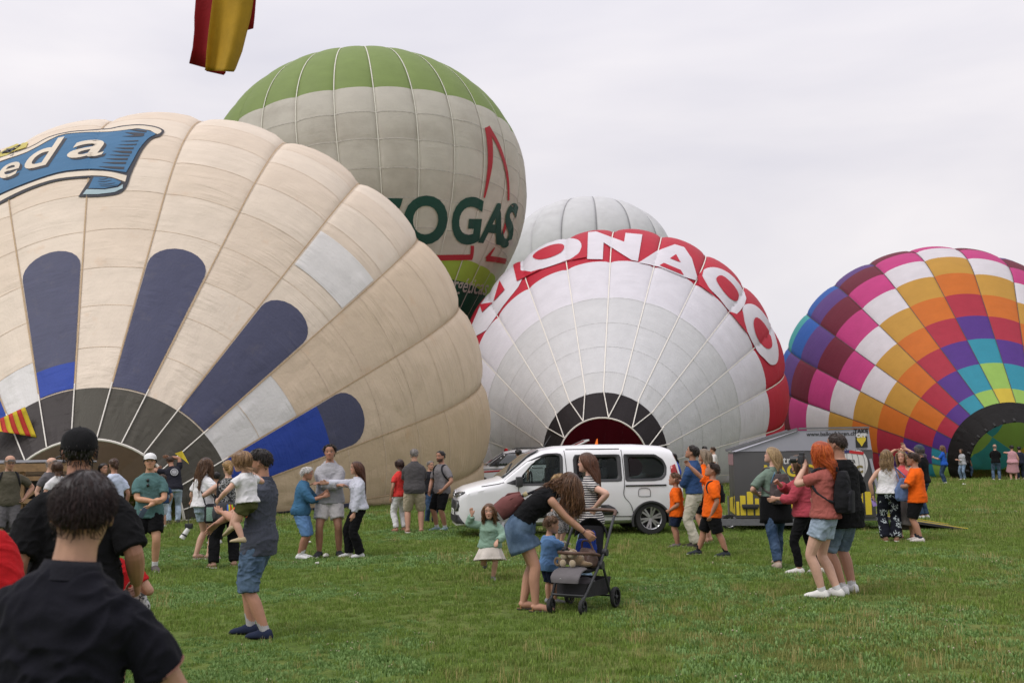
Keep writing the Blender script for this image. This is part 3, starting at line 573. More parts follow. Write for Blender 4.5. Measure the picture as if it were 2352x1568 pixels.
def limb(mb, pts, rad, n=12, ref=(0, -1, 0), flat=1.0, per=5):
    """tapered smooth limb through the joints, rounded at both ends"""
    pts = np.array(pts, float); rad = np.array(rad, float); k = len(pts)
    s = np.concatenate([[0], np.cumsum(np.linalg.norm(np.diff(pts, axis=0), axis=1))]); q = np.linspace(0, s[-1], (k-1)*per+1)
    C = np.stack([np.interp(q, s, pts[:, i]) for i in range(3)], 1); r = np.interp(q, s, rad)
    for _ in range(2): C[1:-1] = (C[:-2]+2*C[1:-1]+C[2:])/4; r[1:-1] = (r[:-2]+2*r[1:-1]+r[2:])/4
    T = np.gradient(C, axis=0); T /= np.linalg.norm(T, axis=1, keepdims=True)
    e0, e1 = T[0]*r[0]*.55, T[-1]*r[-1]*.55
    C = np.concatenate([[C[0]-e0], C, [C[-1]+e1]]); r = np.concatenate([[r[0]*.6], r, [r[-1]*.6]]); T = np.concatenate([[T[0]], T, [T[-1]]])
    x = np.array(ref, float); X, Y = [], []
    for t in T:
        x = x-t*(x@t); x = unit(x); X.append(x); Y.append(np.cross(t, x))
    return mb.add(*rings(C, np.array(X), np.array(Y), r*flat, r, n))
def ik(a, b, l1, l2, pole):
    a, b = np.array(a, float), np.array(b, float); d = b-a; L = np.linalg.norm(d); mx_ = (l1+l2)*.998
    if L > mx_: b = a+d/L*mx_; d = b-a; L = mx_
    d = d/L; x = (l1*l1-l2*l2+L*L)/(2*L); h = math.sqrt(max(l1*l1-x*x, 0)); p = np.array(pole, float); p = p-d*(p@d); return a+d*x+unit(p)*h, b
HZ = np.array([0, .05, .12, .2, .3, .4, .5, .6, .7, .8, .88, .94, .98, 1.0])
HW = np.array([.09, .155, .205, .245, .278, .30, .315, .327, .333, .318, .27, .20, .12, .0])
HF = np.array([.33, .385, .395, .398, .405, .40, .395, .405, .41, .385, .32, .235, .14, .0])
HB = np.array([-.16, -.04, .12, .27, .375, .43, .455, .465, .45, .41, .345, .26, .16, .03])
def head_surface(z, ph, child=0.0, face=True):
    """normalised head: z 0 chin .. 1 vertex, ph 0 = front (-y), pi = back"""
    w, f, b = np.interp(z, HZ, HW), np.interp(z, HZ, HF), np.interp(z, HZ, HB)
    w = w*(1+.09*child); c, s = np.cos(ph), np.sin(ph); yc = (b-f)/2; d = (b+f)/2
    x = w*np.sign(s)*np.abs(s)**.92; y = yc-d*np.sign(c)*np.abs(c)**.92
    if face:
        fr = np.clip(c, 0, 1); G = lambda x0, z0, sx, sz: np.exp(-((x-x0)/sx)**2-((z-z0)/sz)**2)
        nose = np.clip(1-np.abs(z-.36)/.19*np.where(z > .36, 1, 3.2), 0, 1)**1.2*np.exp(-(x/(.038+.03*np.clip((.45-z)/.15, 0, 1)))**2)*(.105-.045*child)
        dy = nose+.022*G(0, .2, .085, .045)-.016*G(0, .262, .1, .02)+.016*G(0, .59, .22, .035)-.045*(G(.14, .505, .075, .05)+G(-.14, .505, .075, .05))+.02*(G(.16, .38, .09, .08)+G(-.16, .38, .09, .08))*(1+child)+.02*G(0, .06, .07, .05)
        y = y-dy*fr
    return np.stack([x, y, z+0*x], -1)
def head_mesh(child):
    nz_, np_ = 34, 40; z = 1-np.cos(np.linspace(0, math.pi, nz_))*.5-.5; z = z*.999+.0005; ph = np.arange(np_)*2*math.pi/np_; Z, PH = np.meshgrid(z, ph, indexing='ij'); V = head_surface(Z, PH, child).reshape(-1, 3)
    F = [(i*np_+j, i*np_+(j+1) % np_, (i+1)*np_+(j+1) % np_, (i+1)*np_+j) for i in range(nz_-1) for j in range(np_)]
    V = np.concatenate([V, [V[:np_].mean(0)], [V[-np_:].mean(0)]]); m = nz_*np_; F += [(m, (j+1) % np_, j) for j in range(np_)]+[(m+1, (nz_-1)*np_+j, (nz_-1)*np_+(j+1) % np_) for j in range(np_)]
    return V, F
JOBS = []
def job(o, vox, smooth, post=None): JOBS.append((o, vox, smooth, post)); return o
def run_jobs():
    for o, vox, sm, post in JOBS:
        m = o.modifiers.new('r', 'REMESH'); m.mode = 'VOXEL'; m.voxel_size = vox; m.use_smooth_shade = True
        if sm: q = o.modifiers.new('s', 'SMOOTH'); q.factor = .5; q.iterations = sm
    dg = bpy.context.evaluated_depsgraph_get(); dg.update()
    for o, vox, sm, post in JOBS:
        me = bpy.data.meshes.new_from_object(o.evaluated_get(dg)); old = o.data; ms = list(old.materials); o.modifiers.clear(); o.data = me; me.name = o.name; bpy.data.meshes.remove(old); me.materials.clear()
        for q in ms: me.materials.append(q)
        n = len(me.vertices); V = np.empty(n*3); me.vertices.foreach_get('co', V); V = V.reshape(-1, 3)
        if post:
            Nn = np.empty(n*3); me.vertices.foreach_get('normal', Nn); Nn = Nn.reshape(-1, 3); V2, C, MI = post(V, Nn, me)
            if V2 is not None: me.vertices.foreach_set('co', V2.ravel())
            if C is not None: ca = me.color_attributes.new('Col', 'FLOAT_COLOR', 'POINT'); c4 = np.ones((n, 4)); c4[:, :3] = C; ca.data.foreach_set('color', c4.ravel())
        me.polygons.foreach_set('use_smooth', [True]*len(me.polygons)); me.update()
    JOBS.clear()
SKIN = mat('skin', attr='Col', var=.06, vs=30, rough=.5, spec=.35, bump=.08, bs=220)
HAIRM = mat('hair_strands', attr='Col', var=.15, vs=60, rough=.42, spec=.45)
SHOE_SOLE = mat('shoe_sole', (.62, .60, .56), var=.15, vs=30, rough=.7)
T_M = [(-.078, .030, .034, 0), (-.055, .080, .056, .004), (-.012, .097, .066, .006), (.04, .093, .062, .002), (.085, .087, .058, 0), (.14, .092, .061, 0), (.195, .101, .067, -.002), (.228, .104, .063, 0), (.252, .092, .054, .003), (.274, .066, .046, .005), (.290, .046, .039, .005), (.302, .036, .035, .004)]
T_F = [(-.078, .030, .034, 0), (-.055, .086, .058, .004), (-.012, .103, .068, .008), (.04, .093, .060, .002), (.085, .078, .052, 0), (.14, .083, .056, -.002), (.19, .091, .068, -.009), (.228, .092, .058, 0), (.252, .082, .049, .003), (.274, .058, .041, .005), (.290, .040, .035, .005), (.302, .031, .031, .004)]
def denim(base):
    def f(t, vec, c):
        n = N(t, 'ShaderNodeTexNoise'); n.inputs['Scale'].default_value = 5; n.inputs['Detail'].default_value = 6; t.links.new(vec, n.inputs['Vector']); m = N(t, 'ShaderNodeMix', data_type='RGBA'); r = N(t, 'ShaderNodeMapRange'); r.inputs[1].default_value = .42; r.inputs[2].default_value = .7; t.links.new(n.outputs['Fac'], r.inputs[0])
        t.links.new(r.outputs[0], m.inputs[0]); t.links.new(c, m.inputs[6]); m.inputs[7].default_value = (*[min(1, v*1.9+.03) for v in base], 1); return m.outputs[2]
    return f
def p_stripes(c2, sc, duty=.5):
    def f(t, vec, c):
        s = N(t, 'ShaderNodeSeparateXYZ'); t.links.new(vec, s.inputs[0]); m = N(t, 'ShaderNodeMath', operation='MULTIPLY'); m.inputs[1].default_value = sc; t.links.new(s.outputs[2], m.inputs[0]); q = N(t, 'ShaderNodeMath', operation='FRACT'); t.links.new(m.outputs[0], q.inputs[0]); g = N(t, 'ShaderNodeMath', operation='GREATER_THAN'); g.inputs[1].default_value = duty; t.links.new(q.outputs[0], g.inputs[0])
        x = N(t, 'ShaderNodeMix', data_type='RGBA'); t.links.new(g.outputs[0], x.inputs[0]); t.links.new(c, x.inputs[6]); x.inputs[7].default_value = (*c2, 1); return x.outputs[2]
    return f
def p_speck(c2, sc, th):
    def f(t, vec, c):
        n = N(t, 'ShaderNodeTexNoise'); n.inputs['Scale'].default_value = sc; n.inputs['Detail'].default_value = 3; n.inputs['Roughness'].default_value = .7; t.links.new(vec, n.inputs['Vector']); g = N(t, 'ShaderNodeMapRange'); g.inputs[1].default_value = th-.03; g.inputs[2].default_value = th+.03; t.links.new(n.outputs['Fac'], g.inputs[0])
        x = N(t, 'ShaderNodeMix', data_type='RGBA'); t.links.new(g.outputs[0], x.inputs[0]); t.links.new(c, x.inputs[6]); x.inputs[7].default_value = (*c2, 1); return x.outputs[2]
    return f
def p_floral(c2, sc):
    def f(t, vec, c):
        d = N(t, 'ShaderNodeTexNoise'); d.inputs['Scale'].default_value = sc*1.5; t.links.new(vec, d.inputs['Vector']); ad = N(t, 'ShaderNodeMix', data_type='RGBA'); ad.inputs[0].default_value = .12; t.links.new(vec, ad.inputs[6]); t.links.new(d.outputs['Color'], ad.inputs[7])
        v = N(t, 'ShaderNodeTexVoronoi', feature='F1'); v.inputs['Scale'].default_value = sc; t.links.new(ad.outputs[2], v.inputs['Vector']); w = N(t, 'ShaderNodeTexVoronoi', feature='DISTANCE_TO_EDGE'); w.inputs['Scale'].default_value = sc*3.2; t.links.new(ad.outputs[2], w.inputs['Vector'])
        a = N(t, 'ShaderNodeMath', operation='LESS_THAN'); a.inputs[1].default_value = .44; t.links.new(v.outputs['Distance'], a.inputs[0]); b = N(t, 'ShaderNodeMath', operation='LESS_THAN'); b.inputs[1].default_value = .085; t.links.new(w.outputs['Distance'], b.inputs[0]); m = N(t, 'ShaderNodeMath', operation='MULTIPLY'); t.links.new(a.outputs[0], m.inputs[0]); t.links.new(b.outputs[0], m.inputs[1])
        x = N(t, 'ShaderNodeMix', data_type='RGBA'); t.links.new(m.outputs[0], x.inputs[0]); t.links.new(c, x.inputs[6]); x.inputs[7].default_value = (*c2, 1); return x.outputs[2]
    return f
def fab(name, col, **k):
    k.setdefault('var', .10); k.setdefault('vs', 14); k.setdefault('rough', .9); k.setdefault('bump', .25); k.setdefault('bs', 90); k.setdefault('sheen', .02); k.setdefault('spec', .12); k.setdefault('fold', .55)
    return mat('cloth_'+name, col, **k)
def jean(name, col): return fab('denim_'+name, col, pat=denim(col), var=.18)
class Person: pass
def person(label, x, y, yaw, H=1.75, sex='m', skin=(.52, .30, .205), fat=1.0, child=0.0, lean=0.0, lean2=None, roll=0.0, twist=0.0, drop=0.0, hipx=0.0, hipy=0.0, zoff=0.0,
           fl=(.062, 0, 8), fr=(-.062, 0, -8), hl=None, hr=None, el=(.6, 1, -.2), er=(-.6, 1, -.2), curl=(.35, .35), pl=None, pr=None, hdl=None, hdr=None,
           hy=0.0, hp=0.0, hroll=0.0, top=None, bottom=None, shoes=((.5, .5, .5), 'shoe'), socks=None, hair=None, hat=None, beard=None, glasses=False, mouth=False, group=None, cat='person', tops=None, brow=None, full=True, armr=1.0):
    """yaw 0 faces the place the photographer stands, 90 turns to that view's left, 180 faces away, -90 right"""
    R = Person(); dist = math.hypot(x, y); vox = min(max(dist*.00060, .0052), .015, H*.0058); yawr = yaw*D2R+math.atan2(x, y)
    root = empty('person', (x, y, zoff), -yawr, label, cat, group); R.root = root; R.H = H
    RW = Rz(-yawr); O = np.array([x, y, zoff]); R.world = lambda v: RW@np.array(v)*1.0+O
    kz = .53-.06*child; nb = .842-.060*child; hh = .137+.060*child; ts = (nb-kz)/.302; ws = 1+.10*child
    if lean2 is None: lean2 = lean
    # spine
    S = np.linspace(-.078, .302, 39); ds = S[1]-S[0]; k0 = np.argmin(abs(S)); frames = []
    for s in S:
        u = min(max(s/.22, 0), 1); u = u*u*(3-2*u); frames.append(Rz(twist*u*D2R)@Rx((lean+(lean2-lean)*u)*D2R)@Ry(roll*u*D2R))
    C = np.zeros((len(S), 3)); C[k0] = (hipx*H, hipy*H, (kz-drop)*H)
    for i in range(k0+1, len(S)): C[i] = C[i-1]+frames[i-1][:, 2]*ds*ts*H
    for i in range(k0-1, -1, -1): C[i] = C[i+1]-frames[i+1][:, 2]*ds*ts*H
    def sp(s):
        i = min(max((s-S[0])/ds, 0), len(S)-1.001); j = int(i); f = i-j; return C[j]*(1-f)+C[j+1]*f, frames[j]
    T = np.array(T_M if sex == 'm' else T_F); belly = 1+(fat-1)*np.exp(-((T[:, 0]-.07)/.12)**2)
    def torso(mb, s0, s1, infl, widen=0.0, shoulder=1.0, n=24, hem_out=0.0):
        ss = np.linspace(s0, s1, max(8, int((s1-s0)/.014))); a = np.interp(ss, T[:, 0], T[:, 1])*np.interp(ss, T[:, 0], belly)*ws; b = np.interp(ss, T[:, 0], T[:, 2])*np.interp(ss, T[:, 0], belly**1.15)*ws*1.02; yo = np.interp(ss, T[:, 0], T[:, 3])-.03*(np.interp(ss, T[:, 0], belly)-1)
        if infl:      # cloth hangs from chest and hips instead of following the waist or crotch
            lo = ss < -.012; a[lo] = np.maximum(a[lo], .1*ws*(.97 if sex == 'm' else 1.03)); b[lo] = np.maximum(b[lo], .064*ws)
            w_ = (ss > .0) & (ss < .2); a[w_] = np.maximum(a[w_], (.088+.012*widen)*ws); b[w_] = np.maximum(b[w_], (.056+.012*widen)*ws)
            fx_ = hem_out*np.clip((.06-ss)/.06, 0, 1); a = a+fx_/H; b = b+fx_/H; a = a+widen*.02*np.clip((.2-ss)/.25, 0, 1); b = b+widen*.015*np.clip((.2-ss)/.25, 0, 1)
        if shoulder != 1: k = ss > .2; a[k] *= np.interp(ss[k], [.2, .25, .302], [1, shoulder, shoulder])
        a, b = a*H+infl, b*H+infl; Cc, X, Y = [], [], []
        for s, q in zip(ss, yo):
            c, f = sp(s)
            if s < S[0]: c = c+f[:, 2]*(s-S[0])*ts*H
            Cc.append(c+f[:, 1]*q*H); X.append(f[:, 0]); Y.append(f[:, 1])
        return mb.add(*rings(np.array(Cc), np.array(X), np.array(Y), a, b, n, 2.35))
    # joints
    cs, fsx = sp(.236); shw = (.104 if sex == 'm' else .092)*H*ws; SL, SR = cs+fsx[:, 0]*shw, cs-fsx[:, 0]*shw
    cp, fp = sp(-.03); hw = (.050 if sex == 'm' else .053)*H*ws; HL, HR = cp+fp[:, 0]*hw, cp-fp[:, 0]*hw
    ua, fa = .172*H, .146*H; th, sh = (.246-.02*child)*H*(kz/.53), (.236-.02*child)*H*(kz/.53)
    AL, AR = [np.array([f[0]*H, f[1]*H, .042*H+(f[3]*H if len(f) > 3 else 0)]) for f in (fl, fr)]
    KL, AL = ik(HL, AL, th, sh, (.18, -1, .15)); KR, AR = ik(HR, AR, th, sh, (-.18, -1, .15))
    hl = hl if hl is not None else (.142, -.015, .478-.03*child); hr = hr if hr is not None else (-.142, -.015, .478-.03*child)
    EL, WL = ik(SL, np.array(hl)*H, ua, fa, el); ER, WR = ik(SR, np.array(hr)*H, ua, fa, er)
    R.EL, R.ER, R.WL, R.WR, R.SL, R.SR = EL, ER, WL, WR, SL, SR
    am = (1.0 if sex == 'm' else .86)*(1+.06*child)*armr; lm = (1.0 if sex == 'm' else .98)*(1+.1*child)*(1+.4*(fat-1))
    aR = np.array([.029, .0325, .0285, .0245, .0262, .0225, .0165])*H*am; lR = np.array([.058, .053, .044, .0335, .0355, .030, .0215])*H*lm
    def armpts(s, e, w): return [s*.72+cs*.28+fsx[:, 2]*.004*H, s*.78+e*.22, s*.4+e*.6, e, e*.7+w*.3, e*.3+w*.7, w]
    def legpts(h, k, a): b = unit(np.cross(np.cross(a-k, (0, 1, 0)), a-k)); b = b if b[1] > 0 else -b; return [h, h*.75+k*.25, h*.4+k*.6, k, k*.68+a*.32+b*.010*H, k*.35+a*.65+b*.004*H, a]
    aL, aRp, lL, lRp = armpts(SL, EL, WL), armpts(SR, ER, WR), legpts(HL, KL, AL), legpts(HR, KR, AR)
    # ---- body ----
    mb = MB(); torso(mb, -.078, .302, 0)
    for p in (aL, aRp): limb(mb, p, aR)
    for p in (lL, lRp): limb(mb, p, lR)
    cn, fn = sp(.302); RH = fn@Rz(hy*D2R)@Rx(hp*D2R)@Ry(hroll*D2R); hs = hh*H
    nd = unit(fn[:, 2]*.8+np.array([0, 0, .35])-fn[:, 1]*.22); ntop = cn+nd*max((1-hh-nb)+.17*hh, .03)*H; HO = ntop-RH@np.array([0, .09, .17])*hs
    R.head = lambda v: HO+RH@(np.array(v)*hs); R.RH, R.hs = RH, hs
    nr = (.033 if sex == 'm' else .0275)*H*(1+.02*child); limb(mb, [cn-fn[:, 2]*.03*H, cn*.5+ntop*.5+fn[:, 1]*.002*H, ntop+RH[:, 2]*hs*.15], [nr*1.25, nr, nr*1.02], 14)
    Vh, Fh = head_mesh(child); mb.add(Vh*hs@RH.T+HO, Fh)
    for sd in (-1, 1): mb.ell(R.head((sd*.335*(1+.09*child), .05, .46)), np.array([.028, .062, .125])*hs, 10, 7, RH@Rx(-.2)@Rz(-sd*.35))
    def hand(W, E, side, cu, pn, hd):
        d = unit(W-E) if hd is None else unit(hd); inw = np.array([-side, 0, 0.]) if pn is None else np.array(pn, float)
        nn = inw-d*(inw@d); nn = unit(nn); sdv = np.cross(nn, d)*(1 if side > 0 else -1)      # sdv points to the thumb
        if pn is None and sdv[1] > 0 and abs(sdv[1]) > .5: sdv = -sdv
        pL, pw, pt = .052*H, .0235*H, .0105*H; q = np.linspace(0, 1, 6); Cc = W+np.outer(q*pL, d); wd = np.interp(q, [0, .3, .8, 1], [.62, .85, 1, .9])*pw; tk = np.interp(q, [0, .3, .8, 1], [1.25, 1.15, .95, .75])*pt
        mb.add(*rings(Cc, np.tile(sdv, (6, 1)), np.tile(nn, (6, 1)), wd, tk, 12, 2.6)); fr_ = .0051*H*(1+.25*child)
        for i, (o, ln) in enumerate(((.78, .040), (.27, .046), (-.25, .043), (-.75, .033))):
            p = W+d*pL*.93+sdv*o*pw; a = cu*(1.0+.12*i)*.75; P = [p-d*fr_, p]; v = unit(d+sdv*o*.12*(1-cu))
            for kf, f in enumerate((.42, .33, .25)): v2 = unit(v*math.cos(a)+nn*math.sin(a)); p = p+v2*ln*H*f*(1.08); P.append(p); v = v2; nn2 = nn; a = cu*(.95+.1*i); nn_ = unit(nn-v*(nn@v)); nn2 = nn_; v = v; nn = nn
            limb(mb, P, np.linspace(fr_*1.08, fr_*.8, len(P)), 8, sdv, 1, 2)
        p = W+d*pL*.28+sdv*pw*.7; v = unit(d*.75+sdv*(.75-.45*cu)+nn*(.35+.5*cu)); P = [p, p+v*.024*H, p+v*.024*H+unit(d*.9+sdv*(.25-.3*cu)+nn*.45*cu)*.03*H]; limb(mb, P, [fr_*1.5, fr_*1.15, fr_*.85], 8, nn, 1, 3)
        return W+d*pL*1.05
    R.HLp, R.HRp = hand(WL, EL, 1, curl[0], pl, hdl), hand(WR, ER, -1, curl[1], pr, hdr)
    feet = []
    for A, K, f in ((AL, KL, fl), (AR, KR, fr)):
        lift = f[3] if len(f) > 3 else 0; tilt = f[4] if len(f) > 4 else 0; Rf = Rz(f[2]*D2R)@Rx(tilt*D2R); base = A-Rf@np.array([0, 0, .042*H]); feet.append((base, Rf))
        fx = lambda v: base+Rf@(np.array(v)*H); limb(mb, [A, fx((0, .012, .03)), fx((0, -.03, .03)), fx((0, -.08, .017)), fx((0, -.112, .012))], np.array([.0215, .024, .023, .021, .014])*H*(1+.12*child)*(1 if not shoes or shoes[1] in ('bare', 'sandal') else .72), 12, (1, 0, 0), 1.1)
    body = mb.build('body', SKIN, root, smooth=True)
    sk = np.array(skin); hc = np.array(hair[1]) if hair else np.array((.05, .03, .02)); bc = np.array(brow) if brow is not None else hc*.8
    RHi, HOi = RH.T, HO
    def post(V, Nn, me):
        Cc = np.tile(sk, (len(V), 1)); Cc *= (1+.10*fbm(V*9, 5)[:, None]); h = (V-HOi)@RHi.T/hs; inh = (abs(h[:, 0]) < .45) & (abs(h[:, 1]) < .6) & (h[:, 2] > -.05) & (h[:, 2] < 1.1); fr_ = inh & (h[:, 1] < -.2)
        g = lambda x0, z0, sx, sz: np.exp(-((abs(h[:, 0])-x0)/sx)**4-((h[:, 2]-z0)/sz)**4)*fr_
        red = g(.17, .37, .10, .09)*.35+g(0, .36, .06, .06)*.3; Cc = Cc*(1+red[:, None]*np.array([.12, -.22, -.2]))
        lip = g(0, .205, .085, .028)[:, None]; Cc = Cc*(1-lip)+lip*sk*np.array([.80, .48, .48]); br = g(.145, .60, .075, .019)[:, None]*.85; Cc = Cc*(1-br)+br*bc
        sock = g(.14, .505, .085, .05)[:, None]*.30; Cc = Cc*(1-sock)+sock*sk*np.array([.55, .42, .40])
        if beard: bd = (np.clip((.34-h[:, 2])/.08, 0, 1)*(h[:, 1] < .05)*inh*(h[:, 2] > -.02))[:, None]*beard[1]*(1-lip); Cc = Cc*(1-bd)+bd*np.array(beard[0])
        if hair and hair[0] in ('buzz', 'bald'):
            m_ = inh & ((h[:, 2] > .8-.45*(h[:, 1]+.38)) | (h[:, 1] > .12)) & (h[:, 2] > .24); m_ = m_ & ((h[:, 2] < .66) | (hair[0] == 'buzz')); k = (m_*(.8 if hair[0] == 'buzz' else .55))[:, None]; Cc = Cc*(1-k)+k*hc
        if mouth: mo = np.exp(-(h[:, 0]/.055)**4-((h[:, 2]-.185)/.045)**4)*fr_; Cc = Cc*(1-mo[:, None])+mo[:, None]*np.array([.06, .012, .012])
        if not inh.any(): return None, Cc, None
        V2 = V.copy()
        if mouth: V2 -= (RH[:, 1]*-1)[None]*mo[:, None]*.03*hs
        return V2, Cc, None
    job(body, vox, 2 if vox < .009 else 1, post)
    # ---- eyes ----
    if dist < 26 and full:
        for sd in (-1, 1):
            Ve, Fe = MB().ell((0, 0, 0), (1, 1, 1), 14, 10).V, None; e = MB().ell((0, 0, 0), (1, 1, 1), 14, 10); V = np.array(e.V)
            cE = np.where(((V[:, 0]**2+V[:, 2]**2) < .42)[:, None] & (V[:, 1] < 0)[:, None], np.array([.03, .018, .012]), np.array([.36, .32, .30])); r = .047*hs*(1+.3*child)
            mesh_obj('eye', V*r*np.array([1.15, .8, .60])@RH.T+R.head((sd*.14, -.352, .505)), e.F, mat('eye', attr='Col', var=0, rough=.15), root, cols=cE)
    # ---- clothes ----
    def wrinkle(amp, fq, seed, hem=None):
        def f(V, Nn, me):
            P = V*fq; q = P+.6*np.stack([vnoise(P*.7, seed), vnoise(P*.7, seed+1), vnoise(P*.7, seed+2)], 1); r = 1-np.abs(vnoise(q*np.array([1, 1, 1.7]), seed+3)); r2 = vnoise(q*2.3, seed+7); r3 = 1-np.abs(vnoise(np.stack([q[:, 0]+q[:, 2]*.6, q[:, 1]-q[:, 2]*.6, q[:, 2]*.55], 1)*1.5, seed+11)); return V+Nn*(amp*((r**2-.45)+.35*r2+1.1*(r3**3-.3)))[:, None], None, None
        return f
    gv = min(max(dist*.00075, .0068), .015)
    R.parts = {}
    def bottoms(b):
        kind = b['kind']; m = b['mat']; lo = b.get('loose', .012); mb = MB(); waist = b.get('waist', .05)
        if kind == 'skirt':
            L = b.get('len', .28)*H; c0, f0 = sp(waist); n = 40; rows = 14; V, F = [], []; fl_ = b.get('flare', .06)*H; ph = RNG.uniform(0, 6)
            for i in range(rows):
                u = i/(rows-1); s = waist-u*.12; c, f = sp(max(s, -.07)); down = -f[:, 2]*(1-u)+np.array([0, 0, -1.])*u; ln = L*u; l1 = (waist+.045)*ts*H; tdir = unit((KL+KR)/2-(HL+HR)/2); cc = c0-f0[:, 2]*ln if ln < l1 else c0-f0[:, 2]*l1+tdir*(ln-l1); kk = min(max((ln-l1*.6)/(L-l1*.6+1e-6), 0), 1); f = f if kk == 0 else np.stack([f[:, 0], unit(f[:, 1]*(1-kk)+unit(np.cross(-tdir, f[:, 0]))*kk), f[:, 2]], 1)
                a = np.interp(min(u*1.6, 1), [0, .5, 1], [np.interp(waist, T[:, 0], T[:, 1]), .106, .110])*H*ws*(1+.3*(fat-1))+.012+fl_*u**1.3; bb = np.interp(min(u*1.6, 1), [0, .5, 1], [np.interp(waist, T[:, 0], T[:, 2]), .086, .092])*H*ws+.012+fl_*u**1.3
                for j in range(n):
                    t = 2*math.pi*j/n; w_ = 1+b.get('pleat', .05)*u*math.sin(t*b.get('np', 7)+ph+1.3*math.sin(t*2)); V.append(cc+f[:, 0]*a*w_*math.cos(t)+f[:, 1]*(bb*w_*math.sin(t)-.020*H*math.sin(math.pi*min(u*1.15, 1)*.8)))
            F = [(i*n+j, i*n+(j+1) % n, (i+1)*n+(j+1) % n, (i+1)*n+j) for i in range(rows-1) for j in range(n)]
            o = mesh_obj('skirt', V, F, m, root); so = o.modifiers.new('solid', 'SOLIDIFY'); so.thickness = .006; so.offset = 1; return o
        torso(mb, -.072, waist, min(lo*.6, .007), b.get('widen', 0)); e = b.get('to', 1.0); fl_ = b.get('flare', 0.0)
        for lp, hip in ((lL, HL), (lRp, HR)):
            P = [np.array(p) for p in lp]; s = np.array([0, .25, .6, 1.0, 1.32, 1.65, 2.0]); q = np.linspace(0, e, max(5, int(e*7))); pts = [np.array([np.interp(u, s, [p[i] for p in P]) for i in range(3)]) for u in q]
            rad = np.interp(q, s, lR)+lo*np.interp(q, [0, .4, 2], [.5, 1, 1])+fl_*np.clip(q-.3, 0, 2)
            if kind in ('trousers', 'jeans'): rad = np.maximum(rad, (b.get('min', .040))*H)
            mb2 = MB(); limb(mb2, pts, rad, 16, per=2); V = np.array(mb2.V); dv = unit(pts[-1]-pts[-2]); dd = (V-pts[-1])@dv; V = V-np.outer(np.maximum(dd, 0), dv); mb.add(V, mb2.F)
        o = mb.build({'shorts': 'shorts', 'trousers': 'trousers', 'jeans': 'jeans', 'leggings': 'leggings'}[kind], m, root, smooth=True); job(o, gv, 2, wrinkle(b.get('wr', .0065), 13, RNG.integers(999))); return o
    def topper(t):
        m = t['mat']; lo = t.get('loose', .012); mb = MB(); sl = t.get('sleeve', .5); hem = t.get('hem', -.04); torso(mb, hem, t.get('neck', .296), lo, t.get('widen', .3), t.get('sh', 1.0), hem_out=t.get('out', .014))
        if t['kind'] == 'hoodie': c, f = sp(.295); mb.ell(c+f[:, 1]*.045*H-f[:, 2]*.006*H, np.array([.062, .04, .036])*H, 14, 9, f); mb.ell(c-f[:, 1]*.03*H-f[:, 2]*.012*H, np.array([.045, .022, .02])*H, 12, 7, f)
        if sl:
            for lp in (aL, aRp):
                s = np.array([0, .25, .6, 1.0, 1.3, 1.7, 2.0]); q = np.linspace(0, sl, max(5, int(sl*8))); pts = [np.array([np.interp(u, s, [p[i] for p in lp]) for i in range(3)]) for u in q]
                rad = np.interp(q, s, aR)+lo*np.interp(q, [0, .5, 2], [.6, t.get('sw', 1.15), t.get('sw', 1.15)*.9]); rad[0] *= 1.05; mb2 = MB(); limb(mb2, pts, rad, 14, per=2); V = np.array(mb2.V); dv = unit(pts[-1]-pts[-2]); dd = (V-pts[-1])@dv; V = V-np.outer(np.maximum(dd, 0), dv); mb.add(V, mb2.F)
                R.sleeve = pts[-1]
        o = mb.build({'tee': 'shirt', 'polo': 'shirt', 'shirt': 'shirt', 'tank': 'top', 'hoodie': 'hoodie', 'jacket': 'jacket', 'sweater': 'sweater', 'dress': 'dress'}[t['kind']], m, root, smooth=True); job(o, gv, 2, wrinkle(t.get('wr', .0058), 13, RNG.integers(999)))
        if t.get('collar'):
            c, f = sp(.292); V, F = [], []; n = 24
            for i, (r, z) in enumerate(((1.30, -.012), (1.22, .008), (1.16, .026), (1.28, .014), (1.52, -.01))):
                for j in range(n):
                    a = 2*math.pi*j/n; k = 1-.3*max(0, -math.sin(a))**3; V.append(c+f[:, 0]*math.cos(a)*r*nr*1.12+f[:, 1]*math.sin(a)*r*nr*1.15+f[:, 2]*(z*k)*H*.85+f[:, 1]*.004*H)
            F = [(i*n+j, i*n+(j+1) % n, (i+1)*n+(j+1) % n, (i+1)*n+j) for i in range(4) for j in range(n)]; mesh_obj('collar', V, F, t['collar'], root)
        if t.get('trim'):
            for lp in (aL, aRp):
                s = np.array([0, .25, .6, 1.0, 1.3, 1.7, 2.0]); q = [sl-t.get('tw', .06), sl+.004]; pts = [np.array([np.interp(u, s, [p[i] for p in lp]) for i in range(3)]) for u in q]; r = np.interp(sl, s, aR)+lo*t.get('sw', 1.15)*1.0; b = MB(); b.tube(pts, r+t.get('tr', .008), 20); b.build('cuff', t['trim'], root, smooth=True)
        return o
    if bottom: R.bottom = bottoms(bottom)
    if top: R.top = topper(top)
    if tops: R.over = topper(tops)
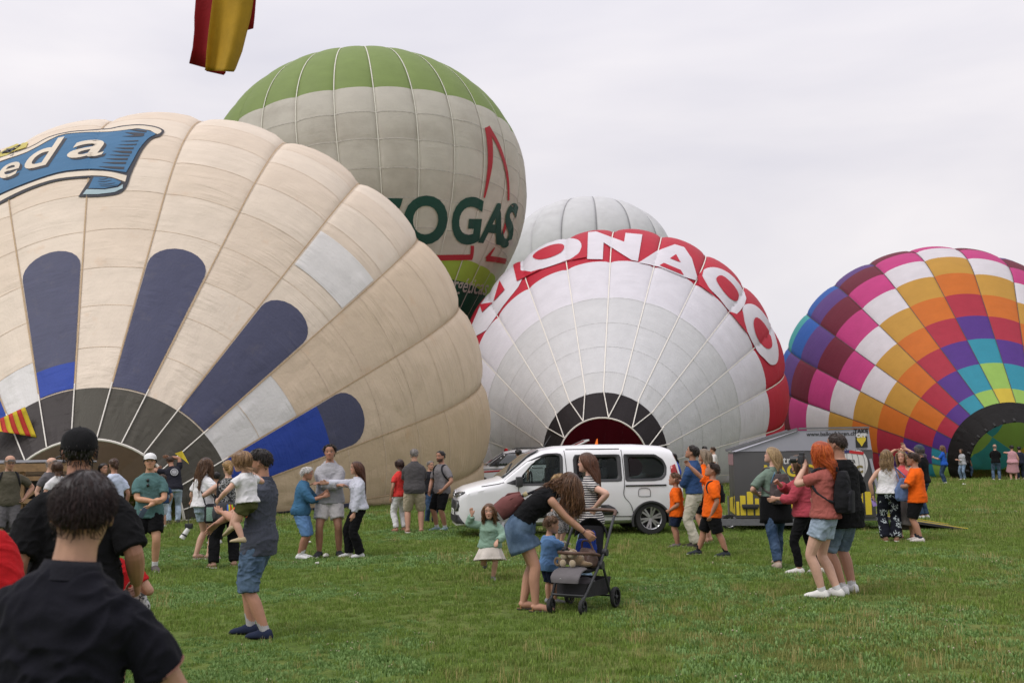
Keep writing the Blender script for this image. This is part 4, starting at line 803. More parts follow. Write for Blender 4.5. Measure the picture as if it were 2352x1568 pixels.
    # ---- shoes, socks ----
    for (base, Rf), A, K in zip(feet, (AL, AR), (KL, KR)):
        if socks:
            d = unit(K-A); b = MB(); b.tube([A-d*.01*H, A+d*socks[1]*H*.5, A+d*socks[1]*H], np.array([.0245, .025, .0265])*H, 14); b.build('sock', fab('sock%d' % int(socks[0][0]*99), socks[0], var=.1), root, smooth=True)
        if shoes and shoes[1] != 'bare':
            V, F = [], []; q = np.linspace(0, 1, 13); n = 14; k = 1+.08*child; san = shoes[1] == 'sandal'; hgt = np.interp(q, [0, .06, .25, .42, .6, .85, .96, 1], [.034, .054, .060, .054, .040, .029, .019, .007])*H; wdt = np.interp(q, [0, .06, .25, .5, .72, .9, .97, 1], [.013, .022, .025, .025, .029, .024, .015, .004])*H*1.15*k
            if san: hgt = np.minimum(hgt, .012*H)
            yy = (.040-.168*q)*H*k
            for i in range(13):
                for j in range(n):
                    t = 2*math.pi*j/n; c_, s_ = math.cos(t), math.sin(t); zz = hgt[i]*(.5+.5*np.sign(s_)*abs(s_)**.75); V.append(base+Rf@np.array([wdt[i]*np.sign(c_)*abs(c_)**.7*(1.0 if s_ < .2 else 1-.35*(s_-.2)), yy[i], max(zz, .001)]))
            F = [(i*n+j, i*n+(j+1) % n, (i+1)*n+(j+1) % n, (i+1)*n+j) for i in range(12) for j in range(n)]+[tuple(range(n))[::-1], tuple(12*n+j for j in range(n))]
            sm_ = fab('shoe_%d_%d_%d' % tuple(int(v*100) for v in shoes[0]), shoes[0], bump=.1); o = mesh_obj('sandal' if san else 'shoe', V, F, [sm_, SHOE_SOLE if len(shoes) < 3 else fab('sole_%d' % int(shoes[2][0]*100), shoes[2])], root)
            for p_ in o.data.polygons:
                zc = np.mean([(Rf.T@(V[i]-base))[2] for i in p_.vertices]); p_.material_index = 1 if zc < .011*H else 0
            if san:
                for yq in (-.075, .015):
                    b = MB(); b.tube([base+Rf@(np.array([.028*math.cos(a), yq, .008+.034*max(math.sin(a), 0)])*H) for a in np.linspace(0, math.pi, 9)], .0035*H, 6); b.build('strap', sm_, root, smooth=True)
    if hair and hair[0] not in ('buzz', 'bald', 'none') and not (hat and hair[0] in ('short', 'crop')): make_hair(R, root, hair, child, dist)
    elif hair and hat: make_hair(R, root, ('ring',)+tuple(hair[1:]), child, dist)
    elif hair and hair[0] == 'bald': make_hair(R, root, ('ring',)+tuple(hair[1:]), child, dist)
    if hat: make_cap(R, root, hat, child)
    if glasses:
        b = MB()
        for sd in (-1, 1): b.tube([R.head((sd*.14+.085*math.cos(a), -.42, .5+.065*math.sin(a))) for a in np.linspace(0, 2*math.pi, 13)], .012*hs, 5); b.tube([R.head((sd*.22, -.415, .51)), R.head((sd*.33, -.2, .52)), R.head((sd*.35, .05, .5))], .01*hs, 5)
        b.tube([R.head((-.06, -.43, .51)), R.head((.06, -.43, .51))], .01*hs, 5); b.build('glasses', mat('glasses_frame', (.03, .03, .03), rough=.3), root, smooth=True)
    R.sp = sp; R.pt = lambda s, a, b_: (lambda cf: cf[0]+cf[1]@(np.array([a, b_, 0])*H))(sp(s)); return R
def hairline(ph, back=.24):
    a = np.abs((ph+math.pi) % (2*math.pi)-math.pi); return np.interp(a, [0, .5, .85, 1.15, 1.45, 1.8, 2.3, math.pi], [.84, .83, .74, .55, .50, .38, back, back])
def make_hair(R, root, hair, child, dist):
    st, col = hair[0], np.array(hair[1]); L = hair[2] if len(hair) > 2 else .25; wave = hair[3] if len(hair) > 3 else .02; cnt = hair[4] if len(hair) > 4 else (900 if dist < 6 else 650 if dist < 18 else 280); col2 = np.array(hair[5]) if len(hair) > 5 else col*1.7
    th = {'short': .045, 'crop': .025, 'ring': .03 if L < .5 and len(hair) > 2 else .012}.get(st, .035)
    nz_, np_ = 26, 44; zt = np.linspace(0, 1, nz_); ph = np.arange(np_)*2*math.pi/np_; V = []; hl = hairline(ph, .20 if st in ('long', 'bob', 'curly') else .25)
    top_ = .66 if st == 'ring' else .9995
    for i in range(nz_):
        z = hl+(top_-hl)*np.sin(zt[i]*math.pi/2); P = head_surface(z, ph, child, False); c = np.array([0, .03, .5]); d = P-c; d /= np.linalg.norm(d, axis=1, keepdims=True); e = min(zt[i]*5, 1)
        if st == 'ring': e = min(zt[i]*5, 1, (1-zt[i])*5)
        ns = 1+.35*vnoise(P*9+R.H*31, 3); V.append(P+d*(th*e*ns-.012)[:, None])
    V = np.concatenate(V); F = [(i*np_+j, i*np_+(j+1) % np_, (i+1)*np_+(j+1) % np_, (i+1)*np_+j) for i in range(nz_-1) for j in range(np_)]; Cc = np.tile(col*.75, (len(V), 1))
    # strands
    n = cnt if st != 'ring' else cnt//3; rg = np.random.default_rng(int(R.H*1e4) % 997+int(col[0]*1e4)); a = rg.uniform(0, 2*math.pi, n); lo = hairline(a, .22); z = lo+(top_-lo)*np.sqrt(rg.random(n))*.995 if st != 'ring' else lo+(.66-lo)*rg.random(n)
    Pp = head_surface(z, a, child, False); c = np.array([0, .03, .52]); out_ = Pp-c; out_ /= np.linalg.norm(out_, axis=1, keepdims=True); gl = R.RH.T@np.array([0, 0, -1.0]); crown = np.array([0, .12, 1.0])
    tang = Pp-crown; tang -= out_*(tang*out_).sum(1)[:, None]; tang /= np.maximum(np.linalg.norm(tang, axis=1, keepdims=True), .05); front = np.clip(-out_[:, 1], 0, 1)[:, None]
    if st in ('short', 'crop'): tang = tang+np.array([.35, -.1, .25])*front; Ls = rg.uniform(.6, 1.2, n)*L*np.clip((z-lo)/.38+.15, .15, 1)
    elif st == 'ring': Ls = rg.uniform(.7, 1.1, n)*min(L, .11); tang = tang+gl*.6
    else:
        side = np.sign(Pp[:, 0]+.03)[:, None]*np.array([1.0, 0, 0]); tang = tang*(1-.75*front)+side*front*1.0+np.array([0, .5, 0])*front; Ls = rg.uniform(.75, 1.08, n)*L
        if st == 'pony': Ls = Ls*0+.42
    seg = 5 if st in ('short', 'crop', 'ring') else 10; X = Pp+out_*.0; pts = [X.copy()]; v = tang/np.linalg.norm(tang, axis=1, keepdims=True)*1.0+out_*(.45 if seg == 10 else hair[6] if len(hair) > 6 else .35); v /= np.linalg.norm(v, axis=1, keepdims=True); sphase = rg.uniform(0, 6.28, n); step = (Ls/seg)[:, None]; rnd = rg.normal(size=(n, 3))*.12
    lift = .985+.10*rg.random(n); tgt = np.array([0, .55, .62])
    for k in range(seg):
        if st == 'pony': v = v*.5+unit3(tgt-X)*.7
        else: v = v+gl*(.75 if seg == 10 else .10)+rnd*(.22 if seg < 10 else .22)
        v /= np.linalg.norm(v, axis=1, keepdims=True); X = X+v*step; d = (X-c)/np.array([.36*(1+.09*child), .475, .485])*1.0; r = np.linalg.norm(d, axis=1); ins = (r < lift) & (X[:, 2] > .1); X = np.where(ins[:, None], c+(X-c)/np.maximum(r, .1)[:, None]*lift[:, None], X)
        nk = (X[:, 2] < .2) & (np.hypot(X[:, 0], X[:, 1]-.1) < .30); X[nk, :2] += unit3(np.stack([X[nk, 0], X[nk, 1]-.1, 0*X[nk, 0]], 1))[:, :2]*.06
        if seg == 10:
            fc = (X[:, 1] < -.02) & (X[:, 2] < .80) & (abs(X[:, 0]) < .36); X[fc, 0] = np.where(X[fc, 0] >= 0, 1, -1)*(.34+.05*rg.random(fc.sum())); X[fc, 1] += .10
        if seg == 10 and st == 'long': bk_ = (X[:, 1] < .14) & (X[:, 2] < .74); X[bk_, 1] += .13
        if seg == 10 and st != 'pony': dn_ = (X[:, 2] < .12) & (X[:, 1] > -.02); X[dn_, 1] += np.clip(.66-X[dn_, 1], 0, .15)
        if seg == 10: lo_ = X[:, 2] < .40; X[lo_, 0] *= .955; X[lo_, 1] += (.22-X[lo_, 1])*.06
        w_ = wave*(k/seg)*np.stack([np.sin(sphase+k*1.5), np.cos(sphase*1.7+k*1.5), 0*sphase], 1); pts.append(X+w_)
    Pts = np.stack(pts, 1)      # n, seg+1, 3
    if st == 'pony':      # the gathered tail
        m = cnt//3; Pq = np.zeros((m, 11, 3)); r0 = rg.normal(size=(m, 3))*np.array([.05, .05, .03]); p = tgt+r0*.5; vv = np.tile(np.array([0, .6, .1]), (m, 1))+r0; Pq[:, 0] = p
        for k in range(10): vv = vv*.72+gl*.4+r0*.6; vv /= np.linalg.norm(vv, axis=1, keepdims=True); p = p+vv*L/10*rg.uniform(.85, 1.1, m)[:, None]; Pq[:, k+1] = p+wave*np.sin(sphase[:m]+k)[:, None]
        grow(V, F, Cc, [(Pts, .014), (Pq, .022)], col, col2, rg, R, root); return
    grow(V, F, Cc, [(Pts, (.011 if dist < 6 else .017 if st not in ('short', 'crop', 'ring') else .014)*(520/max(cnt, 200))**.3)], col, col2, rg, R, root)
def unit3(v): return v/np.maximum(np.linalg.norm(v, axis=-1, keepdims=True), 1e-6)
def grow(V, F, Cc, sets, col, col2, rg, R, root):
    Vs, Fs, Cs = [V], [list(F)], [Cc]; off = len(V)
    for Pts, rad in sets:
        n, k, _ = Pts.shape; T = np.gradient(Pts, axis=1); T = unit3(T); A = unit3(np.cross(T, np.array([.3, .2, 1.0]))); B = np.cross(T, A); prof = np.concatenate([np.linspace(.8, 1.0, k//2), np.linspace(1.0, .15, k-k//2)])*rad
        W = [Pts+(A*math.cos(q)+B*math.sin(q)*.8)*prof[None, :, None] for q in (0, 2.094, 4.189)]; W = np.stack(W, 2).reshape(-1, 3); Vs.append(W); f = rg.random(n)**1.5; c = col[None]*(1-f[:, None])+col2[None]*f[:, None]; Cs.append(np.repeat(c, k*3, 0))
        i = np.arange(n)[:, None, None]*k*3+np.arange(k-1)[None, :, None]*3+np.arange(3)[None, None, :]; j = np.arange(n)[:, None, None]*k*3+np.arange(k-1)[None, :, None]*3+((np.arange(3)+1) % 3)[None, None, :]
        Fs.append(np.stack([i, j, j+3, i+3], -1).reshape(-1, 4)+off); off += len(W)
    Vv = np.concatenate(Vs)*R.hs@R.RH.T+R.head((0, 0, 0)); FF = [tuple(q) for f in Fs for q in (f.tolist() if hasattr(f, 'tolist') else f)]
    return mesh_obj('hair', Vv, FF, HAIRM, root, cols=np.concatenate(Cs))
def make_cap(R, root, hat, child):
    m, back = hat; nz_, np_ = 12, 36; ph = np.arange(np_)*2*math.pi/np_; V = []
    for i in range(nz_):
        u = i/(nz_-1); z0 = .575+.10*np.cos(ph); z = z0+(.9995-z0)*math.sin(u*math.pi/2); P = head_surface(np.minimum(z, .9995), ph, child, False); d = P-np.array([0, .03, .5]); d /= np.linalg.norm(d, axis=1, keepdims=True); V.append(P+d*.062)
    V = np.concatenate(V); F = [(i*np_+j, i*np_+(j+1) % np_, (i+1)*np_+(j+1) % np_, (i+1)*np_+j) for i in range(nz_-1) for j in range(np_)]; k = len(V); F.append(tuple((nz_-1)*np_+j for j in range(np_)))
    c = mesh_obj('cap', V*R.hs@R.RH.T+R.head((0, 0, 0)), F, m, root); so = c.modifiers.new('solid', 'SOLIDIFY'); so.thickness = .003
    sg = -1 if not back else 1; B, Fb = [], []
    for i in range(7):
        for j in range(11):
            a = (j/10-.5)*2.2; r = i/6; x = math.sin(a)*(.34+.02*r); y = sg*(math.cos(a)*(.42)+r*.30*math.cos(a*.8)); B.append((x, y+.02, .69-.05*r-.10*abs(x)**2*4*r))
    Fb = [(i*11+j, i*11+j+1, (i+1)*11+j+1, (i+1)*11+j) for i in range(6) for j in range(10)]; b = mesh_obj('brim', np.array(B)*R.hs@R.RH.T+R.head((0, 0, 0)), Fb, m, c) if not back else None
    if b: so = b.modifiers.new('solid', 'SOLIDIFY'); so.thickness = .004
    b = MB(); b.ell(R.head((0, .05, 1.055)), np.array([.03, .03, .02])*R.hs, 8, 5, R.RH); b.build('cap_button', m, c, smooth=True)
# ---------- the visitors on the field ----------
def stand(fx, fy, topy):
    g = gnd(fx, fy); return g[0], g[1], at(fx, topy, g[1])[2]
def seen(px, d, topy):
    p = at(px, topy, d); return p[0], p[1], p[2]
BLACK, NAVY, WHITE = fab('black', (.007, .007, .008)), fab('navy', (.022, .026, .042)), fab('white', (.66, .65, .66))
ORANGE, RED, TEAL, GREY, LGREY = fab('orange', (.74, .115, .008)), fab('red', (.42, .012, .016)), fab('teal', (.085, .165, .165)), fab('grey', (.105, .10, .105)), fab('hoodie_grey', (.33, .325, .345))
OLIVE, BRICK, PINK, CORAL, SAGE = fab('olive', (.095, .085, .062)), fab('brick', (.31, .09, .075)), fab('rose', (.36, .055, .075)), fab('coral', (.62, .10, .11)), fab('sage', (.15, .205, .165))
BEIGE, STONE, BLUESH, CHAM = fab('beige', (.40, .34, .25)), fab('stone', (.47, .44, .36)), fab('shirt_blue', (.03, .065, .16)), fab('denim_jacket', (.045, .125, .22))
SKY_, PALE, MINT, OFFW = fab('sky_blue', (.13, .25, .47)), fab('pale_blue', (.50, .56, .68)), fab('mint', (.225, .34, .265)), fab('offwhite', (.55, .52, .49))
J_MID, J_LIGHT, J_DARK, J_PALE = jean('mid', (.052, .085, .135)), jean('light', (.13, .185, .26)), jean('dark', (.018, .038, .075)), jean('pale', (.25, .31, .38))
S1, S2, S3, S4 = (.45, .245, .168), (.37, .185, .12), (.52, .31, .225), (.36, .19, .125)
DKH, BRH, LBH, BLH, GRH, REDH, WHH = (.012, .009, .008), (.055, .026, .013), (.12, .06, .028), (.30, .185, .075), (.20, .18, .165), (.36, .052, .008), (.58, .56, .54)
PP = {}
# left foreground
PP['polo'] = person('man in dark navy polo seen from behind, short dark brown hair, arm held out', -1.20, 2.64, -150, H=1.60, skin=(.40, .225, .145), lean=7, lean2=6, roll=-4, hy=22, hp=0, hroll=2, fat=1.02, top=dict(kind='polo', mat=fab('polo_navy', (.0085, .0085, .013), bump=.15), sleeve=.66, loose=.016, hem=-.06, collar=fab('polo_collar', (.014, .014, .019)), trim=fab('polo_trim', (.26, .13, .10)), tw=.015, tr=.004, wr=.009), bottom=dict(kind='shorts', mat=GREY, to=1, loose=.03), hair=('short', (.013, .006, .005), .16, .004, 5200, (.036, .015, .012), .05), hr=(-.215, -.22, .56), er=(-.2, .5, -.8), hl=(.20, -.2, .62), shoes=((.1, .1, .1), 'shoe'))
PP['cap'] = person('broad man in black tee and black cap, seen from behind, white cords on his back', at(183, 1000, 5.5)[0], 5.5, 180, H=1.80, fat=1.22, armr=1.12, skin=(.40, .20, .135), hp=3, top=dict(kind='tee', mat=BLACK, sleeve=.92, loose=.022, sw=1.5, hem=-.085, widen=.5), bottom=dict(kind='shorts', mat=GREY, to=1, loose=.03), hair=('short', DKH, .3, .01, 900), hat=(fab('cap_black', (.010, .010, .011), var=.2), False), hr=(-.178, -.05, .525), er=(-.15, 1, 0), hl=(.17, -.02, .495), el=(.15, 1, 0), curl=(.5, 1.15), shoes=((.05, .05, .05), 'shoe'))
person('person in plain red jacket standing beside the man with black cap', at(-128, 1150, 4.2)[0], 4.2, 180, H=1.7, top=dict(kind='jacket', mat=RED, sleeve=1.95, loose=.03, hem=-.1), bottom=dict(kind='trousers', mat=NAVY, to=1.9, loose=.02), hair=('short', BRH, .25), skin=S1)
PP['redkid'] = person('small child in red shirt walking beside the man in black cap', at(256, 1250, 7.0)[0], 7.0, 172, H=1.22, child=.9, skin=S1, top=dict(kind='tee', mat=RED, sleeve=.6), bottom=dict(kind='shorts', mat=NAVY, to=.9, loose=.02), hair=('short', BRH, .25), hr=(-.17, -.10, .60), er=(-.2, 1, 0), hy=-25)
X = seen(22, 17.9, 1044)
PP['olive'] = person('man with glasses in olive tee, hand on hip, by the wooden basket frame', X[0], X[1], -6, H=X[2], skin=S1, fat=1.1, hp=14, hy=8, glasses=True, top=dict(kind='tee', mat=OLIVE, sleeve=.75, loose=.018), bottom=dict(kind='shorts', mat=GREY, to=1.0, loose=.03), hair=('bald', GRH), hl=(.155, -.02, .555), el=(1, .5, 0), curl=(.7, .4), shoes=((.08, .08, .09), 'shoe'))
X = seen(116, 19.5, 1050); person('bald man with glasses behind the man in black cap', X[0], X[1], -50, H=X[2], skin=S3, glasses=True, top=dict(kind='tee', mat=GREY, sleeve=.6), bottom=dict(kind='jeans', mat=J_DARK, to=1.95), hair=('bald', GRH), shoes=((.05, .05, .05), 'shoe'))
X = seen(134, 18.6, 1059); person('brown haired woman in white top beside the bald man', X[0], X[1], 165, H=X[2], sex='f', top=dict(kind='tee', mat=WHITE, sleeve=.6), bottom=dict(kind='jeans', mat=J_DARK, to=1.95), hair=('bob', BRH, .8, .02), skin=S1)
X = seen(236, 21, 1063); person('dark haired woman in black near the balloon mouth', X[0], X[1], -35, H=X[2], sex='f', top=dict(kind='tee', mat=BLACK, sleeve=.8), bottom=dict(kind='trousers', mat=BLACK, to=1.9), hair=('long', DKH, 1.1, .02), skin=S1)
X = seen(263, 18, 1052); person('woman with ponytail in pale blue tee and long grey patterned skirt', X[0], X[1], 160, H=X[2], sex='f', skin=S2, top=dict(kind='tee', mat=fab('pale_tee', (.52, .58, .72)), sleeve=.7, loose=.02), bottom=dict(kind='skirt', mat=fab('speckle_skirt', (.05, .045, .045), pat=p_speck((.24, .23, .22), 40, .5)), len=.42, flare=.03, pleat=.04), hair=('pony', BRH, .5, .02), shoes=((.3, .2, .1), 'sandal'))
X = stand(338, 1312, 1041)
PP['teal'] = person('man in teal tee, white cap and black shorts standing with hands crossed', X[0], X[1], 2, H=X[2], skin=(.50, .27, .165), hp=-4, top=dict(kind='tee', mat=TEAL, sleeve=.72, loose=.020, hem=-.075), bottom=dict(kind='shorts', mat=BLACK, to=.72, loose=.035), hair=('crop', DKH, .12), hat=(fab('cap_white', (.70, .70, .70)), False), hr=(.035, -.135, .598), er=(-1, .35, -.2), hl=(.015, -.15, .565), el=(1, .4, -.2), hdl=(-.8, -.2, -.75), curl=(.5, .6), fl=(.06, -.02, 14), fr=(-.075, .05, -10), socks=((.7, .7, .7), .05), shoes=((.10, .085, .08), 'shoe'))
X = stand(398, 1204, 1068)
PP['crew'] = person('crewman in dark tee with white round emblem on back and light jeans, reaching up', X[0], X[1], 172, H=1.76, skin=S2, lean=14, lean2=18, roll=10, top=dict(kind='tee', mat=fab('crew_black', (.02, .02, .028)), sleeve=.6, loose=.02), bottom=dict(kind='jeans', mat=J_PALE, to=1.95, min=.036), hair=('short', BRH, .18), hr=(.06, -.16, .96), er=(-1, 0, .8), hl=(.2, -.25, .8), shoes=((.05, .05, .05), 'shoe'))
X = stand(371, 1212, 1090); person('boy in dark blue tee and pale shorts behind the man in teal', X[0], X[1], 150, H=1.28, child=.5, skin=S1, top=dict(kind='tee', mat=fab('boy_blue', (.025, .05, .11)), sleeve=.7), bottom=dict(kind='shorts', mat=PALE, to=1, loose=.025), hair=('short', BRH, .2), shoes=((.5, .5, .5), 'shoe'))
X = stand(464, 1284, 1050)
PP['curly'] = person('woman with long wavy brown hair in white tee and pale denim shorts', X[0], X[1], -118, H=X[2], sex='f', skin=(.50, .30, .215), hy=-8, glasses=True, top=dict(kind='tee', mat=WHITE, sleeve=.72, loose=.03, hem=-.01, widen=.7), bottom=dict(kind='shorts', mat=J_PALE, to=.52, loose=.014), hair=('curly', (.055, .024, .012), 2.8, .10, 700, (.20, .105, .05)), hr=(-.12, -.17, .66), hl=(.13, -.05, .52), fl=(.055, .04, 6), fr=(-.05, -.04, -6), shoes=((.25, .2, .16), 'sandal'))
X = stand(516, 1302, 1057)
PP['ponyw'] = person('woman with blond ponytail in black and white sleeveless top and wide black trousers', X[0]+.03, X[1], 165, H=X[2], sex='f', fat=1.12, skin=(.52, .31, .225), top=dict(kind='tank', mat=fab('tweed', (.018, .018, .018), pat=p_speck((.36, .36, .36), 55, .52)), sleeve=0, sh=.86, loose=.018, hem=-.05), bottom=dict(kind='trousers', mat=BLACK, to=1.95, loose=.02, min=.05, flare=.008), hair=('pony', BLH, .62, .03, 420), hl=(.13, -.11, .70), el=(1, .2, -.6), fl=(.13, .02, 10), fr=(-.07, 0, -8), shoes=((.2, .12, .08), 'sandal'))
X = seen(497, 19.5, 1083); PP['lens'] = person('dark haired person behind the two women with a camera', X[0], X[1], 175, H=X[2], skin=S2, top=dict(kind='tee', mat=BLACK, sleeve=.7), bottom=dict(kind='trousers', mat=BLACK, to=1.9), hair=('short', DKH, .25), hl=(.33, .0, .60), el=(1, .6, 0), curl=(.9, .4))
# father and baby
X = stand(592, 1462, 1032)
PP['father'] = person('man in slate polo with orange trim and denim shorts carrying a baby', X[0], X[1], 112, H=X[2]*1.005, skin=(.42, .215, .14), lean=-3, lean2=-3, hy=12, hp=6, top=dict(kind='polo', mat=fab('slate', (.062, .068, .09)), sleeve=.78, loose=.018, hem=-.09, collar=fab('slate_collar', (.04, .045, .065)), trim=fab('orange_trim', (.72, .12, .025))), bottom=dict(kind='shorts', mat=J_MID, to=1.06, loose=.034, wr=.009), hair=('short', DKH, .17, .005, 900, (.045, .03, .022)), hl=(.055, -.175, .655), el=(1, .7, -.6), hdl=(-.6, -.8, .1), hr=(-.015, -.27, .585), er=(-1, .5, -.3), hdr=(.05, -.75, -.65), curl=(.5, .12), pl=(-.2, -.1, 1), pr=(.3, -.3, -1), fl=(.07, .07, -16), fr=(-.075, -.07, -2), socks=((.36, .35, .36), .075), shoes=((.018, .024, .05), 'shoe', (.02, .02, .03)), beard=((.12, .08, .06), .25))
X = at(566, 1245, 8.72)
PP['baby'] = person('baby in white tee and olive shorts sitting on the arm of the man in polo', X[0], X[1], 128, H=.83, child=1.25, zoff=at(571, 1243, 8.72)[2], sex='m', skin=(.56, .33, .24), lean=6, drop=.055, hy=5, top=dict(kind='tee', mat=WHITE, sleeve=.45, loose=.012, hem=.0, widen=.4), bottom=dict(kind='shorts', mat=fab('olive_short', (.062, .066, .022)), to=.45, loose=.018), hair=('bob', (.19, .105, .05), .62, .02, 520, (.36, .22, .11)), hl=(.20, -.2, .44), el=(1, .3, -.3), hr=(-.24, -.12, .70), er=(-1, 0, -.2), fl=(.10, .02, 8), fr=(-.02, -.22, -5, .10, 30), shoes=((.42, .34, .22), 'shoe', (.40, .31, .18)))
# group in the left middle
X = stand(690, 1283, 1075); PP['gran'] = person('elderly woman with white hair in denim jacket and blue bermudas, talking with her hands', X[0], X[1], -78, H=X[2]*1.02, sex='f', fat=1.15, skin=S2, lean=3, lean2=9, hy=-6, top=dict(kind='jacket', mat=CHAM, sleeve=1.25, loose=.026, hem=-.05, sw=1.3, collar=CHAM), bottom=dict(kind='shorts', mat=SKY_, to=1.08, loose=.025), hair=('short', WHH, .34, .02, 420, (.75, .74, .72)), hl=(.04, -.24, .70), hr=(-.03, -.25, .67), el=(.6, .4, -1), er=(-.6, .4, -1), curl=(.25, .3), socks=((.7, .7, .7), .06), shoes=((.66, .66, .66), 'shoe'))
X = stand(756, 1278, 1020); PP['hoodie'] = person('young man in grey hoodie and white shorts standing with folded arms', X[0], X[1], 4, H=X[2], skin=S2, hp=-2, top=dict(kind='hoodie', mat=LGREY, sleeve=1.92, loose=.034, hem=-.055, widen=.6), bottom=dict(kind='shorts', mat=fab('white_short', (.56, .53, .53)), to=.70, loose=.038), hair=('short', (.022, .013, .009), .26, .04, 560), hl=(-.075, -.135, .655), hr=(.085, -.15, .635), el=(1, .1, -.5), er=(-1, .1, -.5), hdl=(-1, 0, .1), hdr=(1, 0, .1), curl=(.4, .4), fl=(.088, 0, 14), fr=(-.088, 0, -12), shoes=((.03, .03, .035), 'shoe'), brow=(.012, .008, .006))
X = stand(822, 1280, 1058); PP['reach'] = person('young woman with long brown hair in pale sweater and black trousers reaching to folded arms', X[0], X[1], 80, H=X[2], sex='f', skin=S1, top=dict(kind='sweater', mat=fab('lilac_white', (.50, .51, .58)), sleeve=1.9, loose=.026, hem=-.03, widen=.4), bottom=dict(kind='trousers', mat=BLACK, to=1.97, loose=.018, min=.048, flare=.006), hair=('long', (.065, .026, .014), 2.6, .02, 620, (.14, .05, .025)), hr=(-.05, -.345, .775), er=(-.4, .3, -1), hl=(.10, -.06, .455), fl=(.045, .02, 0), fr=(-.06, -.08, 0), shoes=((.6, .6, .6), 'shoe'))
X = stand(920, 1221, 1054); person('woman with curly dark hair in red tee and white trousers', X[0], X[1], 150, H=X[2], sex='f', skin=S2, top=dict(kind='tee', mat=fab('red_tee', (.60, .045, .04)), sleeve=.6, loose=.016), bottom=dict(kind='trousers', mat=WHITE, to=1.92, loose=.016, min=.04), hair=('bob', (.035, .016, .012), .75, .05, 300), shoes=((.3, .1, .08), 'sandal'))
X = stand(952, 1223, 1030); person('grey haired man in charcoal polo and beige cargo shorts seen from behind', X[0], X[1], 178, H=X[2], skin=S1, fat=1.22, top=dict(kind='polo', mat=fab('charcoal', (.075, .07, .072)), sleeve=.9, loose=.022, hem=-.06, collar=fab('charcoal', (.075, .07, .072))), bottom=dict(kind='shorts', mat=BEIGE, to=1.0, loose=.032), hair=('crop', GRH, .12), hl=(-.02, -.13, .66), hr=(.02, -.14, .64), el=(1, .2, -.4), er=(-1, .2, -.4), fl=(.08, 0, 10), fr=(-.08, 0, -10), shoes=((.4, .25, .18), 'sandal'))
X = stand(1015, 1219, 1035); PP['beard'] = person('bearded man in grey printed tee and black shorts, hand in pocket', X[0], X[1], 52, H=X[2], skin=S2, hy=10, beard=((.02, .014, .01), .9), top=dict(kind='tee', mat=fab('marl', (.17, .16, .165)), sleeve=.75, loose=.02, hem=-.06), bottom=dict(kind='shorts', mat=BLACK, to=1.0, loose=.03), hair=('short', DKH, .17), hl=(.12, -.07, .52), el=(1, .7, 0), hr=(-.12, -.1, .50), er=(-1, .5, 0), socks=((.6, .6, .6), .04), shoes=((.20, .28, .30), 'shoe'), fl=(.07, 0, 10), fr=(-.06, -.03, -10))
X = stand(988, 1203, 1058); person('person in black jacket and jeans half hidden behind the bearded man', X[0], X[1], -30, H=X[2], skin=S1, top=dict(kind='jacket', mat=fab('jacket_black', (.02, .02, .024)), sleeve=1.9, loose=.03), bottom=dict(kind='jeans', mat=J_DARK, to=1.95), hair=('short', GRH, .2), shoes=((.08, .03, .03), 'shoe'))
X = seen(1163, 45.5, 1030); person('person in red vest and red cap beyond the striped white car', X[0], X[1], 170, H=X[2], skin=S1, fat=1.2, top=dict(kind='tank', mat=RED, sleeve=0, sh=.9, loose=.02), bottom=dict(kind='trousers', mat=NAVY, to=1.9), hair=('short', BRH, .2), hat=(RED, False))
X = seen(1191, 30, 1031); person('dark haired man standing behind the hood of the white van', X[0], X[1], 175, H=X[2], skin=S1, top=dict(kind='tee', mat=NAVY, sleeve=.7), bottom=dict(kind='jeans', mat=J_DARK, to=1.9), hair=('short', DKH, .2))
# running girl
g_ = gnd(1126, 1332); PP['girl'] = person('little girl in mint hoodie and pale skirt running with a hand raised, mouth open', g_[0], g_[1], -4, H=1.04, child=.85, sex='f', skin=(.54, .31, .22), lean=5, twist=-6, drop=.035, mouth=True, hy=-4, top=dict(kind='hoodie', mat=MINT, sleeve=1.9, loose=.024, hem=-.035, widen=.5), bottom=dict(kind='skirt', mat=fab('cream_skirt', (.55, .50, .45)), len=.215, flare=.06, pleat=.13, waist=.02), hair=('curly', (.11, .05, .024), 1.45, .12, 700, (.32, .175, .08)), hr=(-.225, -.06, .815), er=(-.8, .6, -.6), hdr=(-.15, -.05, 1), pr=(0, -1, .1), hl=(.075, -.2, .50), el=(1, .5, -.2), hdl=(-.2, -.7, -.5), pl=(0, .3, -1), curl=(.45, .08), fl=(.035, -.02, 4), fr=(-.05, .22, -8, .135, -70), shoes=((.17, .155, .16), 'shoe', (.2, .2, .2)))
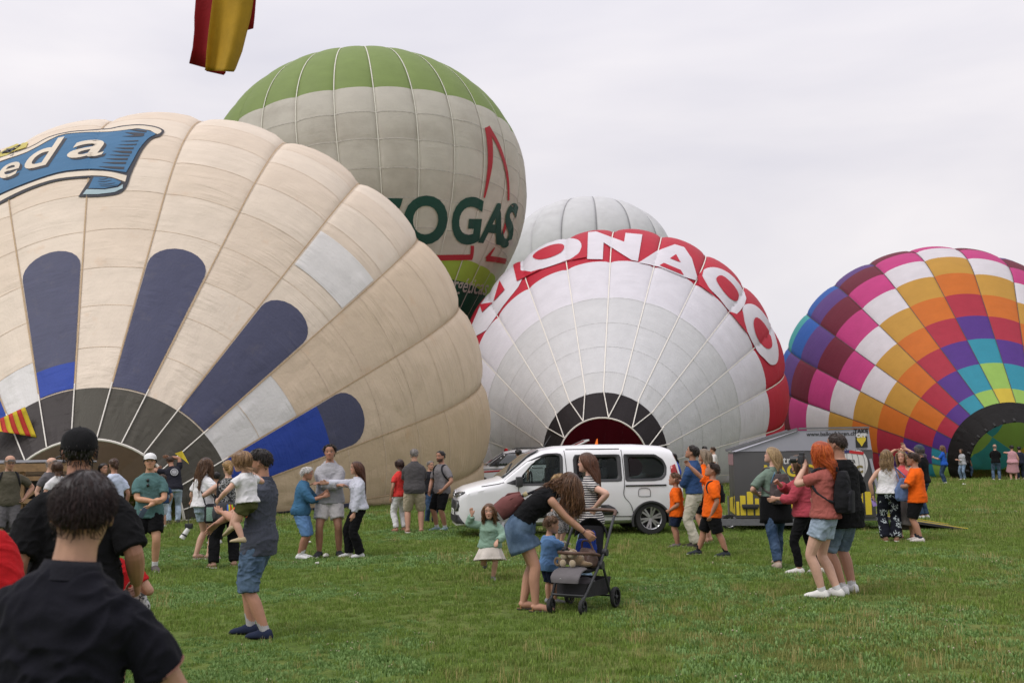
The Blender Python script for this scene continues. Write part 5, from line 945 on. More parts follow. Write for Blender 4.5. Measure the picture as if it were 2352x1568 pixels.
# pushchair group
g_ = gnd(1212, 1402); PP['bend'] = person('woman with wavy brown hair in black top and denim skirt bending over the pushchair', g_[0], g_[1], -88, H=1.69, sex='f', skin=(.45, .24, .16), lean=30, lean2=58, hipy=.03, hp=0, hy=4, top=dict(kind='tank', mat=BLACK, sleeve=.16, sh=.93, loose=.014, hem=.03, sw=1.9), bottom=dict(kind='skirt', mat=J_MID, len=.275, flare=.004, pleat=.012, waist=.085), hair=('curly', (.065, .028, .013), 2.2, .13, 900, (.24, .12, .055)), hl=(.05, -.355, .478), hr=(-.05, -.37, .47), el=(.4, .6, -1), er=(-.4, .6, -1), curl=(.45, .45), fl=(.05, .03, 4), fr=(-.055, -.05, -4), shoes=((.26, .14, .06), 'sandal', (.05, .045, .04)))
g_ = gnd(1361, 1366); PP['stripe'] = person('woman with long straight brown hair in striped tee, hand on hip, holding a toddler', g_[0], g_[1], 98, H=at(1355, 1038, g_[1])[2], sex='f', skin=(.55, .33, .25), top=dict(kind='tee', mat=fab('striped', (.60, .57, .54), pat=p_stripes((.02, .022, .035), 38, .46), var=.05), sleeve=.45, loose=.014, hem=-.035), bottom=dict(kind='jeans', mat=J_LIGHT, to=1.62, min=.036), hair=('long', (.075, .030, .015), 2.35, .03, 700, (.16, .065, .035)), hl=(.115, .045, .615), el=(.5, 1, -.1), hdl=(-.3, -.4, -.7), hr=(-.04, -.24, .66), er=(-1, 0, -.5), curl=(.5, .4), fl=(.05, .0, 0), fr=(-.05, -.03, 0), shoes=((.6, .58, .55), 'shoe'))
X = at(1284, 1236, 11.75); PP['toddler'] = person('toddler with blond pigtails in speckled grey dress held by the woman in stripes', X[0], X[1], -58, H=.84, child=1.15, sex='f', zoff=at(1284, 1250, 11.75)[2], skin=(.58, .36, .27), drop=.03, top=dict(kind='dress', mat=fab('speckle_dress', (.34, .32, .31), pat=p_speck((.05, .05, .05), 70, .52)), sleeve=.5, hem=-.07, loose=.02, widen=1.2), bottom=dict(kind='leggings', mat=fab('speckle_dress', (.3, .3, .3)), to=1.2, loose=.02), hair=('short', BLH, .3, .02, 420), shoes=((.5, .45, .36), 'shoe'))
g_ = gnd(1264, 1386); PP['blueboy'] = person('small boy in blue tee and navy shorts holding the pushchair bar', g_[0], g_[1], -112, H=.95, child=1.0, skin=(.50, .28, .19), hy=-6, hp=5, top=dict(kind='tee', mat=SKY_, sleeve=.8, loose=.018, hem=-.085, widen=.5), bottom=dict(kind='shorts', mat=fab('navy_short', (.012, .018, .04)), to=.95, loose=.022), hair=('crop', (.13, .07, .035), .16), hl=(.16, -.30, .52), hr=(-.06, -.33, .55), el=(1, .3, -.5), er=(-1, .3, -.5), curl=(.7, .7), fl=(.06, .0, 0), fr=(-.05, -.04, 0), shoes=((.3, .3, .32), 'shoe'))
# right of the van
X = stand(1557, 1256, 1085); person('small boy in orange tee and navy shorts beside the white van', X[0], X[1], 96, H=X[2], child=.6, skin=S2, hp=-8, top=dict(kind='tee', mat=ORANGE, sleeve=.85, loose=.02, hem=-.08, widen=.6), bottom=dict(kind='shorts', mat=fab('navy_short', (.012, .018, .04)), to=.85, loose=.025), hair=('crop', LBH, .14), hl=(.11, -.08, .50), curl=(.8, .4), shoes=((.12, .10, .10), 'shoe'), group=None)
X = stand(1598, 1258, 1022); PP['bluem'] = person('man in blue shirt and stone trousers looking up with folded arms', X[0], X[1], 104, H=X[2], skin=S2, hp=-22, top=dict(kind='shirt', mat=BLUESH, sleeve=1.3, loose=.022, hem=.0, out=.0, collar=BLUESH), bottom=dict(kind='trousers', mat=STONE, to=1.95, loose=.018, min=.044), hair=('short', (.02, .013, .01), .16), hl=(-.05, -.13, .63), el=(1, .2, -.6), hr=(.06, -.14, .65), er=(-1, .2, -.6), curl=(.4, .4), fl=(.05, .03, 0), fr=(-.05, -.02, 0), shoes=((.05, .04, .04), 'shoe'))
X = stand(1627, 1246, 1030); person('woman with long grey blond hair in orange top behind the pointing boy', X[0], X[1], 110, H=X[2], sex='f', skin=S1, hp=-10, top=dict(kind='tee', mat=ORANGE, sleeve=.7, loose=.02), bottom=dict(kind='shorts', mat=BLACK, to=.8, loose=.02), hair=('long', (.19, .14, .095), 2.2, .03, 400), shoes=((.3, .2, .15), 'sandal'))
X = stand(1639, 1278, 1064); PP['point'] = person('boy in orange tee and black shorts pointing up at the balloons', X[0], X[1], 88, H=X[2]*1.01, child=.35, skin=S2, hp=-14, lean=-4, top=dict(kind='tee', mat=ORANGE, sleeve=.8, loose=.026, hem=-.085, widen=.7), bottom=dict(kind='shorts', mat=BLACK, to=1.0, loose=.035), hair=('crop', (.03, .016, .010), .15), hr=(-.06, -.26, 1.0), er=(-.3, -.3, -1), hdr=(0, -.6, .8), hl=(.13, -.01, .455), curl=(.45, .55), fl=(.065, .135, 0), fr=(-.06, -.165, 0), socks=((.012, .012, .012), .06), shoes=((.03, .035, .04), 'shoe'))
X = seen(1639, 42, 1026); person('man in pale tee far off beside the grey balloon cloth', X[0], X[1], 100, H=X[2], skin=S1, top=dict(kind='tee', mat=OFFW, sleeve=.7), bottom=dict(kind='jeans', mat=J_DARK, to=1.9), hair=('short', BRH, .2))
X = seen(1619, 44, 1024); person('dark haired man in black tee far off beyond the blue shirted man', X[0], X[1], 150, H=X[2], skin=S1, top=dict(kind='tee', mat=BLACK, sleeve=.7), bottom=dict(kind='jeans', mat=J_DARK, to=1.9), hair=('short', DKH, .2))
X = seen(1549, 33, 1040); person('woman with long dark hair in blue printed top behind the van', X[0], X[1], 60, H=X[2], sex='f', skin=S1, top=dict(kind='sweater', mat=fab('royal', (.03, .06, .30)), sleeve=1.5), bottom=dict(kind='jeans', mat=J_DARK, to=1.9), hair=('long', DKH, 1.4, .03))
# right group
X = stand(1786, 1301, 1026); PP['blond'] = person('blond woman in sage tee with black sweater tied at her waist and jeans, looking up', X[0], X[1], 148, H=X[2], sex='f', fat=1.12, skin=(.55, .32, .24), hp=-14, hy=45, top=dict(kind='tee', mat=SAGE, sleeve=.85, loose=.022, hem=.045), bottom=dict(kind='jeans', mat=J_DARK, to=1.93, min=.036), hair=('long', (.26, .165, .075), 1.75, .02, 700, (.50, .36, .19)), hl=(.10, -.10, .60), el=(1, .6, 0), hr=(-.1, -.15, .6), curl=(.6, .6), fl=(.10, .17, -18), fr=(-.09, -.13, -14), shoes=((.40, .32, .26), 'shoe', (.55, .52, .48)))
X = stand(1852, 1317, 1043); PP['pinkg'] = person('girl in rose hoodie and black leggings holding out a hand', X[0], X[1], 92, H=X[2], sex='f', child=.1, skin=S1, top=dict(kind='hoodie', mat=PINK, sleeve=1.6, loose=.028, hem=-.04, widen=.5), bottom=dict(kind='leggings', mat=BLACK, to=1.9, loose=.006), hair=('bob', (.075, .042, .024), 1.3, .03, 460, (.17, .10, .055)), hl=(.05, -.21, .63), el=(.8, .6, -.6), hr=(-.03, -.2, .76), er=(-1, .2, -.6), hdl=(0, -1, -.25), curl=(.5, .6), fl=(.05, -.05, -4), fr=(-.06, .13, -4), shoes=((.62, .60, .57), 'shoe'))
X = stand(1897, 1372, 1012); PP['redh'] = person('red haired woman in brick tee and denim shorts taking a photograph', X[0]+.03, X[1], 103, H=X[2], sex='f', skin=(.56, .34, .25), lean=-3, lean2=-2, top=dict(kind='tee', mat=BRICK, sleeve=.62, loose=.024, hem=-.02, widen=.4), bottom=dict(kind='shorts', mat=J_PALE, to=.50, loose=.026, wr=.006), hair=('curly', REDH, 1.55, .12, 950, (.66, .15, .025)), hl=(.012, -.105, .838), el=(.55, -.5, -1), hdl=(-.35, -.35, .8), pl=(-.5, -.6, 0), hr=(-.04, -.115, .828), er=(-.9, -.2, -1), hdr=(.2, -.4, .8), curl=(.7, .7), fl=(.05, -.025, -6), fr=(-.05, .05, -4), socks=((.6, .6, .6), .03), shoes=((.66, .65, .62), 'shoe', (.6, .58, .54)))
X = stand(1945, 1362, 995); PP['blackt'] = person('tall man in oversized black tee and grey denim shorts standing behind the red haired woman', X[0], X[1], 128, H=X[2], skin=S2, fat=1.1, hy=10, top=dict(kind='tee', mat=BLACK, sleeve=.9, loose=.034, sw=1.6, hem=-.115, widen=1.1), bottom=dict(kind='shorts', mat=jean('grey', (.085, .12, .165)), to=1.0, loose=.026), hair=('crop', (.035, .021, .015), .10), hl=(.11, -.12, .58), hr=(-.12, -.1, .52), fl=(.06, .02, -8), fr=(-.06, .0, -8), socks=((.5, .5, .5), .03), shoes=((.62, .62, .62), 'shoe'))
X = stand(2047, 1243, 1031); PP['tank'] = person('woman with curly blond hair in white tank top and black floral trousers', X[0], X[1], 172, H=X[2], sex='f', fat=1.12, skin=(.50, .285, .20), hy=-10, top=dict(kind='tank', mat=WHITE, sleeve=0, sh=.72, loose=.016, hem=-.01), bottom=dict(kind='trousers', mat=fab('floral', (.010, .011, .018), pat=p_floral((.45, .50, .52), 7.0)), to=1.98, loose=.02, min=.056, flare=.012), hair=('curly', (.17, .10, .045), 1.6, .12, 620, (.46, .31, .15)), hl=(.165, .0, .50), el=(1, .6, 0), hr=(-.10, -.16, .66), curl=(.5, .5), fl=(.055, 0, 6), fr=(-.06, .0, -6), shoes=((.4, .2, .15), 'sandal'))
X = stand(2083, 1238, 1034); person('woman in coral top and grey skirt with both hands on her head', X[0], X[1], 12, H=X[2], sex='f', skin=(.52, .29, .20), top=dict(kind='tank', mat=CORAL, sleeve=0, sh=.6, loose=.016, hem=-.03), bottom=dict(kind='skirt', mat=fab('grey_skirt', (.19, .175, .165)), len=.46, flare=.015, pleat=.02), hair=('bob', (.20, .14, .075), 1.3, .04, 420, (.40, .29, .16)), hl=(.075, -.02, 1.005), el=(1, -.1, .6), hr=(-.075, -.02, 1.005), er=(-1, -.1, .6), hdl=(-1, 0, -.1), hdr=(1, 0, -.1), curl=(.5, .5), shoes=((.4, .1, .05), 'sandal'))
X = stand(2112, 1244, 1038); person('boy with short brown hair in orange tee and black shorts beside the women', X[0], X[1], 100, H=X[2], child=.2, skin=S2, top=dict(kind='tee', mat=ORANGE, sleeve=.85, loose=.028, hem=-.075, widen=.8), bottom=dict(kind='shorts', mat=BLACK, to=.95, loose=.038), hair=('short', (.045, .022, .014), .26, .03, 460), hl=(.07, -.17, .62), el=(1, .6, -.3), hr=(-.06, -.17, .64), curl=(.7, .6), fl=(.075, .03, -6), fr=(-.07, -.03, -6), socks=((.03, .035, .05), .05), shoes=((.55, .50, .48), 'shoe'))
X = stand(2124, 1192, 1021); person('man in black tee and dark cap pointing into the air', X[0], X[1], 118, H=X[2], skin=S1, top=dict(kind='tee', mat=BLACK, sleeve=.8, loose=.024), bottom=dict(kind='jeans', mat=J_DARK, to=1.9), hair=('bob', (.09, .08, .075), .7, .02, 260), hat=(fab('cap_slate', (.05, .065, .085)), False), hr=(-.05, -.3, .99), er=(-.3, -.2, -1), hdr=(0, -.5, 1), hl=(.14, -.03, .47), curl=(.4, .3), beard=((.2, .18, .16), .5))
# far right
for px_, fy, ty, yw, lab, sx_, tp, bt, hr_, kw in (
    (2171, 1111, 1022, 100, 'woman with long brown hair in bright blue tee looking at her phone', 'f', dict(kind='tee', mat=fab('cobalt', (.02, .09, .42)), sleeve=.8, loose=.02), dict(kind='jeans', mat=J_DARK, to=1.95), ('long', (.12, .06, .03), 2.2, .03), dict(hl=(.05, -.22, .68), hr=(-.03, -.22, .68), shoes=((.66, .66, .66), 'shoe'))),
    (2213, 1102, 1030, 40, 'woman with dark hair in grey sweater and jeans before the black balloon mouth', 'f', dict(kind='sweater', mat=fab('heather', (.36, .37, .39)), sleeve=1.8, loose=.022), dict(kind='jeans', mat=J_LIGHT, to=1.95), ('bob', (.05, .03, .02), 1.0, .03), dict(hl=(-.03, -.15, .64), hr=(.03, -.15, .62), shoes=((.6, .55, .5), 'shoe'))),
    (2226, 1100, 1026, -120, 'grey haired man in black tee and jeans beside the woman in grey', 'm', dict(kind='tee', mat=BLACK, sleeve=.8, loose=.02), dict(kind='jeans', mat=J_MID, to=1.95), ('short', GRH, .2), dict(shoes=((.6, .6, .6), 'shoe'))),
    (2290, 1103, 1017, 178, 'balding man in black tee and jeans with folded arms facing the rainbow balloon', 'm', dict(kind='tee', mat=BLACK, sleeve=.9, loose=.02), dict(kind='jeans', mat=J_MID, to=1.95), ('bald', GRH), dict(hl=(-.03, -.13, .66), hr=(.03, -.13, .64), el=(1, .2, -.4), er=(-1, .2, -.4), fl=(.08, 0, 10), fr=(-.07, 0, -8))),
    (2329, 1103, 1022, 172, 'woman in dusty pink dress with black sling bag on her back', 'f', dict(kind='dress', mat=fab('dusty_pink', (.50, .27, .30)), sleeve=.2, loose=.03, hem=-.04, widen=.8), dict(kind='skirt', mat=fab('dusty_pink', (.50, .27, .30)), len=.36, flare=.05, pleat=.04, waist=.06), ('short', DKH, .25), dict(fat=1.2, hl=(.05, -.15, .8), shoes=((.5, .4, .4), 'shoe'))),
    (2346, 1102, 1025, 165, 'man in dark printed jacket at the edge of the rainbow balloon mouth', 'm', dict(kind='jacket', mat=NAVY, sleeve=1.8, loose=.03), dict(kind='trousers', mat=NAVY, to=1.9), ('short', DKH, .2), dict())):
    X = stand(px_, fy, ty); person(lab, X[0], X[1], yw, H=min(X[2], 1.84), sex=sx_, skin=S1, top=tp, bottom=bt, hair=hr_, **kw)
run_jobs()
# ---------- vehicles ----------
PAINT = mat('white_paint', (.70, .70, .71), rough=.28, var=.03, vs=3, coat=.6, spec=.5)
PLAST, GLASS, RUBBER = mat('dark_plastic', (.028, .028, .03), rough=.55, var=.15, vs=20), mat('car_glass', (.022, .028, .029), rough=.03, var=0, spec=.9, coat=.5), mat('tyre_rubber', (.02, .02, .02), rough=.85, var=.2, vs=30, bump=.2, bs=60)
ALLOY, CHROME, LAMPG = mat('alloy', (.42, .42, .43), rough=.32, metal=.75, var=.05), mat('chrome', (.72, .72, .72), rough=.12, metal=1, var=0), mat('lamp_glass', (.10, .105, .11), rough=.06, spec=.9, var=.3, vs=30)
SEAMK, REDPR, TAIL = mat('panel_gap', (.02, .02, .02), var=0), mat('red_print', (.46, .02, .025), rough=.4, var=.03), mat('tail_lamp', (.30, .01, .01), rough=.15, var=.05)
def wheel(root, x, y, r, side, spokes=10, wd=.2):
    t = MB(); prof = [(r*.66, -wd/2), (r*.80, -wd/2), (r*.93, -wd*.48), (r*.985, -wd*.36), (r, -wd*.1), (r, wd*.1), (r*.985, wd*.36), (r*.93, wd*.48), (r*.80, wd/2), (r*.66, wd/2)]
    M = np.eye(4); M[:3, :3] = np.array([[1, 0, 0], [0, 0, side], [0, 1, 0]], float); M[:3, 3] = (x, y, r)
    e = bpy.data.objects.new('wheel', None); COL.objects.link(e); e.parent = root; e.empty_display_size = .1
    t.lathe(prof, 36, M, False); t.build('tyre', RUBBER, e, smooth=True)
    b = MB(); b.lathe([(r*.62, wd*.10), (r*.70, wd*.44), (r*.67, wd*.47), (r*.62, wd*.40), (r*.60, wd*.12)], 36, M, False); b.lathe([(0, wd*.33), (r*.10, wd*.36), (r*.13, wd*.30), (r*.13, 0), (0, 0)], 20, M)
    for k in range(spokes):
        a = 2*math.pi*k/spokes; q = (.10 if spokes > 7 else 0)*(1 if k % 2 else -1); p0 = np.array([r*.10*math.cos(a+q), r*.10*math.sin(a+q), wd*.31]); p1 = np.array([r*.67*math.cos(a+q*.9), r*.67*math.sin(a+q*.9), wd*.40])
        P = [M[:3, :3]@p+M[:3, 3] for p in (p0, (p0+p1)/2, p1)]; b.bar(P[0], P[2], .022*r/.32, .035*r/.32)
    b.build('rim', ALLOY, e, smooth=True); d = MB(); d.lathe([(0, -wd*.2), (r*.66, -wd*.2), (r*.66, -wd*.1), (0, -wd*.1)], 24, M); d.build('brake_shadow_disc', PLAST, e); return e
class Car:
    def __init__(s, prof, wid, zf, sill=.25): s.px, s.pz = np.array(prof).T; s.wx, s.ww = np.array(wid).T; s.zf, s.zw = np.array(zf).T; s.sill = sill
    def zt(s, x): return np.interp(x, s.px[::-1], s.pz[::-1])
    def w(s, x, z):
        zt = s.zt(x); b = np.interp(x, s.wx[::-1], s.ww[::-1])*np.interp(z, s.zf, s.zw); k = np.clip((z-(zt-.14))/.14, 0, 1); return b*np.sqrt(np.clip(1-(k*.80)**2.6, .02, 1))
    def fx(s, y, z):
        xs = np.linspace(s.px[0], s.px[0]-1.2, 400); ok = (s.w(xs, np.full(400, z)) >= abs(y)) & (s.zt(xs) >= z); return xs[np.argmax(ok)]
    def body(s, root, m, arches, name='body', holes=()):
        xs = np.concatenate([np.linspace(s.px[0], s.px[0]-.5, 14), np.linspace(s.px[0]-.56, s.px[-1]+.3, 40), np.linspace(s.px[-1]+.24, s.px[-1], 7)]); fr = np.array([0, .04, .12, .24, .37, .48, .58, .68, .77, .85, .91, .955, .985, 1.0]); V = []; n = 2*len(fr)+3
        for x in xs:
            zt = s.zt(x); z = s.sill+(zt-s.sill)*fr; w_ = s.w(np.full(len(z), x), z); w_[0] *= .93; half = [(w_[i], z[i]) for i in range(len(z))]; L_ = [(y, q) for y, q in half]+[(half[-1][0]*.6, zt+.022), (0, zt+.032), (-half[-1][0]*.6, zt+.022)]+[(-y, q) for y, q in half[::-1]]
            V += [(x, y, q) for y, q in L_]
        k = len(xs); n = len(L_); F = [(i*n+j, (i+1)*n+j, (i+1)*n+(j+1) % n, i*n+(j+1) % n) for i in range(k-1) for j in range(n)]+[tuple(range(n)), tuple((k-1)*n+j for j in range(n))[::-1]]
        o = mesh_obj(name, V, F, m, root); bm = bmesh.new(); bm.from_mesh(o.data); bmesh.ops.recalc_face_normals(bm, faces=bm.faces); bm.to_mesh(o.data); bm.free()
        c = MB()
        for x, r in arches: c.cyl((x, .52, r-.06), (x, 1.2, r-.06), r+.055, 40); c.cyl((x, -1.2, r-.06), (x, -.52, r-.06), r+.055, 40)
        for pts in holes: n_ = len(pts); c.add([(x, -1.3, z) for x, z in pts]+[(x, 1.3, z) for x, z in pts], [tuple(range(n_)), tuple(range(2*n_-1, n_-1, -1))]+[(i, i+n_, (i+1) % n_+n_, (i+1) % n_) for i in range(n_)])
        co = c.build('cutter', PLAST); co.parent = root; bo = o.modifiers.new('b', 'BOOLEAN'); bo.object = co; bo.operation = 'DIFFERENCE'; bo.solver = 'EXACT'; bo.use_self = False; bo.material_mode = 'TRANSFER'
        dg = bpy.context.evaluated_depsgraph_get(); dg.update(); me = bpy.data.meshes.new_from_object(o.evaluated_get(dg)); o.modifiers.clear(); o.data = me; bpy.data.objects.remove(co)
        me.polygons.foreach_set('use_smooth', [True]*len(me.polygons)); me.set_sharp_from_angle(angle=math.radians(38))
        for x, r in arches:
            for sd in (-1, 1):
                b = MB(); b.tube([(x+(r+.047)*math.cos(a), sd*(s.w(x, .6)*.995), r-.06+(r+.047)*math.sin(a)) for a in np.linspace(-.25, math.pi+.25, 28)], .026, 6); b.build('arch_trim', PLAST, root, smooth=True)
        return o
    def side(s, pts, m, root, name, off=.006, sides=(1,), smooth=0, maxe=.12):
        if smooth: pts = spline(pts, smooth)
        for sd in sides:
            V, F = poly_mesh(pts, maxe); P = np.stack([V[:, 0], sd*(s.w(V[:, 0], V[:, 1])+off), V[:, 1]], 1); o = mesh_obj(name, P, F, m, root); so = o.modifiers.new('solid', 'SOLIDIFY'); so.thickness = .012; so.offset = 0
    def front(s, pts, m, root, name, off=.008, mirror=False, smooth=0, maxe=.07):
        if smooth: pts = spline(pts, smooth)
        for sd in ((1, -1) if mirror else (1,)):
            V, F = poly_mesh(pts, maxe); P = np.array([(s.fx(y, z)+off, sd*y, z) for y, z in V[:, :2]]); o = mesh_obj(name, P, F, m, root); so = o.modifiers.new('solid', 'SOLIDIFY'); so.thickness = .014; so.offset = 0
    def topp(s, pts, m, root, name, off=.008, maxe=.12):
        V, F = poly_mesh(pts, maxe); P = np.stack([V[:, 0], V[:, 1], s.zt(V[:, 0])+off+.032*(1-(np.abs(V[:, 1])/.75)**2)], 1); o = mesh_obj(name, P, F, m, root); so = o.modifiers.new('solid', 'SOLIDIFY'); so.thickness = .014; so.offset = 0
def line(pts, w=.009): return stroke(pts, w, 5)
# white van
vl = np.array(gnd(1156, 1236)); vr = np.array(gnd(1478, 1228)); hd = unit(np.array([vl[0]-vr[0], vl[1]-vr[1], 0])); WB = 2.97
van = empty('parked_van', (vl[0]-hd[1]*.0, vl[1]+.0, 0), math.atan2(hd[1], hd[0]), 'white passenger van with sliding rear door parked on the grass', 'van')
# the near wheels stand on the traced spots, so shift the centre line away from the camera
nr_ = np.array([-hd[1], hd[0]]); van.location = (vl[0]-nr_[0]*.80, vl[1]-nr_[1]*.80, 0)
VC = Car([(.90, .60), (.885, .80), (.84, .92), (.72, .985), (.40, 1.07), (.02, 1.15), (-.22, 1.34), (-.55, 1.60), (-.80, 1.71), (-1.15, 1.765), (-1.9, 1.79), (-2.8, 1.785), (-3.35, 1.75), (-3.50, 1.70), (-3.60, 1.45), (-3.66, 1.0), (-3.66, .5)], [(.90, .66), (.86, .76), (.72, .86), (.45, .905), (0, .92), (-3.2, .92), (-3.55, .89), (-3.66, .85)], [(.2, .90), (.34, .965), (.55, 1.0), (.95, .995), (1.12, .97), (1.5, .87), (1.72, .78), (1.82, .72)])
WIN = [[(-.34, 1.06), (-1.13, 1.06), (-1.16, 1.58), (-1.08, 1.615), (-.88, 1.60), (-.60, 1.44), (-.40, 1.22)]]
SURR = []
for x0, x1 in ((-1.42, -2.40), (-2.46, -3.34)):
    top_ = 1.615
    pts = [(x0-.03, 1.10), (x0, 1.16), (x0, top_-.07), (x0-.05, top_), (x1+.02, top_), (x1, top_-.02), (x1, 1.09), (x1+.03, 1.07), (x0-.12, 1.07)] if x0 > -2 else [(x0, 1.07), (x0, top_), (x1+.22, top_-.01), (x1+.06, top_-.12), (x1, 1.36), (x1+.02, 1.18), (x1+.12, 1.09), (x1+.3, 1.07)]
    c_ = np.mean(pts, 0); SURR.append(pts); WIN.append([(c_[0]+(p[0]-c_[0])*.84, c_[1]+(p[1]-c_[1])*.78) for p in pts])
VC.body(van, PAINT, ((0, .335), (-WB, .335)), holes=WIN)
TINT = mat('tinted_glass', (.015, .02, .02), rough=.03, var=0, spec=.9, alpha=.12)
for px0 in (-1.0, -1.95):      # seats seen through the glass
    for y in (-.42, .42): MB().box((px0-.15, y, 1.18), (.16, .42, .36)).build('seat_back', PLAST, van, bevel=.06); MB().box((px0-.18, y, 1.45), (.10, .24, .16)).build('headrest', PLAST, van, bevel=.04)
MB().tube([(-.62+.0*k, .42+.17*math.cos(k), 1.12+.17*math.sin(k)) for k in np.linspace(0, 6.28, 20)], .016, 6).build('steering_wheel', PLAST, van, smooth=True)
def frame_poly(outer, inner):
    n_ = 60
    def rs(p): p = np.array(dense(p, .012)); s_ = np.linspace(0, len(p)-1, n_, endpoint=False).astype(int); return p[s_]
    def al(p):
        p = rs(p); c_ = p.mean(0); a_ = np.arctan2(p[:, 1]-c_[1], p[:, 0]-c_[0]); o_ = np.argsort(a_); return p[o_], a_[o_], c_
    po, ao, co_ = al(outer); t_ = np.linspace(-math.pi, math.pi, n_, endpoint=False)
    f_ = lambda p, a_: np.stack([np.interp(t_, a_, p[:, k], period=2*math.pi) for k in (0, 1)], 1); pi_, ai, ci = al(inner); return f_(po, ao), f_(pi_, ai)
def surround(outer, inner, sides=(1, -1)):
    A, B = frame_poly(outer, inner); n_ = len(A)
    for sd in sides:
        P = [np.array([x, sd*(VC.w(x, z)+.006), z]) for x, z in np.concatenate([A, B])]+[np.array([x, sd*(VC.w(x, z)-.03), z]) for x, z in B]
        F = [(i, (i+1) % n_, n_+(i+1) % n_, n_+i) for i in range(n_)]+[(n_+i, n_+(i+1) % n_, 2*n_+(i+1) % n_, 2*n_+i) for i in range(n_)]
        mesh_obj('window_surround', P, F, PLAST, van)
for x in (0, -WB):
    for sd in (1, -1): wheel(van, x, sd*.80, .335, sd, 12)
b = MB(); b.box((-1.4, 0, .30), (4.2, 1.35, .16)); b.build('underbody', PLAST, van)
surround([(.02, 1.10), (-.20, 1.04), (-.32, 1.02), (-1.16, 1.02), (-1.20, 1.10), (-1.22, 1.60), (-1.16, 1.655), (-.86, 1.645), (-.50, 1.50), (-.16, 1.24)], WIN[0]); VC.side(WIN[0], TINT, van, 'side_window', -.012, (1, -1))
for a_, b_, nm in ((SURR[0], WIN[1], 'sliding_door_window'), (SURR[1], WIN[2], 'rear_quarter_window')): surround(a_, b_); VC.side(b_, TINT, van, nm, -.012, (1, -1))
for pts in ([(-.30, 1.0), (-.31, .6), (-.45, .40)], [(-1.26, 1.70), (-1.28, 1.1), (-1.26, .38)], [(-2.43, 1.70), (-2.44, 1.06), (-2.42, .80), (-2.55, .62), (-2.62, .40)], [(-1.30, 1.72), (-2.40, 1.72)], [(-.36, .395), (-2.6, .385)], [(.42, 1.015), (.1, 1.06), (-.02, 1.09)]): VC.side(line(pts), SEAMK, van, 'panel_gap', .004, (1, -1))
VC.side(stroke([(-2.46, .985), (-3.3, .985)], .03), SEAMK, van, 'door_rail', .008, (1, -1))
VC.side([(-.62, .44), (-.64, .56), (-.72, .62), (-2.10, .62), (-2.22, .56), (-2.30, .46), (-2.22, .42), (-.7, .40)], PLAST, van, 'side_bumper_strip', .02, (1, -1))
VC.side(stroke([(-2.72, .79), (-2.74, .92), (-2.94, .92), (-2.96, .79), (-2.94, .77), (-2.74, .77), (-2.725, .785)], .006, 3), SEAMK, van, 'fuel_flap', .003, (1,))
for x in (-1.08, -1.5):
    b = MB(); b.box((x, VC.w(x, .93)+.02, .93), (.2, .03, .035)); b.build('door_handle', PAINT, van, bevel=.01)
for sd in (1, -1):
    b = MB(); b.box((-.30, sd*1.03, 1.10), (.13, .17, .2)); b.box((-.30, sd*.93, 1.04), (.06, .12, .05)); b.build('wing_mirror', PLAST, van, bevel=.03)
VC.side([(-3.42, 1.0), (-3.42, 1.36), (-3.52, 1.4), (-3.57, 1.2), (-3.58, 1.0)], TAIL, van, 'tail_lamp', .012, (1, -1)); VC.side([(-3.34, .30), (-3.34, .52), (-3.6, .56), (-3.64, .30)], PLAST, van, 'rear_bumper', .012, (1, -1))
VC.topp([(.0, -.70), (.0, .70), (-.35, .66), (-.76, .56), (-.76, -.56), (-.35, -.66)], GLASS, van, 'windscreen', .012)
VC.topp([(-.30, -.05), (-.12, .66), (-.09, .67), (-.26, -.03)], SEAMK, van, 'wiper', .03)
VC.front([(-.80, .30), (-.74, .47), (.74, .47), (.80, .30)], PLAST, van, 'lower_grille', .012)
for k in range(5): VC.front(stroke([(-.7, .33+.028*k), (.7, .33+.028*k)], .012), SEAMK, van, 'grille_slat', .024)
VC.front([(-.40, .545), (-.42, .56), (-.42, .70), (-.38, .74), (.38, .74), (.42, .70), (.42, .56), (.38, .545)], PLAST, van, 'grille', .010)
for k in range(6): VC.front(stroke([(-.40, .565+.03*k), (.40, .565+.03*k)], .009), SEAMK, van, 'grille_slat', .022)
b = MB(); b.box((VC.fx(0, .5)+.03, 0, .51), (.015, .50, .115)); pl = b.build('number_plate', mat('plate_white', (.62, .62, .60), var=.02), van)
V, F = text_mesh('7502', .10, .004); mesh_obj('plate_number', np.stack([np.full(len(V), VC.fx(0, .5)+.040), V[:, 0], V[:, 1]+.475], 1), F, SEAMK, pl)
VC.front([(.44, .58), (.50, .55), (.70, .57), (.74, .64), (.72, .72), (.62, .735), (.47, .71)], LAMPG, van, 'headlight', .014, True); VC.front([(.42, .55), (.52, .53), (.73, .55), (.765, .64), (.74, .74), (.6, .755), (.44, .735)], PLAST, van, 'headlight_surround', .006, True)
VC.front(stroke([(0, .845), (.30, .85), (.55, .865), (.74, .885), (.80, .90)], (.07, .07, .075, .07, .02)), PLAST, van, 'running_light_panel', .006, True); VC.front(stroke([(.05, .878), (.30, .882), (.55, .902), (.76, .922)], .014), CHROME, van, 'chrome_strip', .018, True); VC.front(stroke([(.05, .818), (.30, .82), (.55, .835), (.76, .865)], .014), CHROME, van, 'chrome_strip', .018, True); VC.front(stroke([(.42, .856), (.60, .872), (.74, .890)], .03), LAMPG, van, 'running_light', .014, True)
for z in (.845, .895): VC.front(stroke([(-.085, z-.03), (0, z+.03), (.085, z-.03)], .022, 1), CHROME, van, 'emblem', .03)
b = MB(); b.tube([(-.95, 0, 1.76), (-1.12, 0, 2.02)], [.012, .005], 6); b.build('aerial', PLAST, van)
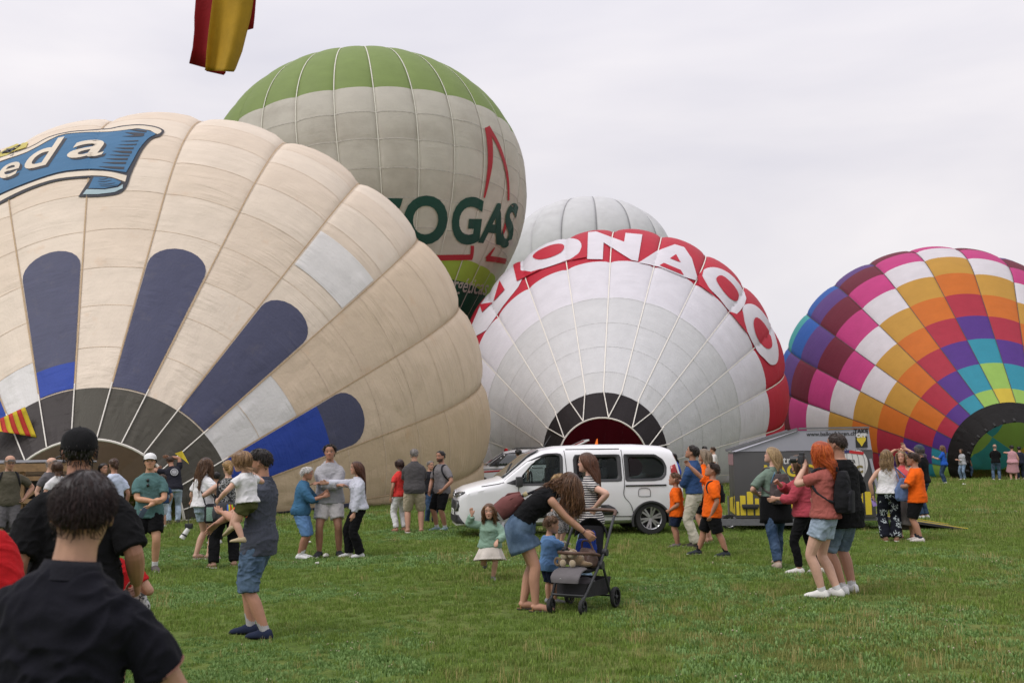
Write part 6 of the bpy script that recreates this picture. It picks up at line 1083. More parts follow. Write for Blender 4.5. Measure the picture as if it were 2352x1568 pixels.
# striped off-road car behind
sp_ = at(1098, 1100, 41.5); suv = empty('parked_car', (sp_[0], 41.0+.8, 0), math.radians(186), 'white off-road car with red side stripe, tailgate open, behind the van', 'car')
SC_ = Car([(.88, .72), (.86, .95), (.80, 1.05), (.30, 1.14), (-.25, 1.20), (-.55, 1.42), (-1.05, 1.74), (-1.5, 1.82), (-2.6, 1.84), (-3.5, 1.80), (-3.85, 1.55), (-3.95, 1.1), (-3.95, .6)], [(.88, .78), (.7, .90), (.3, .95), (-3.6, .95), (-3.95, .88)], [(.2, .92), (.4, .985), (.7, 1.0), (1.05, .99), (1.25, .95), (1.6, .84), (1.82, .74)], .35)
SC_.body(suv, PAINT, ((0, .39), (-2.92, .39)))
for x in (0, -2.92):
    for sd in (1, -1): wheel(suv, x, sd*.84, .39, sd, 5, .24)
SC_.side([(-.35, 1.22), (-.40, 1.18), (-3.6, 1.24), (-3.55, 1.55), (-3.3, 1.70), (-1.4, 1.74), (-1.0, 1.68)], PLAST, suv, 'window_surround', .006, (1, -1))
for a_, b_ in ((-.62, -1.55), (-1.62, -2.62), (-2.70, -3.42)): SC_.side([(a_, 1.23), (b_, 1.25), (b_, 1.68 if b_ > -3 else 1.60), (a_-(.50 if a_ > -1 else 0), 1.67)], GLASS, suv, 'side_window', .014, (1, -1))
SC_.side(stroke([(.55, .93), (-.5, .98), (-1.2, 1.02)], (.05, .07, .07)), REDPR, suv, 'red_stripe', .008, (1, -1)); SC_.side(stroke([(.2, 1.05), (-1.5, 1.09), (-2.6, 1.10)], .035), mat('grey_print', (.16, .16, .16), rough=.4), suv, 'grey_stripe', .008, (1, -1))
SC_.topp([(-.28, -.72), (-.28, .72), (-1.02, .58), (-1.02, -.58)], GLASS, suv, 'windscreen', .012)
for sd in (1, -1):
    b = MB(); b.box((-.72, sd*1.06, 1.28), (.14, .18, .2)); b.build('wing_mirror', PLAST, suv, bevel=.03)
    b = MB(); b.tube([(-1.5, sd*.66, 1.88), (-1.7, sd*.66, 1.92), (-3.2, sd*.66, 1.91), (-3.4, sd*.66, 1.85)], .02, 6); b.build('roof_rail', PLAST, suv)
b = MB(); b.box((-4.15, 0, 2.02), (.95, 1.5, .07), Ry(.42)); tg_ = b.build('tailgate', PAINT, suv, bevel=.02); b = MB(); b.box((-4.15, .5, 2.07), (.5, .3, .03), Ry(.42)); b.build('tail_lamp', TAIL, tg_)
# ---------- balloon trailer ----------
tl, tr_ = at(1690, 1187, 20.8), at(2012, 1170, 20.4); dx = tr_[:2]-tl[:2]; LT = np.linalg.norm(dx); ang = math.atan2(dx[1], dx[0])
trl = empty('balloon_trailer', (tl[0], tl[1], 0), ang, 'dark grey box trailer with yellow bars and balloon print, pale grey sloping lid', 'trailer')
ANTH, LIDG, FRAME, YEL = mat('anthracite', (.062, .060, .062), rough=.5, var=.06, vs=3), mat('lid_grey', (.30, .30, .345), rough=.45, var=.05, vs=3), mat('galvanised', (.16, .16, .17), rough=.5, metal=.4, var=.15, vs=12), mat('print_yellow', (.62, .47, .03), rough=.45, var=.08, vs=8)
W_ = 1.55; b = MB(); b.box((LT/2, W_/2, .95), (LT, W_, 1.36)); b.build('box_body', ANTH, trl, bevel=.012)
def prism(pts, y0, y1): n = len(pts); return [(x, y0, z) for x, z in pts]+[(x, y1, z) for x, z in pts], [tuple(range(n)), tuple(range(2*n-1, n-1, -1))]+[(i, i+n, (i+1) % n+n, (i+1) % n) for i in range(n)]
b = MB(); b.add(*prism([(.06, 1.632), (LT-.02, 1.632), (LT-.06, 2.06), (LT*.47, 2.04)], -.012, W_+.012)); lid = b.build('lid', LIDG, trl)
for q_ in (((-.05, -.03, 1.66), (LT*.47, -.03, 2.075), .05, .055), ((LT*.47+.03, -.02, 2.085), (LT-.05, -.02, 2.085), .04, .035), ((-.05, W_+.03, 1.66), (LT*.47, W_+.03, 2.075), .05, .055)): MB().bar(*q_).build('lid_rail', FRAME, lid)
for x0, x1, ht in ((.02, .09, .42), (.15, .28, .52), (.40, .50, .62),): pass
def flat(pts, m, name, parent, y=-.006):
    V, F = poly_mesh(pts, .4); o = mesh_obj(name, np.stack([V[:, 0], np.full(len(V), y), V[:, 1]], 1), F, m, parent, smooth=False); so = o.modifiers.new('solid', 'SOLIDIFY'); so.thickness = .004; so.offset = 0; return o
def ftext(txt, size, x, z, m, name, parent, y=-.01, off=.0, shear=0.0, align='LEFT'):
    V, F = text_mesh(txt, size, off, shear, align=align); return mesh_obj(name, np.stack([V[:, 0]+x, np.full(len(V), y), V[:, 1]+z], 1), F, m, parent, smooth=False)
for k, (x0, w_, ht) in enumerate(((.02, .06, .28), (.10, .11, .40), (.24, .12, .48), (.40, .08, .34), (LT*.38, .10, .36), (LT-.46, .08, .40), (LT-.35, .11, .50), (LT-.20, .12, .46))): flat([(x0, .33), (x0+w_, .33), (x0+w_, .33+ht), (x0, .33+ht)], YEL, 'yellow_bar', trl)
for x0 in (.12, LT-.64):
    b = MB(); b.box((x0+.18, -.05, .52), (.34, .10, .07)); b.box((x0+.18, -.04, .47), (.30, .08, .03)); b.build('handle_box', PLAST, trl, bevel=.012)
WP, BP, GP = mat('print_white', (.62, .61, .60), rough=.45, var=.04), mat('print_black', (.015, .015, .015), rough=.45, var=0), mat('print_gold', (.19, .15, .05), rough=.5)
ftext('ultra', .22, LT*.30, 1.37, WP, 'lettering', trl, off=.002); ftext('MAGIC', .32, LT*.215, 1.12, YEL, 'lettering', trl, off=.012); ftext('balloons/', .16, LT*.245, .96, WP, 'lettering', trl)
ftext('www.ballonfahren.ch', .115, LT*.535, 1.93, BP, 'lettering', lid, y=-.02, off=.002)
lg = flat([(LT-.33, 1.68), (LT-.10, 1.68), (LT-.10, 1.90), (LT-.33, 1.90)], BP, 'logo_field', lid, y=-.018); flat(spline([(LT-.215, 1.705), (LT-.25, 1.76), (LT-.30, 1.83), (LT-.29, 1.90), (LT-.215, 1.92), (LT-.14, 1.90), (LT-.13, 1.83), (LT-.18, 1.76)], 3), YEL, 'logo_balloon', lid, y=-.026)
ftext('TAKE', .115, LT-.215, 1.975, BP, 'lettering', lid, y=-.02, off=.006, align='CENTER'); ftext('OFF', .115, LT-.215, 1.885, WP, 'lettering', lid, y=-.034, off=.006, align='CENTER'); ftext('BALLON AG', .035, LT-.215, 1.645, BP, 'lettering', lid, y=-.02, align='CENTER')
bx_ = LT*.815; flat(spline([(bx_, .62), (bx_-.14, .85), (bx_-.36, 1.18), (bx_-.40, 1.42), (bx_-.28, 1.62), (bx_, 1.68), (bx_+.28, 1.62), (bx_+.40, 1.42), (bx_+.36, 1.18), (bx_+.14, .85)], 4), WP, 'balloon_print', trl)
for k in range(-3, 4): flat(stroke([(bx_+k*.035, .66), (bx_+k*.10, 1.0), (bx_+k*.115, 1.4), (bx_+k*.085, 1.64)], .008), FRAME, 'balloon_print_seam', trl, y=-.012)
flat(stroke([(bx_-.32, 1.575), (bx_, 1.60), (bx_+.05, 1.60)], .06), mat('print_navy', (.03, .03, .12), rough=.5), 'balloon_print_band', trl, y=-.014); flat(stroke([(bx_+.05, 1.60), (bx_+.33, 1.56)], .06), REDPR, 'balloon_print_band', trl, y=-.014)
ftext('ultra', .15, bx_-.12, 1.37, BP, 'lettering', trl, y=-.018); ftext('MAGIC', .19, bx_, 1.18, GP, 'lettering', trl, y=-.018, off=.012, align='CENTER')
# printed front end and running gear
def endp(pts, m, name, x=-.006):
    V, F = poly_mesh(pts, .4); o = mesh_obj(name, np.stack([np.full(len(V), x), V[:, 0], V[:, 1]], 1), F, m, trl, smooth=False); so = o.modifiers.new('solid', 'SOLIDIFY'); so.thickness = .004; so.offset = 0
endp([(.04, .34), (W_-.04, .34), (W_-.04, .62), (.04, .72)], YEL, 'front_print'); endp([(.04, 1.35), (W_-.04, 1.35), (W_-.04, 1.58), (.04, 1.58)], mat('print_rose', (.30, .17, .19), rough=.5, var=.25, vs=5), 'front_print'); endp([(.10, .62), (.36, .45), (.36, .80)], BP, 'front_print', -.014)
b = MB(); b.box((LT/2+.1, W_/2, .24), (LT+.25, W_-.1, .06)); b.bar((-.9, W_/2, .24), (0, W_/2, .24), .10, .09); b.bar((-.35, .1, .24), (-.9, W_/2, .24), .07, .08); b.bar((-.35, W_-.1, .24), (-.9, W_/2, .24), .07, .08); b.box((.45, -.02, .19), (1.6, .05, .13)); b.build('chassis', FRAME, trl)
for y in (.06, W_-.06): wheel(trl, LT*.5, y, .31, -1 if y < 1 else 1, 6, .18)
wheel(trl, -.1, .5, .16, -1, 5, .07)
b = MB(); b.tube([(-.1, .5, .16), (-.1, .5, .7)], .025, 8); b.build('jockey_post', FRAME, trl)
b = MB(); b.add(*prism([(LT+.05, .24), (LT+.05, .30), (LT+1.75, .03), (LT+1.75, .0)], .10, W_-.15)); rmp = b.build('ramp', mat('ramp_dark', (.05, .048, .045), rough=.7, var=.2, vs=10), trl)
for y in (.085, W_-.135):
    b = MB(); b.bar((LT+.05, y, .325), (LT+1.77, y, .04), .016, .014); b.build('ramp_edge', YEL, rmp)
b = MB(); b.bar((LT+.10, -.02, .55), (LT-.06, -.02, 1.45), .06, .05); b.build('door_strut', LIDG, trl)
# ---------- pushchair and the things in it ----------
TUBE, SEATG, SEATB, LEATH, MESHB = mat('tube_black', (.022, .023, .026), rough=.45, var=.1), fab('seat_grey', (.135, .125, .13)), fab('seat_black', (.02, .02, .022)), mat('leather_brown', (.085, .042, .026), rough=.5, var=.2, vs=20, bump=.2, bs=70), fab('basket_black', (.035, .034, .036))
g_ = gnd(1333, 1396); pc = empty('pushchair', (g_[0]+.02, g_[1]-.05, 0), -math.radians(29), 'black pushchair with grey seat and brown leather handle, loaded with bags and a plush toy', 'pushchair'); pc.scale = (.9, .9, .93)
for sd in (-1, 1):
    b = MB(); b.tube(spline([(sd*.20, -.40, .16), (sd*.23, -.22, .34), (sd*.255, .08, .62), (sd*.255, .26, .84), (sd*.25, .42, 1.02)], 4, False), .017, 10); b.build('frame_tube', TUBE, pc, smooth=True)
    b = MB(); b.tube(spline([(sd*.255, .02, .52), (sd*.27, .08, .36), (sd*.275, .20, .16), (sd*.275, .27, .12)], 4, False), .015, 10); b.build('rear_leg', TUBE, pc, smooth=True)
    b = MB(); b.cyl((sd*.235, .10, .63), (sd*.29, .10, .63), .042, 16); b.cyl((sd*.235, -.02, .50), (sd*.285, -.02, .50), .048, 16); b.build('joint', TUBE, pc, smooth=True)
    for y, r, wd in ((-.42, .085, .04), (.28, .115, .045)):
        e = bpy.data.objects.new('wheel', None); COL.objects.link(e); e.parent = pc; M = np.eye(4); M[:3, :3] = np.array([[0, 0, 1], [1, 0, 0], [0, 1, 0]], float); M[:3, 3] = (sd*(.20 if y < 0 else .30), y, r)
        t = MB(); t.lathe([(r*.74, -wd/2), (r*.94, -wd/2), (r, -wd*.2), (r, wd*.2), (r*.94, wd/2), (r*.74, wd/2)], 28, M, False); t.build('tyre', RUBBER, e, smooth=True); q = MB(); q.lathe([(r*.12, -wd*.6), (r*.2, -wd*.4), (r*.2, wd*.4), (r*.12, wd*.6)], 14, M)
        for k in range(5): a = k*1.2566; q.bar(M[:3, :3]@np.array([0, 0, 0])+M[:3, 3], M[:3, :3]@np.array([r*.8*math.cos(a), r*.8*math.sin(a), 0])+M[:3, 3], .014, .02)
        q.build('hub', TUBE, e)
    b = MB(); b.tube([(sd*.20, -.40, .18), (sd*.20, -.43, .12), (sd*.20, -.42, .085)], .022, 8); b.build('fork', TUBE, pc, smooth=True)
b = MB(); b.tube(spline([(-.25, .42, 1.02), (-.245, .47, 1.065), (-.19, .49, 1.08), (0, .50, 1.085), (.19, .49, 1.08), (.245, .47, 1.065), (.25, .42, 1.02)], 4, False), .021, 10); b.build('handle', LEATH, pc, smooth=True)
b = MB(); b.tube(spline([(-.22, .02, .60), (-.215, -.14, .635), (-.15, -.27, .645), (0, -.31, .648), (.15, -.27, .645), (.215, -.14, .635), (.22, .02, .60)], 4, False), .019, 10); b.build('bumper_bar', LEATH, pc, smooth=True)
def pad(pts, hw, th, m, name, n=10):
    P = np.array(spline(pts, 4, False)); V = []; k = len(P); T = np.gradient(P, axis=0); T /= np.linalg.norm(T, axis=1, keepdims=True); nn = np.stack([0*T[:, 0], -T[:, 2], T[:, 1]], 1)
    hw = np.interp(np.linspace(0, 1, k), np.linspace(0, 1, len(hw)), hw)
    return MB().add(*rings(P, np.tile([1., 0, 0], (k, 1)), nn, hw, np.full(k, th), 18, 3.0)).build(name, m, pc, smooth=True)
pad([(0, .34, .90), (0, .22, .66), (0, .10, .46)], (.15, .18, .18), .028, SEATB, 'backrest'); pad([(0, .10, .45), (0, -.10, .44), (0, -.24, .46)], (.18, .18, .17), .03, SEATB, 'seat'); pad([(0, -.20, .47), (0, -.36, .455), (0, -.45, .40), (0, -.46, .34)], (.165, .18, .185, .17), .022, SEATG, 'footrest')
MB().tube([(-.045+.014*math.cos(a), -.478, .375+.014*math.sin(a)) for a in np.linspace(.5, 6.0, 14)], .003, 5).tube([(-.02, -.478, .372), (.06, -.478, .372)], .0035, 5).build('emblem', mat('print_pale', (.45, .45, .45)), pc, smooth=True)
P = []; V, F = [], []; n = 16
for i, a in enumerate(np.linspace(.35, 1.35, 6)):      # folded canopy: ribs that fan out behind the backrest
    for j in range(n):
        t = math.pi*j/(n-1); r = .25*(1+.03*(i % 2)); V.append((.215*math.cos(t), .26+r*math.sin(t)*math.cos(a)*.8, .78+r*math.sin(t)*math.sin(a)*.9))
F = [(i*n+j, i*n+j+1, (i+1)*n+j+1, (i+1)*n+j) for i in range(5) for j in range(n-1)]; o = mesh_obj('canopy', V, F, SEATB, pc); so = o.modifiers.new('s', 'SOLIDIFY'); so.thickness = .012
b = MB(); b.add(*[[(x*wd, y, z) for (y, z, wd) in ((-.33, .17, .17), (.26, .15, .22), (.30, .34, .24), (-.28, .32, .19)) for x in (-1, 1)], [(0, 1, 3, 2), (0, 2, 4, 6), (1, 7, 5, 3), (2, 3, 5, 4), (0, 6, 7, 1)]]); o = b.build('basket', MESHB, pc); so = o.modifiers.new('s', 'SOLIDIFY'); so.thickness = .01
b = MB(); b.ell((0, -.08, .24), (.15, .16, .06), 14, 8); b.ell((.03, .02, .29), (.13, .13, .06), 14, 8); b.build('blanket', SEATG, pc, smooth=True)
b = MB(); b.tube([(-.2, -.38, .2), (.2, -.38, .2)], .012, 8); b.tube([(-.27, .27, .13), (.27, .27, .13)], .012, 8); b.build('axle', TUBE, pc)
PR = Rz(-math.radians(29)); pcw = lambda v: PR@(np.array(v, float)*np.array([.9, .9, .93]))+np.array([g_[0]+.02, g_[1]-.05, 0])
# plush toy on the seat
ty = empty('plush_toy', pcw((-.02, -.20, .485)), -math.radians(29), 'tan plush bear lying in the seat of the pushchair', 'toy'); FURM, FURL = fab('plush_tan', (.24, .165, .095), bump=.6, bs=120, sheen=.6), fab('plush_pale', (.36, .29, .20), bump=.6, bs=120, sheen=.6)
b = MB(); b.ell((0, .06, .07), (.11, .10, .075), 16, 10); b.ell((-.06, -.02, .12), (.052, .055, .05), 12, 8); b.ell((.02, -.03, .14), (.05, .055, .05), 12, 8); b.ell((.11, .05, .03), (.10, .035, .03), 12, 8); b.ell((-.13, .03, .045), (.05, .05, .05), 12, 8); o = b.build('body', FURM, ty, smooth=True); job(o, .008, 2)
for c in ((-.065, -.075, .12), (.02, -.085, .14), (-.07, -.09, .045), (.04, -.09, .045)):
    b = MB(); b.ell(c, (.038, .022, .04), 12, 8); b.build('paw', FURL, ty, smooth=True)
b = MB(); b.tube([(-.175+.032*math.cos(a), .0, .05+.036*math.sin(a)) for a in np.linspace(0, 2*math.pi, 14)], .014, 8); b.build('ear', FURM, ty, smooth=True)
# bags in the pushchair
def soft_bag(name, label, loc, rz, dims, m, handles=(), parts=(), seed=0, vox=.01, sq=2.6, taper=.85):
    e = empty(name, loc, rz, label, 'bag'); q = np.linspace(0, 1, 9); C = np.stack([0*q, 0*q, q*dims[2]], 1); a = np.interp(q, [0, .08, .5, .9, 1], [.75, .95, 1, taper, taper*.8])*dims[0]/2; d = np.interp(q, [0, .08, .4, .9, 1], [.7, .95, 1, .62, .45])*dims[1]/2
    o = MB().add(*rings(C, np.tile([1., 0, 0], (9, 1)), np.tile([0, 1., 0], (9, 1)), a, d, 24, sq)).build('bag_body', m, e, smooth=True)
    def post(V, Nn, me): return V+Nn*(.010*fbm(V*np.array([16, 16, 7]), seed))[:, None], None, None
    job(o, vox, 2, post)
    for pts, r, hm in handles: MB().tube(spline(pts, 4, False), r, 8).build('strap', hm, e, smooth=True)
    for c, s_, pm, nm in parts: MB().box(c, s_).build(nm, pm, e, bevel=min(s_)*.3)
    return e
BLUEB = fab('bag_blue', (.010, .035, .22), rough=.5); soft_bag('blue_bag', 'bright blue bag in the pushchair under the bending woman hands', pcw((.02, .10, .56)), -.6, (.25, .13, .20), BLUEB, [([(.04, 0, .18), (.05, .02, .27), (.09, .02, .27), (.11, 0, .16)], .010, BLUEB)], seed=4)
soft_bag('leather_bag', 'brown leather bag leaning in the pushchair behind the plush toy', pcw((.10, -.04, .48)), -.9, (.24, .15, .19), mat('bag_brown', (.075, .040, .030), rough=.55, var=.2, vs=14, bump=.2, bs=60), [([(-.09, 0, .17), (-.05, -.02, .26), (.05, -.02, .26), (.09, 0, .17)], .01, LEATH)], seed=9)
# ---------- bags, packs and hand-held things ----------
def strap_on(R, m, pts, r=.012, name='strap'): MB().tube(spline([tuple(p) for p in pts], 5, False), r, 8).build(name, m, R.root, smooth=True)
def backpack(R, label, m, m2, sc=1.0, sz=(.30, .17, .44), s0=.19, off=.0, zip_=None, rough=1):
    """hangs behind the shoulders; local frame of the wearer"""
    p = R.pt(s0, 0, .062); rz = R.root.rotation_euler[2]; c = R.world(p); f = R.sp(s0)[1]; e = empty('backpack', c, rz, label, 'backpack'); B = lambda v: f@np.array(v)
    q = np.linspace(0, 1, 9); h = sz[2]*sc; C = np.stack([B((off, sz[1]*.5*sc, (u-.72)*h)) for u in q]); a = np.interp(q, [0, .06, .4, .85, 1], [.8, .96, 1, .85, .55])*sz[0]/2*sc; d = np.interp(q, [0, .06, .35, .85, 1], [.75, .95, 1, .72, .45])*sz[1]/2*sc
    o = MB().add(*rings(C, np.tile(f[:, 0], (9, 1)), np.tile(f[:, 1], (9, 1)), a, d, 24, 3)).build('pack_body', m, e, smooth=True); job(o, .009, 2, lambda V, Nn, me: (V+Nn*(.007*fbm(V*13, 5))[:, None], None, None))
    C2 = np.stack([B((off, sz[1]*.93*sc, (u*.52-.70)*h)) for u in q]); MB().add(*rings(C2, np.tile(f[:, 0], (9, 1)), np.tile(f[:, 1], (9, 1)), np.full(9, sz[0]*.38*sc)*np.interp(q, [0, .1, .9, 1], [.8, 1, 1, .7]), np.full(9, .035*sc), 18, 3)).build('front_pocket', m2, e, smooth=True)
    if zip_: MB().tube([B((off+.01, sz[1]*1.02*sc+.03, -.10*h)), B((off+.03, sz[1]*1.10*sc+.03, -.3*h)), B((off+.035, sz[1]*1.06*sc+.03, -.55*h))], .008, 6).build('zip', zip_, e, smooth=True)
    MB().tube([B((-.03, .03, .26*h)), B((-.025, .03, .36*h)), B((.025, .03, .36*h)), B((.03, .03, .26*h))], .009, 6).build('grab_loop', m2, e, smooth=True)
    for sd in (-1, 1):
        P = [R.pt(s_, sd*x_, y_)-p for s_, x_, y_ in ((.255, .040, .055), (.285, .056, .012), (.272, .072, -.045), (.22, .088, -.066), (.15, .102, -.035), (.10, .098, .03), (.08, .07, .07))]; MB().tube(spline(P, 5, False), .016, 8).build('strap', m2, e, smooth=True)
    return e
BK, BK2 = fab('pack_black', (.014, .014, .016)), fab('pack_black_b', (.022, .022, .026)); TAUPE = fab('pack_taupe', (.085, .066, .066)); ROSEB = fab('bag_mauve', (.15, .058, .055)); BAGB = fab('bag_denim', (.11, .16, .30)); BAGG = fab('bag_grey', (.052, .052, .058))
backpack(PP['redh'], 'black backpack on the red haired woman', BK, BK2, 1.0, (.30, .19, .46), .20); backpack(PP['blond'], 'taupe backpack with white zip on the blond woman', TAUPE, TAUPE, 1.0, (.34, .13, .42), .17, zip_=mat('zip_white', (.6, .6, .6)))
backpack(PP['point'], 'small dark backpack on the pointing boy', BK, BK2, .62, (.28, .15, .44), .2); backpack(PP['beard'], 'small black sling pack on the bearded man', BK, BK2, .62, (.30, .17, .44), .16)
backpack(PP['olive'], 'dark backpack on the man in olive tee', BK2, BK2, .8, s0=.2)
# shoulder bag of the bending woman
R = PP['bend']; p = R.pt(.12, .04, .075); e = empty('shoulder_bag', R.world(p), R.root.rotation_euler[2], 'mauve bucket bag hanging on the back of the bending woman', 'bag')
f = R.sp(.1)[1]; q = np.linspace(0, 1, 9); ax = unit(np.array([0, .80, -.52])); xx = np.array([1., 0, 0]); yy = np.cross(ax, xx); C = np.stack([np.array([0, .02, .03])+ax*u*.30 for u in q]); MB().add(*rings(C, np.tile(xx, (9, 1)), np.tile(yy, (9, 1)), np.interp(q, [0, .15, .6, 1], [.05, .09, .125, .115]), np.interp(q, [0, .15, .6, 1], [.045, .075, .115, .10]), 20, 2.4)).build('bag_body', ROSEB, e, smooth=True)
for i in range(7): a = i*.9; MB().tube([C[0]+.05*(xx*math.cos(a)+yy*math.sin(a)), C[3]+.108*(xx*math.cos(a)+yy*math.sin(a)), C[4]+.108*(xx*math.cos(a)+yy*math.sin(a))], [.012, .01, .003], 6).build('pleat', ROSEB, e, smooth=True)
MB().tube(spline([C[0], R.pt(.19, .05, .07)-p, R.pt(.26, .055, .05)-p, R.pt(.28, .06, -.02)-p, R.pt(.2, .06, -.075)-p, R.pt(.08, .08, -.06)-p, R.pt(.05, .11, .0)-p, C[2]+xx*.08], 4, False), .016, 8).build('strap', BK2, e, smooth=True); MB().box(C[0]-ax*.04, (.05, .05, .05), np.stack([xx, yy, ax], 1)).build('buckle', mat('buckle_gold', (.6, .5, .3), rough=.3, metal=.8), e, bevel=.008)
# hip bag of the woman with wavy hair, big bag of the ponytail woman, tote
R = PP['curly']; w_ = R.world(np.array([-.06, .02, .43])*R.H); pos = at(487, 1200, w_[1]-.18); sh_ = np.array(R.world(R.SL*.7+R.SR*.3+np.array([0, .02, .065])))-pos; e = soft_bag('shoulder_bag', 'black and pale green square bag at the hip of the wavy haired woman', pos, .15, (.26, .10, .30), BK2, [([(-.11, 0, .29), tuple(np.array([-.11, 0, .29])*.5+sh_*.5), tuple(sh_), tuple(np.array([.11, .06, .29])*.5+sh_*.5), (.11, 0, .29)], .012, BK2)], [((-.01, -.055, .14), (.15, .02, .22), fab('bag_mint', (.22, .34, .28), pat=p_speck((.03, .05, .04), 60, .62)), 'front_panel')], 3, taper=1.0, sq=4)
R = PP['ponyw']; pos = at(516, 1196, R.root.location[1]-.18); sh_ = np.array(R.world(R.SL+np.array([-.01, .01, .055])))-pos; e = soft_bag('tote_bag', 'large dark grey tote with colourful scarf at the side of the ponytail woman', pos, .1, (.38, .16, .28), BAGG, [([(-.12, 0, .26), tuple(np.array([-.12, 0, .26])*.5+sh_*.5), tuple(sh_), tuple(np.array([.12, 0, .26])*.5+sh_*.5), (.12, 0, .26)], .013, BK2)], (), 6, taper=.8)
for k, c in enumerate(((.05, .12, .45), (.45, .42, .03), (.4, .05, .04), (.25, .3, .02))): MB().tube(spline([(.05+.02*k, -.05, .24), (.06+.025*k, -.10, .16), (.05+.03*k, -.095, .06-.01*k)], 4, False), [.014]*8+[.02], 6).build('scarf', fab('scarf%d' % k, c), e, smooth=True)
R = PP['tank']; pos = at(2080, 1150, R.root.location[1]-.16); sh_ = np.array(R.world(R.SR+np.array([.02, 0, .055])))-pos; soft_bag('tote_bag', 'blue cloth tote hanging from the shoulder of the woman in white tank top', pos, .1, (.40, .12, .40), BAGB, [([(-.09, 0, .36), tuple(np.array([-.09, 0, .36])*.5+sh_*.5), tuple(sh_)], .012, BAGB), ([(.09, 0, .36), tuple(np.array([.09, 0, .36])*.5+sh_*.5+np.array([.01, 0, 0])), tuple(sh_)], .012, BAGB)], (), 8, taper=.45)
R = PP['lens']; h = R.world(R.HLp); e = empty('camera', (h[0], h[1]-.02, h[2]-.48), 0, 'camera with long white lens hanging from a strap beside the wavy haired woman', 'camera')
MB().cyl((0, 0, .02), (-.10, -.06, -.16), .045, 16, .055).build('lens', mat('lens_white', (.60, .60, .58), rough=.4), e, smooth=True); MB().cyl((-.055, -.033, -.08), (-.068, -.04, -.105), .056, 16).build('lens_ring', TUBE, e, smooth=True); MB().box((.01, .01, .07), (.14, .08, .10)).build('camera_body', TUBE, e, bevel=.015); MB().tube([(.0, 0, .10), (.0, .02, .3), (0, .02, .50)], .007, 6).build('strap', TUBE, e)
# camera of the red haired woman
R = PP['redh']; c = R.world((R.HLp+R.HRp)/2+np.array([0, -.0, -.02])); e = empty('camera', c, R.root.rotation_euler[2], 'black camera held up by the red haired woman', 'camera')
MB().box((0, 0, .02), (.15, .07, .10)).build('camera_body', TUBE, e, bevel=.015); MB().box((0, 0, .085), (.06, .06, .04)).build('viewfinder', TUBE, e, bevel=.01); MB().cyl((0, -.03, .02), (0, -.13, .02), .036, 20, .04).build('lens', TUBE, e, smooth=True); MB().tube([(.07, 0, .03), (.10, .02, -.10), (.05, .06, -.2)], .006, 6).build('strap', TUBE, e)
def phone(R, p, label, col=(.05, .06, .09), rot=(0, 0, 0)):
    e = empty('phone', R.world(p), R.root.rotation_euler[2], label, 'phone'); Rm = Rx(rot[0])@Ry(rot[1])@Rz(rot[2]); MB().box((0, 0, 0), (.074, .010, .15), Rm).build('phone_case', mat('phone_%d' % int(col[2]*100), col, rough=.35), e, bevel=.004); MB().box(Rm@np.array([.02, .006, .05]), (.022, .004, .03), Rm).build('camera_island', TUBE, e, bevel=.002)
R = PP['teal']; phone(R, R.HLp+np.array([-.03, -.03, -.04]), 'blue grey phone in the hand of the man in teal tee', (.07, .09, .14), (.2, .5, 0))
R = PP['pinkg']; phone(R, R.HRp+np.array([0, -.03, .03]), 'blue phone in the hand of the girl in rose hoodie', (.03, .12, .2), (-.4, .3, .2))
R = PP['tank']; phone(R, R.HLp+np.array([.0, 0, -.04]), 'lilac phone in the lowered hand of the woman in white tank top', (.30, .20, .5), (.1, .2, 0))
# watches and bands are worn: parts of their wearers
def band(R, W, E, col, name='watch', k=.14, r=.021, wd=.02):
    d = unit(E-W); c = W+d*k*.15; MB().tube([c-d*wd/2, c+d*wd/2], r*R.H/1.75*1.0, 16).build(name, mat('band_%d_%d' % (int(col[0]*100), int(col[2]*100)), col, rough=.4), R.root, smooth=True)
for k_, W_k, E_k, col in (('cap', 'WL', 'EL', (.012, .012, .012)), ('teal', 'WL', 'EL', (.015, .015, .015)), ('bend', 'WL', 'EL', (.42, .52, .5)), ('bend', 'WR', 'ER', (.1, .04, .04)), ('tank', 'WL', 'EL', (.05, .05, .05)), ('stripe', 'WL', 'EL', (.5, .4, .3))): R = PP[k_]; band(R, getattr(R, W_k), getattr(R, E_k), col, r=.031 if k_ == 'cap' else .026, wd=.03)
# cords on the back of the man in black cap, sunglasses and prints
R = PP['cap']; CORD = fab('cord_white', (.5, .5, .5), pat=p_stripes((.1, .1, .1), 120, .5))
for sd, xs_ in ((1, ((.045, .285, .028), (.040, .25, .078), (.020, .20, .090))), (-1, ((-.055, .285, .028), (-.045, .25, .080), (.0, .195, .092)))): strap_on(R, CORD, [R.pt(s_, x_, y_*1.12+.008) for x_, s_, y_ in xs_], .006, 'cord')
R = PP['teal']; MB().ell(R.pt(.235, -.012, -.082), (.022, .012, .028), 10, 7).ell(R.pt(.195, -.010, -.088), (.022, .012, .028), 10, 7).build('sunglasses', mat('sunglass', (.01, .01, .01), rough=.1), R.root, smooth=True)
R = PP['crew']; c, f = R.sp(.19); ring = MB(); q0 = R.pt(.19, -.005, .088)
for rr, tt in ((.085, .012), (.05, .012), (.022, .02)): ring.tube([q0+f@np.array([rr*math.cos(a), 0.004, rr*math.sin(a)]) for a in np.linspace(0, 2*math.pi, 25)], tt, 5)
ring.build('emblem', mat('emblem_white', (.42, .42, .44)), R.root, smooth=True)
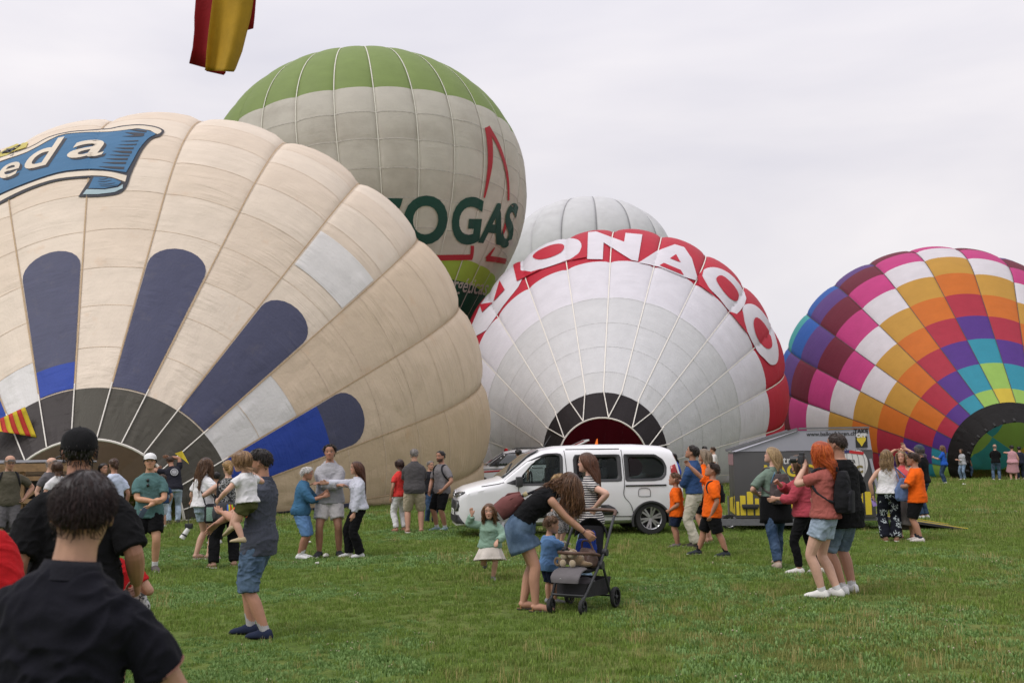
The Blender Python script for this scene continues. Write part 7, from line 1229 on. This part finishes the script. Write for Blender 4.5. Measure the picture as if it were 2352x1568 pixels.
# black sweater tied round the waist of the blond woman
R = PP['blond']; V, F = [], []; n = 36
for i in range(9):
    u = i/8; c, f = R.sp(.06-u*.12); c = c-np.array([0, 0, 1.])*max(0, u-.5)*.20*R.H
    for j in range(n): t = 2*math.pi*j/n; w_ = 1+.05*math.sin(5*t+u); fr_ = 1 if math.sin(t) > -.35 else 1-.10*u; V.append(c+f[:, 0]*(.122+.016*u)*R.H*w_*math.cos(t)+f[:, 1]*((.085+.016*u)*R.H*w_*math.sin(t)*fr_+.004))
mesh_obj('tied_sweater', V, [(i*n+j, i*n+(j+1) % n, (i+1)*n+(j+1) % n, (i+1)*n+j) for i in range(8) for j in range(n)], BLACK, R.root).modifiers.new('s', 'SOLIDIFY').thickness = .012
# toddler's pigtails, ruffle
R = PP['toddler']; rg = np.random.default_rng(3)
for sd in (-1, 1):
    b = MB(); base = np.array([sd*.30, .12, .80])
    for k in range(40): d = unit(np.array([sd*1.0, .15, .35])+rg.normal(size=3)*.25); b.tube([R.head(base), R.head(base+d*.16), R.head(base+d*.24+np.array([sd*.02, 0, -.14]))], [.006, .005, .002], 4)
    o = b.build('pigtail', mat('pigtail_hair', (.36, .24, .11), var=.3, vs=80, rough=.45), R.root, smooth=True)
# crumpled bag of the child in red
R = PP['redkid']; h = R.world(R.HRp); soft_bag('crumpled_bag', 'crumpled silver patterned bag in the hand of the child in red', (h[0]+.03, h[1], h[2]-.25), .4, (.17, .13, .22), fab('foil', (.50, .50, .50), rough=.35, pat=p_speck((.06, .06, .06), 30, .52)), [([(-.04, 0, .2), (0, 0, .27), (.04, 0, .2)], .007, WHITE)], (), 5, taper=.6)
# ---------- wooden frame, flags, burner ----------
WOODM = mat('rough_wood', (.24, .145, .07), rough=.8, var=.3, vs=9, bump=.3, bs=30); p0 = at(-30, 1225, 20.6); wf = empty('wooden_frame', (p0[0], p0[1], 0), .03, 'rough wooden slatted frame with dark panels beside the cream balloon mouth', 'frame'); LW = 1.95
for z, hh_ in ((1.50, .16), (1.28, .09), (.82, .09), (.50, .09), (.14, .10)): MB().box((LW/2, 0, z), (LW, .06, hh_)).build('rail', WOODM, wf)
for x in (0, LW*.33, LW*.66, LW): MB().box((x, .065, .80), (.09, .07, 1.58)).build('post', WOODM, wf)
for k, (x0, x1) in enumerate(((.05, LW*.31), (LW*.64, LW*.36), (LW*.69, LW*.97))): MB().bar((x0, .065, .2), (x1, .065, .78), .06, .05).build('brace', WOODM, wf); MB().bar((x0, .065, 1.24), (x1, .065, .86), .06, .05).build('brace', WOODM, wf)
MB().box((LW/2, .13, .72), (LW, .02, 1.25)).build('dark_panel', mat('dark_board', (.02, .018, .016), rough=.8, var=.3), wf)
for k in range(3): MB().tube([(.0, .1+.1*k, 1.60+.02*k), (LW*.6, .1+.1*k, 1.615+.01*k), (LW+.1, .1+.1*k, 1.605)], .022, 8).build('steel_tube', FRAME, wf, smooth=True)
MB().tube([(LW*.72+.12*math.cos(a), .05, 1.62+.10*math.sin(a)) for a in np.linspace(.1, math.pi-.1, 10)], .016, 8).build('lifting_loop', PLAST, wf, smooth=True)
# Spanish style flag on a gallows pole beyond the picture's top edge
FR, FY = mat('flag_red', (.36, .012, .02), rough=.85, var=.1, vs=8, trans=.35, bump=.2, bs=60), mat('flag_yellow', (.50, .30, .015), rough=.85, var=.12, vs=8, trans=.3, bump=.2, bs=60)
fd = 6.0; tL, tR = at(440, -260, fd), at(610, -260, fd); pole = empty('flag_pole', (tL[0]-2.4, fd, 0), 0, 'steel gallows flagpole reaching over the field', 'flag pole'); ph_ = float(tL[2])+.02
MB().cyl((0, 0, 0), (0, 0, ph_+.1), .05, 14, .035).build('mast', FRAME, pole, smooth=True); MB().cyl((0, 0, ph_), (float(tR[0]-tL[0])+2.5, 0, ph_), .018, 10).build('arm', FRAME, pole, smooth=True)
fg = empty('flag', (float(tL[0]), fd, ph_), 0, 'red and yellow flag hanging in folds from above', 'flag')
def cloth_strip(outl, dfun, m, name):
    """outl: rows of (left px, right px, y px)"""
    V = []; nn_ = 14
    for (l, r, y, yr) in outl:
        for j in range(nn_): u = j/(nn_-1); q = at(l+(r-l)*u, y+(yr-y)*u, fd+dfun(u)*(.5+.5*min(1, max(0, y/170)))); V.append(q-np.array([tL[0], fd, ph_]))
    k = len(outl); F = [(i*nn_+j, i*nn_+j+1, (i+1)*nn_+j+1, (i+1)*nn_+j) for i in range(k-1) for j in range(nn_-1)]; o = mesh_obj(name, V, F, m, fg); o.modifiers.new('s', 'SOLIDIFY').thickness = .002
cloth_strip([(462, 522, -262, -262), (458, 520, -120, -120), (449, 500, 0, 0), (446, 494, 40, 40), (446, 488, 70, 70), (442, 482, 110, 112), (434, 477, 146, 158)], lambda u: .05*math.sin(u*3)+.06, FR, 'red_band')
cloth_strip([(500, 596, -262, -262), (497, 590, -120, -120), (488, 582, 0, 0), (483, 576, 40, 38), (478, 566, 80, 78), (474, 556, 120, 118), (472, 540, 152, 160), (470, 536, 162, 165)], lambda u: .07*math.sin(u*7)-.02, FY, 'yellow_band')
cloth_strip([(560, 600, -262, -262), (560, 592, -120, -120), (562, 588, 0, 0), (562, 585, 40, 40), (560, 582, 72, 66)], lambda u: .09, FR, 'red_band')
cloth_strip([(474, 520, 150, 156), (473, 518, 158, 168), (474, 514, 164, 173)], lambda u: .11, FR, 'red_hem')
# Catalan style flag tied to a mouth rope
cf = empty('striped_flag', at(60, 1000, 26.2), 0, 'small yellow and red striped flag tied to the cream balloon ropes', 'flag'); c0 = np.array(at(60, 1000, 26.2)); CY, CRd = mat('flag2_yellow', (.62, .46, .02), rough=.8, trans=.2), mat('flag2_red', (.50, .03, .02), rough=.8, trans=.2)
tA, tB, bA, bB = np.array((-30., 975)), np.array((57., 934)), np.array((-30., 985)), np.array((84., 1004)); ns = 9
for k in range(ns):
    V = []
    for i in range(2):
        u = (k+i)/ns
        for j in range(9): v = j/8; P_ = (tA*(1-u)+tB*u)*(1-v)+(bA*(1-u)+bB*u)*v+np.array((0, 14*math.sin(math.pi*v)*(1-u))); V.append(np.array(at(P_[0], P_[1], 25.9+.06*math.sin(6*u+3*v)-.25*v))-c0)
    mesh_obj('stripe', V, [(j, j+1, 9+j+1, 9+j) for j in range(8)], CY if k % 2 == 0 else CRd, cf).modifiers.new('s', 'SOLIDIFY').thickness = .004
# basket with lit burner at the mouth of the lettered balloon
bk = empty('wicker_basket', at(1375, 1075, 41.5), 0, 'wicker basket lying on its side at the mouth of the lettered balloon', 'basket'); bk.location.z = 0
WK = mat('wicker', (.17, .10, .05), rough=.85, var=.3, vs=25, bump=.6, bs=40)
for a_, d_ in (((0, .0, .06), (1.3, 1.1, .12)), ((0, 0, 1.24), (1.3, 1.1, .12)), ((-.62, 0, .65), (.10, 1.1, 1.1)), ((.62, 0, .65), (.10, 1.1, 1.1)), ((0, -.52, .65), (1.2, .08, 1.1))): MB().box(a_, d_).build('wicker_side', WK, bk, bevel=.03)
fr_ = MB()
for x in (-.5, .5):
    for z in (.25, 1.1): fr_.tube([(x, .5, z), (x*.7, 1.3, 1.0+(z-.65)*.6)], .025, 8)
fr_.build('burner_frame', FRAME, bk, smooth=True); MB().cyl((0, 1.0, 1.2), (0, 1.5, 1.35), .14, 16).build('burner', CHROME, bk, smooth=True)
fl_ = MB(); fl_.tube(spline([(0, 1.5, 1.35), (.05, 2.1, 1.7), (.14, 2.5, 2.05), (.20, 2.75, 2.3)], 4, False), np.concatenate([np.linspace(.05, .09, 7), np.linspace(.08, .01, 6)]), 10); fl_.build('flame', mat('flame', (1.0, .22, .04), emit=.8, var=0), bk, smooth=True)
# yellow tag on the rope behind the crewman, litter in the grass
yt = empty('yellow_tag', at(412, 1050, 25.0), 0, 'yellow triangular cloth tag tied to the balloon rope', 'tag'); MB().add([(-.12, 0, .10), (.06, .02, .16), (.24, 0, -.16), (.05, .03, -.02)], [(0, 1, 3), (1, 2, 3)]).build('tag_cloth', YEL, yt).modifiers.new('s', 'SOLIDIFY').thickness = .01
for i, (px_, py_, s_) in enumerate(((704, 1250, .05), (748, 1282, .04), (728, 1300, .03), (2214, 1115, .06))):
    g2 = gnd(px_, py_); e = empty('paper_scrap', (g2[0], g2[1], .02), i, ['crumpled white paper scrap in the grass by the white shorts', 'white paper scrap in the grass near black shoes', 'tiny white paper scrap alone on the lawn', 'pale paper scrap on the far grass before the rainbow balloon'][i], 'litter'); b = MB(); b.ell((0, 0, .03), (s_*1.6, s_, s_*.7), 10, 7); o = b.build('paper', mat('paper', (.62, .60, .55), var=.1), e); o.data.vertices.foreach_set('co', (np.array([v.co[:] for v in o.data.vertices])*(1+.35*vnoise(np.array([v.co[:] for v in o.data.vertices])*40+i, 2)[:, None])).ravel())
run_jobs()
